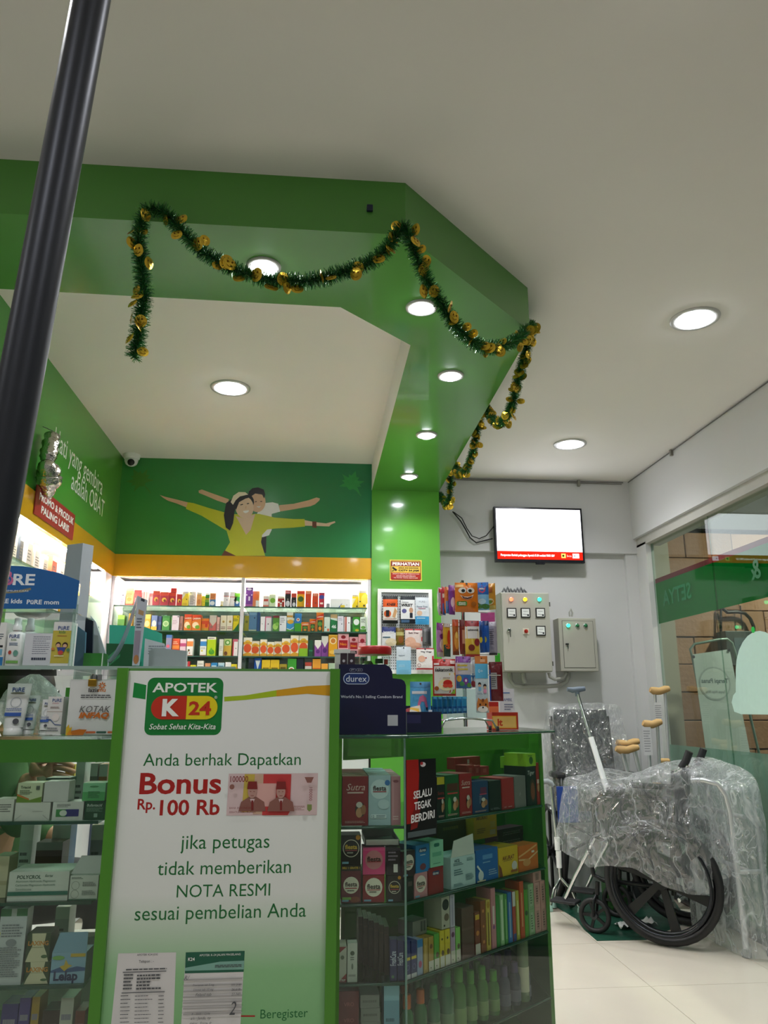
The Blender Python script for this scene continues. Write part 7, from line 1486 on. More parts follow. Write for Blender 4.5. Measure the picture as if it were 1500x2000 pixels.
# ================================================================ outside the glass
og = struct(MB().box(XR+.25, 6.0, -2.6, 7.0, -.12, -.03, M('#6a6460', .8, var=.1)).build('ground_outside'))
OY = 5.55
sw = struct(MB().box(2.3, 6.0, OY+.03, OY+.2, -.05, 2.95, M('#4a3a30', .9)).build('stone_wall'))
STN = [M(c, .75, var=.14, scale=7, bump=.5, bscale=30) for c in ('#8f6a50', '#99735a', '#876349', '#a07a60')]
prot = {}
rnd = random.Random(4)
for j in range(12):
    z = .02+.2*j; off = .19 if j % 2 else 0
    for i in range(-2, 9):
        x = 2.62+.38*i+off
        if x < 2.2 or x > 5.7: continue
        k_ = rnd.randrange(4)
        if k_ not in prot: prot[k_] = MB().box(.003, .377, 0, .03, .003, .197, STN[k_]).build('stone_tile', sw, (x, OY-.004*rnd.random(), z), bevel=.004, seg=1)
        else:
            c = prot[k_].copy(); COL.objects.link(c); c.location = (x, OY-.012*rnd.random(), z)
struct(MB().box(2.28, 2.62, OY-.12, OY+.05, -.05, 2.95, M('#a8a496', .8, var=.06)).build('pillar_outside'))
struct(MB().box(2.62, 6.0, OY-.05, OY+.03, 2.44, 2.95, M('#2a2c30', .6)).build('fascia_outside'))
struct(MB().box(XR+.25, 6.0, 3.0, 7.0, 3.0, 3.1, M('#4a4a4c', .8)).build('canopy_outside'))
# added lamp, out of frame, put in to light the stone wall
pl = thing('added_fill_lamp', (3.9, 4.4, 3.0), 'unseen round lamp added under the outside canopy', 'lamp')
MB().lathe([(.10, 0), (.10, -.02), (.09, -.025)], WHITE, 20).build('rim', pl); MB().lathe([(.088, -.0255), (.05, -.032), (.0001, -.033)], EM('#ffeedd', 430), 20).build('lens', pl)
# leaning banner stand behind the glass
BY = 5.2
bs = thing('banner_stand', (ay(1395, 1450, BY).x, BY, -.03), 'frosted banner on a bent tube frame leaning outside the glass', 'banner')
q = [ay(u, v, BY) for u, v in ((1352, 1282), (1348, 1268), (1356, 1258), (1404, 1249), (1420, 1248), (1430, 1256), (1436, 1275))]
l0 = Vector((q[0].x+.16, BY, -.03)); l1 = Vector((q[-1].x+.20, BY, -.03))
MB().tube([l0]+q+[l1], .009, M('#8aa39c', .3, .3), 8).build('tube_frame', bs, world=True)
def bl(u, v): return ay(u, v, BY-.012)
c4 = [bl(1353, 1278), bl(1425, 1268), bl(1465, 1470), bl(1378, 1460)]
dn = (c4[2]-c4[1])*1.6; c5 = [c4[0], c4[1], c4[1]+dn, c4[3]+(c4[3]-c4[0])*.75]
mb = MB(); mb.add([tuple(v) for v in c5]+[(v.x, v.y+.002, v.z) for v in c5], [(0, 3, 2, 1), (4, 5, 6, 7), (0, 1, 5, 4), (1, 2, 6, 5), (2, 3, 7, 6), (3, 0, 4, 7)], M('#c3d0d0', .5)); mb.build('sheet', bs, world=True)
mb = MB(); p = PX(mb, BY-.013, .0004); gx2 = M('#a9b6b8', .5, var=0); gx3 = M('#76868c', .5, var=0)
p.E(1396, 1335, 33, 33, gx2); p.E(1396, 1335, 30, 30, M('#ccd8d8', .5, var=0)); p.T('Terapi Panas', 1396, 1331, gx3, wp=56, hp=12, mirror=True, bold=.03); p.T('Tanpa Was-Was', 1398, 1352, gx3, wp=42, hp=7, mirror=True); mb.build('mirrored_lettering', bs, world=True)
for u, v in ((1354, 1283), (1423, 1270)): mb = MB(); mb.X = Matrix.Translation(bl(u, v)+Vector((0, -.003, 0))) @ Matrix.Rotation(PI/2, 4, 'X'); mb.lathe([(.010, 0), (.010, .004)], STEEL, 12); mb.build('eyelet', bs, world=True)
# dark meter box with cables on the stone wall
a, b = ay(1416, 1232, OY-.14), ay(1492, 1300, OY-.14)
mbx = thing('meter_box', ((a.x+b.x)/2, OY-.02, b.z), 'dark meter box on the stone wall outside', 'meter box')
MB().box(a.x, b.x, OY-.14, OY-.013, b.z, a.z, M('#3a4444', .5)).build('cabinet', mbx, world=True, bevel=.004)
MB().box(a.x+.06, b.x-.02, OY-.143, OY-.1405, b.z+.06, a.z-.05, M('#5a6a70', .2)).build('glass_cover', mbx, world=True)
for i, pts in enumerate((((1411, 1188), (1420, 1196), (1440, 1195), (1455, 1198), (1465, 1208), (1472, 1224), (1472, 1236)), ((1408, 1185), (1408, 1235)), ((1446, 1183), (1450, 1230)))):
    tag(MB().tube([ay(u, v, OY-.05) for u, v in pts], (.013, .009, .005)[i], BLACK, 8).build('outdoor_cable', None, ay(pts[0][0], pts[0][1], OY-.05), world=True), '%s black cable above the outside meter box' % ('thick curving', 'left straight', 'right thin')[i], 'cable', 'cables on the stone wall')
# mint dome-shaped sticker on the glass, with a green dot
pts = []
for k_ in range(13):
    t = PI-PI*k_/12; pts.append((1483+46*math.cos(t), 1308-76*math.sin(t) if True else 0))
pl_ = [(1437, 1352)] + [(u, v) for u, v in pts] + [(1529, 1352)] + [(1540, 1356), (1546, 1372), (1540, 1390), (1530, 1396), (1448, 1395), (1434, 1390), (1429, 1372), (1432, 1358)]
XG = gx-.0012
mb = MB(); Q = [ax(u, v, XG) for u, v in pl_]
mb.add([tuple(v) for v in Q] + [(v.x+.0008, v.y, v.z) for v in Q], [tuple(range(len(Q))), tuple(range(2*len(Q)-1, len(Q)-1, -1))] + [(i, (i+1) % len(Q), len(Q)+(i+1) % len(Q), len(Q)+i) for i in range(len(Q))], MINT)
ds = thing('dome_sticker', (XG, ax(1480, 1390, XG).y, ax(1480, 1390, XG).z), 'pale mint dome-shaped sticker with rounded brim on the right glass wall', 'sticker')
mb.build('sticker', ds, world=True)
q = ax(1471, 1230, XG); mb = MB(); mb.X = Matrix.Translation((XG-.0003, q.y, q.z)) @ Matrix.Rotation(PI/2, 4, 'Y'); mb.lathe([(.016, -.0006), (.016, .0006)], M('#22b84a', .3), 16); mb.build('green_dot', ds, world=True)
# ================================================================ wheelchairs, canes and crutches by the glass
TYRE = M('#141416', .55); RUB = M('#1d1d20', .6); FRM = M('#17181b', .3, .3); FAB = M('#2a2c34', .8, bump=.2, bscale=120)
def turn(mb, loc, M3): mb.X = Matrix.Translation(loc) @ M3; return mb
AXY = Matrix.Rotation(PI/2, 4, 'X')
def torus(R, r, n=36, m=10):
    return [(Vector((R*math.cos(2*PI*i/n), R*math.sin(2*PI*i/n), 0))) for i in range(n)]
def big_wheel(par, x, y, z, R, spokes=6):
    o = turn(MB(), (x, y, z), AXY).tube(torus(R-.02, .02), .020, TYRE, 10, closed=True).build('rear_wheel', par)
    turn(MB(), (x, y, z), AXY).tube(torus(R-.052, .01), .014, FRM, 8, closed=True).build('rim', o)
    turn(MB(), (x, y+(.04 if y > 0 else -.04), z), AXY).tube(torus(R-.05, .01), .008, M('#2c2e33', .25, .6), 8, closed=True).build('hand_rim', o)
    for k_ in range(spokes):
        a = 2*PI*k_/spokes+.3
        mb = turn(MB(), (x, y, z), AXY @ Matrix.Rotation(a, 4, 'Z')); mb.add([(.03, -.016, -.009), (R-.05, -.024, -.007), (R-.05, .024, -.007), (.03, .016, -.009), (.03, -.016, .009), (R-.05, -.024, .007), (R-.05, .024, .007), (.03, .016, .009)], [(3, 2, 1, 0), (4, 5, 6, 7), (0, 1, 5, 4), (1, 2, 6, 5), (2, 3, 7, 6), (3, 0, 4, 7)], FRM); mb.build('spoke', o)
    turn(MB(), (x, y, z), AXY).lathe([(.035, -.03), (.038, 0), (.035, .03), (.012, .034)], FRM, 20).build('hub', o)
    return o
def caster(par, x, y, R):
    o = turn(MB(), (x, y, R), AXY).tube(torus(R-.012, .012, 26), .013, TYRE, 8, closed=True).build('caster_wheel', par)
    for k_ in range(5):
        a = 2*PI*k_/5; turn(MB(), (x, y, R), AXY @ Matrix.Rotation(a, 4, 'Z')).box(.01, R-.02, -.007, .007, -.006, .006, FRM).build('spoke', o)
    turn(MB(), (x, y, R), AXY).lathe([(.018, -.016), (.018, .016)], M('#3a3c40', .3, .5), 14).build('hub', o)
    MB().tube([(x, y-.028, R), (x-.01, y-.028, R+.08), (x-.02, y, R+.105), (x-.01, y+.028, R+.08), (x, y+.028, R)], .008, FRM, 8).tube([(x-.02, y, R+.10), (x-.025, y, R+.16)], .012, FRM, 8).build('fork', par)
    return o
# --- front wheelchair: turned to the left, its left side towards the viewer
q0 = az(1303, 1849, 0); q1 = az(1160, 1826, 0)
fdir = Vector((q1.x-q0.x, q1.y-q0.y, 0)); WB = fdir.length; fdir.normalize(); wrz = math.atan2(fdir.y, fdir.x)
left = Vector((-fdir.y, fdir.x, 0)); HW = .215; RW = .285
org = Vector((q0.x, q0.y, 0)) - left*HW
wc = thing('wheelchair', org, 'black wheelchair under clear plastic wrap, nearest the open floor', 'wheelchair', rz=wrz)
MATZ = .0016
for s_ in (1, -1):
    big_wheel(wc, 0, s_*HW, RW+MATZ, RW); caster(wc, WB, s_*(HW-.03), .082+MATZ)
for s_ in (1, -1):
    y = s_*(HW-.05)
    MB().tube([(-.09, y, .80), (-.08, y, .72), (-.05, y, .40), (-.04, y, .22)], .0125, FRM, 10).build('back_post', wc)
    MB().tube([(-.09, y, .79), (-.13, y, .815), (-.16, y, .83)], .012, CHROME, 10).build('push_handle', wc)
    MB().tube([(-.13, y, .815), (-.155, y, .85), (-.175, y, .895)], .019, RUB, 10).build('handle_grip', wc)
    MB().tube([(-.05, y, .25), (WB-.05, y, .25), (WB, y, .27), (WB+.02, y, .42), (WB-.02, y, .47), (-.05, y, .47)], .0115, FRM, 8).build('side_frame', wc)
    MB().tube([(-.05, y, .66), (WB-.06, y, .67), (WB-.02, y, .62), (WB-.02, y, .47)], .011, FRM, 8).build('arm_frame', wc)
    MB().box(-.02, WB-.10, y-.025, y+.025, .675, .705, RUB).build('armrest_pad', wc, bevel=.01)
    MB().box(-.04, WB-.04, y-.004, y+.004, .475, .655, M('#15161b', .5)).build('skirt_guard', wc, bevel=.003)
    MB().tube([(WB-.02, y, .45), (WB+.10, y, .25), (WB+.16, y, .14)], .010, CHROME, 8).build('footrest_tube', wc)
    MB().box(WB+.10, WB+.24, y-.07 if s_ > 0 else y-.02, y+.02 if s_ > 0 else y+.07, .115, .13, RUB).build('footplate', wc, bevel=.005)
    MB().tube([(0, y, RW), (0, s_*HW, RW)], .012, CHROME, 8).build('axle', wc)
MB().tube([(-.02, -.15, .25), (WB-.08, .15, .46)], .010, FRM, 8).tube([(-.02, .15, .25), (WB-.08, -.15, .46)], .010, FRM, 8).build('cross_brace', wc)
MB().tube([(-.06, -(HW-.05), .20), (-.06, HW-.05, .20)], .010, CHROME, 8).build('rear_bar', wc)
def sag(i, j): return (-.05+(WB)*j, -.155+.31*i, .475-.02*math.sin(PI*i))
MB().grid(sag, 9, 4, FAB).build('seat', wc, solid=.02)
def bsg(i, j): return (-.055-.035*j-.02*math.sin(PI*i), -.16+.32*i, .49+.30*j)
MB().grid(bsg, 9, 6, FAB).build('backrest', wc, solid=.02)
# film over it
import mathutils.noise as mnoise
def film(name, par, cx, cy, ax_, ay_, top, hem, mat, seed, folds=9, loc=None, label=None, amp=.03, nu=110, nv=34, sup=3.2):
    """loose sheet: flat over the top, hanging down the sides to the hem"""
    def fn(i, j):
        a = 2*PI*i; c, s = math.cos(a), math.sin(a)
        k = (abs(c)**sup+abs(s)**sup)**(-1/sup)
        r = min(1.0, j/.55); x, y = ax_*c*k*r, ay_*s*k*r
        zt = top(cx+x, cy+y)
        if j <= .55: z = zt-.05*max(0, r-.75)**2*8
        else:
            t = (j-.55)/.45; h = hem(a); z = (zt-.025)*(1-t)+h*t
            fl = 1+.10*t+.045*t*math.sin(folds*a+seed)+.03*t*math.sin(2.3*folds*a+seed*2); x, y = x*fl, y*fl
        n = mnoise.noise_vector(Vector((x*5+seed, y*5, z*5)))*amp + mnoise.noise_vector(Vector((x*17, y*17+seed, z*17)))*amp*.38
        return (cx+x+n.x, cy+y+n.y, max(.004, z+n.z*.8))
    o = MB().grid(fn, nu, nv, mat, closeu=True).build(name, par, loc)
    return o
FL1 = FILM(.78, '#eceff2', 9); FL2 = FILM(.6, '#e6eaec', 8)
def top1(x, y): 
    t = max(0, min(1, (x+.02)/.16)); return .835*(1-t)+.745*t+.02*math.sin(14*x)*math.sin(11*y)
def hem1(a):
    return .40+.05*math.sin(a*2+.6)-.07*(math.sin(a) > 0)*math.sin(a)+.03*math.sin(5*a)
film('plastic_wrap', wc, .11, 0, .40, .275, top1, hem1, FL1, 2.0)
# --- second wheelchair: high dark back facing the room, wrapped too
bx, by = ay(1136, 1470, 4.88).x+.015, 4.88
w2 = thing('wheelchair', (bx, by, 0), 'dark high-backed wheelchair in clear plastic against the back wall', 'wheelchair', rz=0)
hz = ay(1136, 1380, 4.93).z
def bk2(i, j): return ((-.185+.37*i)*(1-.10*j**3), -.02+.06*j-.015*math.sin(PI*i), .50+(hz-.52)*j)
MB().grid(bk2, 9, 9, M('#2b2d33', .75, bump=.2, bscale=90)).build('backrest', w2, solid=.03)
for s_ in (-1, 1):
    MB().tube([(s_*.19, .0, .20), (s_*.19, .0, .52), (s_*.185, .05, hz-.06)], .011, FRM, 8).build('back_post', w2)
    MB().box(s_*.215-.03, s_*.215+.03, -.20, -.03, .70, .735, RUB).build('armrest_pad', w2, bevel=.012)
    MB().tube([(s_*.215, -.06, .48), (s_*.215, -.06, .70), (s_*.215, -.19, .70), (s_*.215, -.19, .46)], .010, FRM, 8).build('arm_frame', w2)
    o = MB(); o.X = Matrix.Translation((s_*.235, .02, .27)) @ Matrix.Rotation(PI/2, 4, 'Y'); o.tube(torus(.25, .02), .018, TYRE, 10, closed=True); wv_ = o.build('rear_wheel', w2)
    o = MB(); o.X = Matrix.Translation((s_*.235, .02, .27)) @ Matrix.Rotation(PI/2, 4, 'Y'); o.lathe([(.03, -.025), (.03, .025)], FRM, 14)
    for k_ in range(6):
        a = k_*PI/3; o.tube([(.02*math.cos(a), .02*math.sin(a), 0), (.24*math.cos(a), .24*math.sin(a), 0)], .010, FRM, 6)
    o.build('spokes_and_hub', wv_)
    o = MB(); o.X = Matrix.Translation((s_*.20, -.20, .082)) @ Matrix.Rotation(PI/2, 4, 'Y'); o.tube(torus(.062, .012, 22), .014, TYRE, 8, closed=True).lathe([(.05, -.006), (.05, .006)], FRM, 14); o.build('caster_wheel', w2)
    MB().tube([(s_*.22, -.20, .09), (s_*.22, -.20, .17), (s_*.20, -.20, .30), (s_*.20, -.19, .46)], .010, FRM, 8).build('front_post', w2)
    MB().tube([(s_*.19, .0, .30), (s_*.20, -.20, .30)], .010, FRM, 8).build('side_rail', w2)
MB().box(-.19, .19, -.20, -.03, .455, .50, M('#22324e', .7)).build('seat', w2, bevel=.015)
MB().box(-.255, -.13, -.222, -.212, .46, .66, M('#1f3f8c', .5)).build('blue_pocket', w2, bevel=.003)
MB().tube([(-.19, -.12, .28), (.19, -.12, .45)], .009, FRM, 8).tube([(.19, -.10, .28), (-.19, -.10, .45)], .009, FRM, 8).build('cross_brace', w2)
film('plastic_wrap', w2, 0, -.05, .24, .135, lambda x, y: (hz+.012) if y > -.07 else max(.76, hz+.012-(-.07-y)*5), lambda a: .55+.04*math.sin(3*a), FILM(.84, '#e6e8ea', 10), 5.0, folds=7, amp=.02)
# --- walking frame wrapped in plastic beside the glass
qa = az(1455, 1868, 0); ALU = M('#c9cccd', .35, .6)
wk = thing('walker', (2.06, 3.95, 0), 'aluminium walking aid in clear plastic beside the glass wall', 'walker')
for ya, nm in ((3.745, 0), (4.18, 1)):
    MB().tube([(2.0, ya, .012), (1.995, ya, .62), (1.985, ya+.01, .70), (1.955, ya+.02, .75), (1.90, ya+.05, .765), (1.86, ya+.09, .76)] if nm == 0 else [(2.0, ya, .012), (2.0, ya, .66), (2.02, ya, .74), (2.06, ya, .765), (2.10, ya, .74), (2.12, ya, .66), (2.12, ya, .012)], .0135, ALU, 10).build('side_loop', wk, world=True)
    MB().tube([(2.12, ya, .012), (2.12, ya, .60)], .0125, ALU, 10).build('rear_leg', wk, world=True)
    for x in (2.0, 2.12): MB().lathe([(.020, 0), (.021, .02), (.016, .035)], M('#8f9290', .7), 14).build('rubber_foot', wk, (x-2.06, ya-3.95, .001))
    MB().tube([(2.0, ya, .36), (2.12, ya, .36)], .011, ALU, 8).build('side_rail', wk, world=True)
for z in (.36, .60): MB().tube([(2.06, 3.745, z), (2.06, 4.18, z)], .011, ALU, 8).build('cross_rail', wk, world=True)
film('plastic_wrap', wk, 0.0, .01, .095, .27, lambda x, y: .80+.05*math.sin(9*x+4*y), lambda a: .012, FL2, 8.0, folds=8, amp=.018, nv=44)
# --- quad cane
qc = az(1098, 1778, 0); GP = M('#8f9498', .5)
qn = thing('quad_cane', (qc.x, qc.y, 0), 'chrome four-footed cane with grey handle standing behind the corner case', 'cane')
h1 = ay(1078, 1530, qc.y).z; dx = ay(1076, 1530, qc.y).x-qc.x
MB().tube([(0, 0, .16), (dx*.5, 0, (h1+.16)/2), (dx, 0, h1-.01)], .010, CHROME, 10).build('shaft', qn)
MB().tube([(dx+.01, 0, h1-.015), (dx, 0, h1), (dx-.02, 0, h1+.012), (dx-.09, 0, h1+.006)], [.014, .017, .016, .013], GP, 12).build('handle', qn)
for t_, hh in ((.42, .09), (.60, .07)):
    z = .16+(h1-.16)*(t_-.3); MB().lathe([(.016, 0), (.016, hh)], WHITE, 14).build('plastic_sleeve', qn, (dx*(t_-.3), 0, z))
for i, (fx, fy) in enumerate(((-.075, -.02), (-.03, .06), (.085, -.06), (.075, .07))):
    MB().tube([(0, 0, .17), (fx*.6, fy*.6, .11), (fx, fy, .012)], .0075, CHROME, 8).build('leg', qn)
    MB().lathe([(.017, 0), (.016, .012), (.010, .03)], M('#8fb0a4', .6), 12).build('rubber_foot', qn, (fx, fy, .0022))
# --- T-handled cane leaning out of the wrapped chair
t0, t1_ = ay(1127, 1352, 4.40), ay(1154, 1440, 4.33); dd = (t1_-t0).normalized(); t2 = t0+dd*((t0.z-.53)/-dd.z); t3 = ay(1163, 1505, 4.28)
tc = thing('walking_cane', t2, 'tall steel cane with grey T-shaped handle leaning in the wrapped wheelchair', 'cane')
MB().tube([t0, t1_], .0095, CHROME, 10).build('upper_shaft', tc, world=True)
MB().tube([t1_, t2], .015, M('#dfe1e2', .5), 12).build('white_lower_shaft', tc, world=True)
MB().tube([ay(1108, 1346, 4.40), ay(1118, 1348, 4.40), ay(1128, 1347, 4.40), ay(1142, 1345, 4.40)], [.012, .016, .017, .013], M('#5f6b78', .5), 12).tube([ay(1127, 1347, 4.40), ay(1128, 1360, 4.40)], [.014, .012], M('#5f6b78', .5), 10).build('handle', tc, world=True)
# --- crutches
TAN = M('#c7a06a', .6)
def crutch(name, pu0, pu1, pv, Y, label, footx, footy, paper=None):
    a, b = ay(pu0, pv, Y), ay(pu1, pv, Y); c = (a+b)/2; ft = Vector((footx, footy, .0))
    o = thing(name, (footx, footy, 0), label, 'crutch', 'underarm crutches by the glass corner')
    hw = (b.x-a.x)/2
    MB().tube([(a.x, Y, c.z+.004), (a.x+hw*.35, Y, c.z-.004), (c.x, Y, c.z-.006), (b.x-hw*.4, Y, c.z+.006), (b.x, Y, c.z+.010)], [.016, .024, .022, .022, .016], TAN, 12).build('underarm_pad', o, world=True)
    low = ft.lerp(c, .45)
    for s_ in (-1, 1):
        MB().tube([(c.x+s_*hw*.55, Y, c.z-.005), tuple(ft.lerp(c, .6)+Vector((s_*hw*.5, 0, 0))), tuple(ft.lerp(c, .40)+Vector((s_*.014, 0, 0))), tuple(ft.lerp(c, .3)+Vector((s_*.012, 0, 0)))], .0095, ALU, 8).build('side_tube', o, world=True)
    gp = ft.lerp(c, .66); MB().tube([gp+Vector((-hw*.5, 0, 0)), gp+Vector((hw*.5, 0, 0))], .016, TAN, 10).build('hand_grip', o, world=True)
    MB().tube([tuple(ft+Vector((0, 0, .02))), tuple(ft.lerp(c, .42))], .010, ALU, 8).build('lower_tube', o, world=True)
    MB().lathe([(.019, 0), (.017, .02), (.012, .04)], M('#8a8a86', .7), 12).build('rubber_tip', o, (0, 0, .0005))
    if paper:
        q0, q1 = ay(paper[0], paper[1], Y-.02), ay(paper[2], paper[3], Y-.02)
        MB().box(q0.x, q1.x, Y-.0205, Y-.02, q1.z, q0.z, K('#d6d4d6')).build('paper_tag', o, world=True)
        mb = MB(); p = PR(mb, FR((q0.x, Y-.0206, q1.z), (1, 0, 0), (0, 0, 1)), q1.x-q0.x, q0.z-q1.z); p.lines(.1, .1, .9, .9, 9, K('#8a888e'), fill=.3); p.mb.build('tag_print', o, world=True)
    return o
crutch('underarm_crutch', 1270, 1307, 1348, 4.66, 'tall aluminium underarm crutch with tan pad at the glass corner', 2.06, 4.62, (1277, 1372, 1296, 1415))
crutch('underarm_crutch', 1256, 1292, 1413, 4.52, 'shorter aluminium underarm crutch with tan pad and hanging paper', 1.99, 4.60, (1254, 1420, 1275, 1475))
crutch('underarm_crutch', 1204, 1248, 1451, 4.78, 'low underarm crutch with tan pad, upper of the touching pair', 2.08, 4.80)
crutch('underarm_crutch', 1203, 1247, 1463, 4.72, 'low underarm crutch with tan pad, lower of the touching pair', 2.07, 4.70)
# --- green sheet on the floor, paper scraps and a green carton behind the wheel
pts = [az(u, v, 0) for u, v in ((1082, 1768), (1125, 1795), (1140, 1815), (1166, 1838), (1262, 1836), (1345, 1800), (1300, 1735), (1230, 1700), (1120, 1712))]
mb = MB().prism([(p_.x, p_.y) for p_ in pts], .0002, .0014, M('#1d4a3a', .35, var=.15, scale=12, bump=.4, bscale=14))
tag(mb.build('floor_sheet', None, (1.5, 4.3, 0), world=True), 'dark green plastic sheet on the floor under the wheelchairs', 'mat')
rnd = random.Random(9)
for i, (u, v) in enumerate(((1228, 1812), (1256, 1806))):
    q = az(u, v, 0)
    def pf(a, b, i=i): return ((a-.5)*.12, (b-.5)*.10, .004+.045*abs(mnoise.noise(Vector((a*3+i, b*3, i*2.0)))))
    tag(MB().grid(pf, 8, 8, M('#c9cbca', .6)).build('paper_scrap', None, (q.x, q.y, .003), solid=.0006), 'crumpled white paper scrap on the green sheet, %s one' % ('left', 'right')[i], 'paper')
q = az(1178, 1772, 0); carton(.11, .17, .09, '#2f5f2a', [ln('#3f7a38', .2, .8, 5)], (q.x-.04, 4.50, .002), 'small dark green carton on the floor behind the wheelchair frame', 'box', name='floor_carton')
# ================================================================ tinsel garland along the soffit
GA, GB = Vector((0.243, 1.985, 0)), Vector((0.775, 2.545, 0)); gd = (GB-GA).normalized(); gn = Vector((gd.y, -gd.x, 0))
def onf(u, v): return ay(u, v, 1.955)
def onc(u, v): return apl(u, v, GA+gn*.035, gn)
def onx(u, v): return ax(u, v, 0.825)
way = [onf(262, 700), onf(272, 640), onf(281, 580), onf(276, 520), onf(272, 465), onf(283, 415), onf(312, 410), onf(345, 440), onf(385, 482), onf(440, 518), onf(500, 540), onf(560, 550), onf(620, 546), onf(675, 530), onf(730, 508), onf(765, 475), onf(788, 442),
       onc(805, 480), onc(825, 530), onc(852, 578), onc(880, 622), onc(905, 652), onc(940, 676), onc(980, 676), onc(1015, 660), onx(1037, 638), onx(1026, 690), onx(1012, 740), onx(1000, 790), onx(984, 822), onx(965, 822), onx(945, 795), onx(934, 830), onx(925, 875), onx(912, 915), onx(896, 925), onx(884, 905), onx(880, 945), onx(874, 985), onx(858, 965)]
def spline(P, n):
    out = []
    for i in range(len(P)-1):
        p0, p1, p2, p3 = P[max(i-1, 0)], P[i], P[i+1], P[min(i+2, len(P)-1)]
        k_ = max(2, int((p2-p1).length/n))
        for j in range(k_):
            t = j/k_; out.append(.5*((2*p1)+(-p0+p2)*t+(2*p0-5*p1+4*p2-p3)*t*t+(-p0+3*p1-3*p2+p3)*t**3))
    return out+[P[-1]]
path = spline(way, .012)
gr = thing('tinsel_garland', way[5], 'dark green tinsel garland with gold foil faces swagged along the green soffit', 'garland')
TINS = [M('#2a7a3c', .25, .5, var=.2), M('#1a5028', .3, .4, var=.2), M('#5a9048', .25, .5, var=.2)]
rnd = random.Random(21)
MB().tube(path[::2], .0025, TINS[1], 5).build('core_string', gr, world=True)
mb = MB()
V, Fc = {0: [], 1: [], 2: []}, {0: [], 1: [], 2: []}
for i in range(len(path)-1):
    t = (path[i+1]-path[i]); ln_ = t.length; t.normalize()
    for _ in range(int(100*ln_/.012)):
        k_ = rnd.choice((0, 0, 1, 2)); a = t.orthogonal(); a.rotate(Matrix.Rotation(rnd.uniform(0, 2*PI), 3, t))
        d = (a+t*rnd.uniform(-.5, .5)).normalized(); L = rnd.uniform(.012, .030); w = d.cross(Vector((rnd.uniform(-1, 1), rnd.uniform(-1, 1), rnd.uniform(-1, 1)))).normalized()*.0010
        o = path[i].lerp(path[i+1], rnd.random()); b = len(V[k_])
        V[k_] += [tuple(o-w), tuple(o+w), tuple(o+d*L+w*.6), tuple(o+d*L-w*.6)]; Fc[k_].append((b, b+1, b+2, b+3))
for k_ in V: mb.add(V[k_], Fc[k_], TINS[k_])
o = mb.build('tinsel', gr, world=True); o['kind'] = 'stuff'
GOLD = M('#e2bd3c', .22, .7, var=.12, scale=20); GDK = M('#6a4a12', .3, 1.0)
proto = None
def disc_mesh():
    mb = MB(); n = 20
    def fn(i, j): return (.0165*j*math.cos(2*PI*i), .0165*j*math.sin(2*PI*i), .0022*(1-j*j)+.0008*math.sin(6*PI*i)*j)
    mb.grid(fn, n, 5, GOLD, closeu=True)
    for s_ in (-1, 1): mb.cbox((s_*.0055, .004, .0026), (.0035, .0045, .0008), GDK)
    mb.tube([(.008*math.cos(a), -.001+.008*math.sin(a), .0024) for a in [PI*(1.15+.7*k_/6) for k_ in range(7)]], .0006, GDK, 4)
    return mb
L = 0; nxt = .02; cnt_ = 0
for i in range(len(path)-1):
    L += (path[i+1]-path[i]).length
    if L < nxt: continue
    low = path[i].x > .70
    nxt = L + (rnd.uniform(.010, .026) if low else rnd.uniform(.014, .042))
    off = Vector((rnd.uniform(-1, 1), rnd.uniform(-.9, .1), rnd.uniform(-1.2, .5)))*.024
    rot = Matrix.Rotation(rnd.uniform(-.7, .7), 4, 'Z') @ Matrix.Rotation(PI/2+rnd.uniform(-.7, .7), 4, 'X') @ Matrix.Rotation(rnd.uniform(-.9, .9), 4, 'Y')
    if proto is None: proto = disc_mesh().build('gold_disc', gr); c = proto
    else: c = proto.copy(); COL.objects.link(c); c.parent = gr
    c.location = path[i]+off-gr.location; c.rotation_euler = rot.to_euler(); s_ = rnd.uniform(.9, 1.25); c.scale = (s_, s_, s_); cnt_ += 1
# small dark sensor on the front of the soffit
q = ay(722, 409, 1.999); tag(MB().box(-.009, .009, -.012, -.0005, -.010, .010, M('#14213a', .4)).build('soffit_sensor', None, (q.x, 1.9995, q.z), bevel=.002), 'tiny dark square sensor on the green soffit face', 'sensor')
# ================================================================ slanting metal pole close to the viewer
PYp = 0.66
A, B = ay(178, 0, PYp), ay(50, 690, PYp); dv = (A-B).normalized()
bot = B + dv*((0.0-B.z)/dv.z); top_ = B + dv*((2.2-B.z)/dv.z)
mp = thing('metal_pole', (bot.x, bot.y, 0), 'dark grey metal pole close to the viewer at the left edge', 'pole')
MB().tube([bot+dv*.012, top_], .0185, M('#3a3c43', .38, .5), 28).build('tube', mp, world=True)
MB().lathe([(.09, 0), (.09, .008), (.03, .014), (.022, .04)], M('#3a3c42', .4, .5), 28).build('base', mp)
MB().lathe([(.0195, -.01), (.0195, .006), (.012, .012)], M('#26282c', .5), 20).build('end_cap', mp, top_-mp.location)
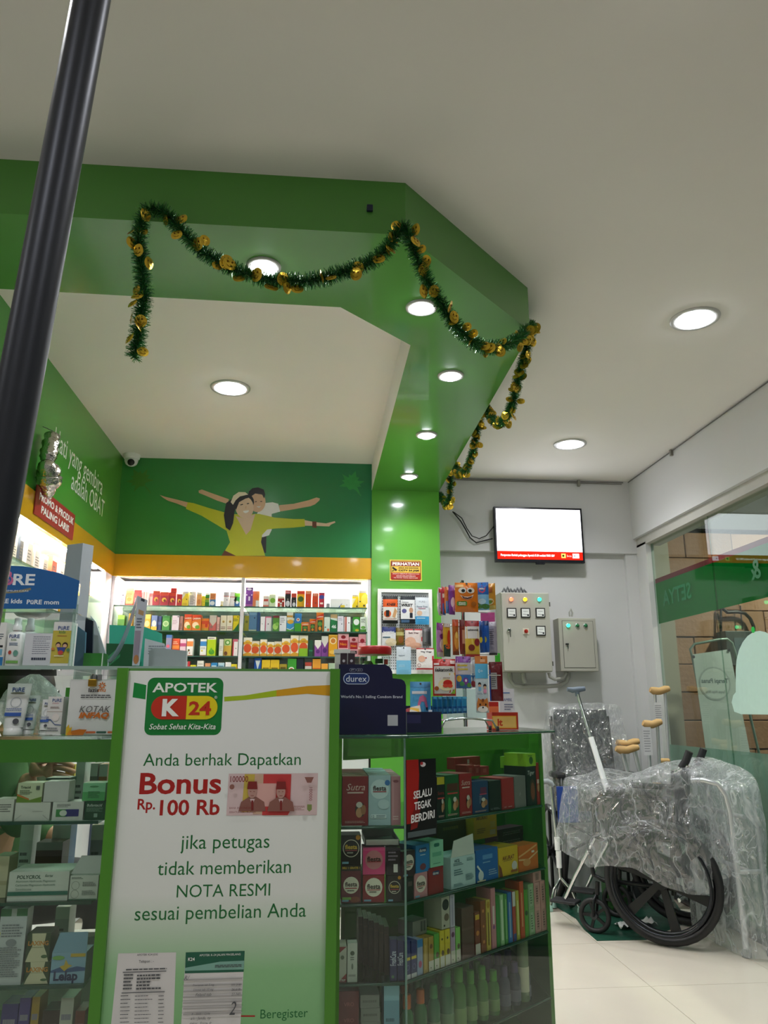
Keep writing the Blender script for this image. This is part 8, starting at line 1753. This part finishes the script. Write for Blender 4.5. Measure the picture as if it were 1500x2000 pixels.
# ================================================================ pharmacist behind the left counter, reaching for a pack
pe = thing('person', (-1.03, 2.78, 0), 'seated person in a green uniform reaching a hand towards the counter, behind the left case', 'person', rz=PI/2)
SKN = M('#b98a68', .5, var=.04); UNI = M('#3f6a34', .75, var=.06); HR = M('#17130f', .5); TRO = M('#23262c', .8)
def skin(name, pts, edges, rad, mat, parent, root=0, sub=2):
    me = bpy.data.meshes.new(name); me.from_pydata(pts, edges, []); me.materials.append(mat)
    o = bpy.data.objects.new(name, me); COL.objects.link(o); o.parent = parent
    sk = o.modifiers.new('skin', 'SKIN'); sk.use_smooth_shade = True
    if not me.skin_vertices: 
        bpy.context.view_layer.objects.active = o
    for i, r in enumerate(rad):
        d = me.skin_vertices[0].data[i]; d.radius = (r, r) if not isinstance(r, tuple) else r; d.use_root = (i == root)
    sb = o.modifiers.new('sub', 'SUBSURF'); sb.levels = sub; sb.render_levels = sub
    return o
PRM = Matrix.Rotation(PI/2, 3, 'Z')
hnd = PRM.inverted() @ (ay(100, 1507, 2.54)-pe.location)           # where the hand shows through the glass
sh = Vector((-.15, -.06, .93)); el = Vector((-.21, -.16, .74)); wr = hnd+Vector((.015, .07, .0))
body = [(0, .02, .54), (0, .0, .72), (0, -.03, .90), (0, -.04, 1.00), (0, -.05, 1.05), (0, -.06, 1.13), (0, -.065, 1.215),          # 0-6 pelvis .. crown
        tuple(sh), tuple(el), tuple(wr), (.16, -.03, .93), (.19, -.02, .70), (.15, -.22, .66),                             # 7-9 near arm, 10-12 far arm
        (.09, -.06, .54), (.10, -.40, .54), (.10, -.38, .10), (.10, -.50, .035), (-.09, -.06, .54), (-.10, -.40, .54), (-.10, -.38, .10), (-.10, -.50, .035)]
edges = [(0, 1), (1, 2), (2, 3), (3, 4), (4, 5), (5, 6), (3, 7), (7, 8), (8, 9), (3, 10), (10, 11), (11, 12), (0, 13), (13, 14), (14, 15), (15, 16), (0, 17), (17, 18), (18, 19), (19, 20)]
rad = [(.13, .10), (.12, .09), (.13, .10), (.10, .08), .052, .085, .055, .058, .044, .026, .058, .044, .028, .085, .058, .04, .035, .085, .058, .04, .035]
skin('body', body, edges, rad, SKN, pe)
# clothes: jacket and trousers over the body
skin('jacket', [(0, .02, .54), (0, .0, .72), (0, -.03, .90), (0, -.04, .99), tuple(sh), tuple(el), tuple(el.lerp(wr, .72)), (.16, -.03, .93), (.19, -.02, .70), (.165, -.15, .675)], [(0, 1), (1, 2), (2, 3), (3, 4), (4, 5), (5, 6), (3, 7), (7, 8), (8, 9)], [(.15, .115), (.14, .105), (.15, .115), (.115, .095), .072, .057, .042, .072, .057, .044], UNI, pe)
skin('trousers', [(0, .02, .54), (.09, -.06, .54), (.10, -.40, .54), (.10, -.38, .11), (-.09, -.06, .54), (-.10, -.40, .54), (-.10, -.38, .11)], [(0, 1), (1, 2), (2, 3), (0, 4), (4, 5), (5, 6)], [(.13, .11), .095, .075, .06, .095, .075, .06], TRO, pe)
for s_ in (-1, 1): MB().box(s_*.10-.045, s_*.10+.045, -.58, -.33, .0, .07, BLACK).build('shoe', pe, bevel=.02)
# hand: palm and five fingers closing on a yellow pack
hx = (hnd-wr).normalized(); 
SD = Vector((-1, 0, 0))
def off(a, b, c): return tuple(wr+hx*a+SD*b+Vector((0, 0, 1))*c)
palm = [tuple(wr), off(.04, 0, .002), off(.075, .004, .004)]
fing = []
pts = list(palm); eds = [(0, 1), (1, 2)]; rd = [.024, (.034, .018), (.036, .015)]
for i, (zo, Ln) in enumerate(((.028, .062), (.010, .070), (-.009, .066), (-.026, .052))):
    b = len(pts); a0 = .080
    pts += [off(a0, .004, .004+zo), off(a0+Ln*.45, .012, .002+zo), off(a0+Ln*.78, .004, -.006+zo), off(a0+Ln*.95, -.012, -.012+zo)]
    eds += [(2, b), (b, b+1), (b+1, b+2), (b+2, b+3)]; rd += [.0095, .009, .0082, .007]
b = len(pts); pts += [off(.03, .012, .028), off(.062, .026, .036), off(.09, .028, .030)]; eds += [(1, b), (b, b+1), (b+1, b+2)]; rd += [.012, .0105, .0085]
skin('hand', pts, eds, rd, SKN, pe)
# head details: hair, ears, nose, eyes, mouth
hc_ = Vector((0, -.065, 1.15))
mb = MB(); mb.X = Matrix.Translation(hc_+Vector((0, .018, .03))) @ Matrix.Diagonal((.088, .100, .095, 1)); mb.lathe([(.0001, 1), (.5, .87), (.87, .5), (1, 0), (.96, -.35), (.80, -.6)], HR, 20); mb.build('hair', pe)
for s_ in (-1, 1):
    mb = MB(); mb.X = Matrix.Translation(hc_+Vector((s_*.082, .0, -.01))) @ Matrix.Diagonal((.010, .018, .028, 1)); mb.lathe([(.0001, 1), (.7, .7), (1, 0), (.7, -.7), (.0001, -1)], SKN, 10); mb.build('ear', pe)
    mb = MB(); mb.X = Matrix.Translation(hc_+Vector((s_*.030, -.082, .008))) @ Matrix.Diagonal((.012, .006, .007, 1)); mb.lathe([(.0001, 1), (.7, .7), (1, 0), (.7, -.7), (.0001, -1)], M('#efece6', .3), 10); e_ = mb.build('eye', pe)
    mb = MB(); mb.X = Matrix.Translation(hc_+Vector((s_*.030, -.0885, .008))) @ Matrix.Diagonal((.005, .002, .006, 1)); mb.lathe([(.0001, 1), (.7, .7), (1, 0), (.7, -.7), (.0001, -1)], HR, 8); mb.build('iris', e_)
mb = MB(); mb.add([hc_+Vector((-.010, -.082, .005)), hc_+Vector((.010, -.082, .005)), hc_+Vector((.016, -.086, -.028)), hc_+Vector((-.016, -.086, -.028)), hc_+Vector((0, -.108, -.022))], [(0, 1, 4), (1, 2, 4), (2, 3, 4), (3, 0, 4)], SKN, True); mb.build('nose', pe)
mb = MB(); mb.X = Matrix.Translation(hc_+Vector((0, -.083, -.048))) @ Matrix.Diagonal((.022, .006, .006, 1)); mb.lathe([(.0001, 1), (.7, .7), (1, 0), (.7, -.7), (.0001, -1)], M('#9a5a4c', .5), 10); mb.build('mouth', pe)
yp = pe.location+PRM @ Vector(off(.118, -.004, .0))
carton(.028, .055, .02, '#c9bb2c', [('r', .1, .3, .9, .5, '#e6dc80')], (yp.x-.004, yp.y+.006, yp.z-.035), 'small yellow pack held in the hand behind the counter', 'packet', name='held_pack')
sl_ = thing('stool', (-1.06, 2.78, 0), 'low round stool under the seated person behind the counter', 'stool')
MB().lathe([(.13, .40), (.135, .405), (.135, .425), (.12, .43)], M('#3a3c44', .6), 24).build('seat', sl_)
for k_ in range(4):
    a = PI/4+k_*PI/2; MB().tube([(.07*math.cos(a), .07*math.sin(a), .40), (.11*math.cos(a), .11*math.sin(a), .0)], .010, STEEL, 8).build('leg', sl_)
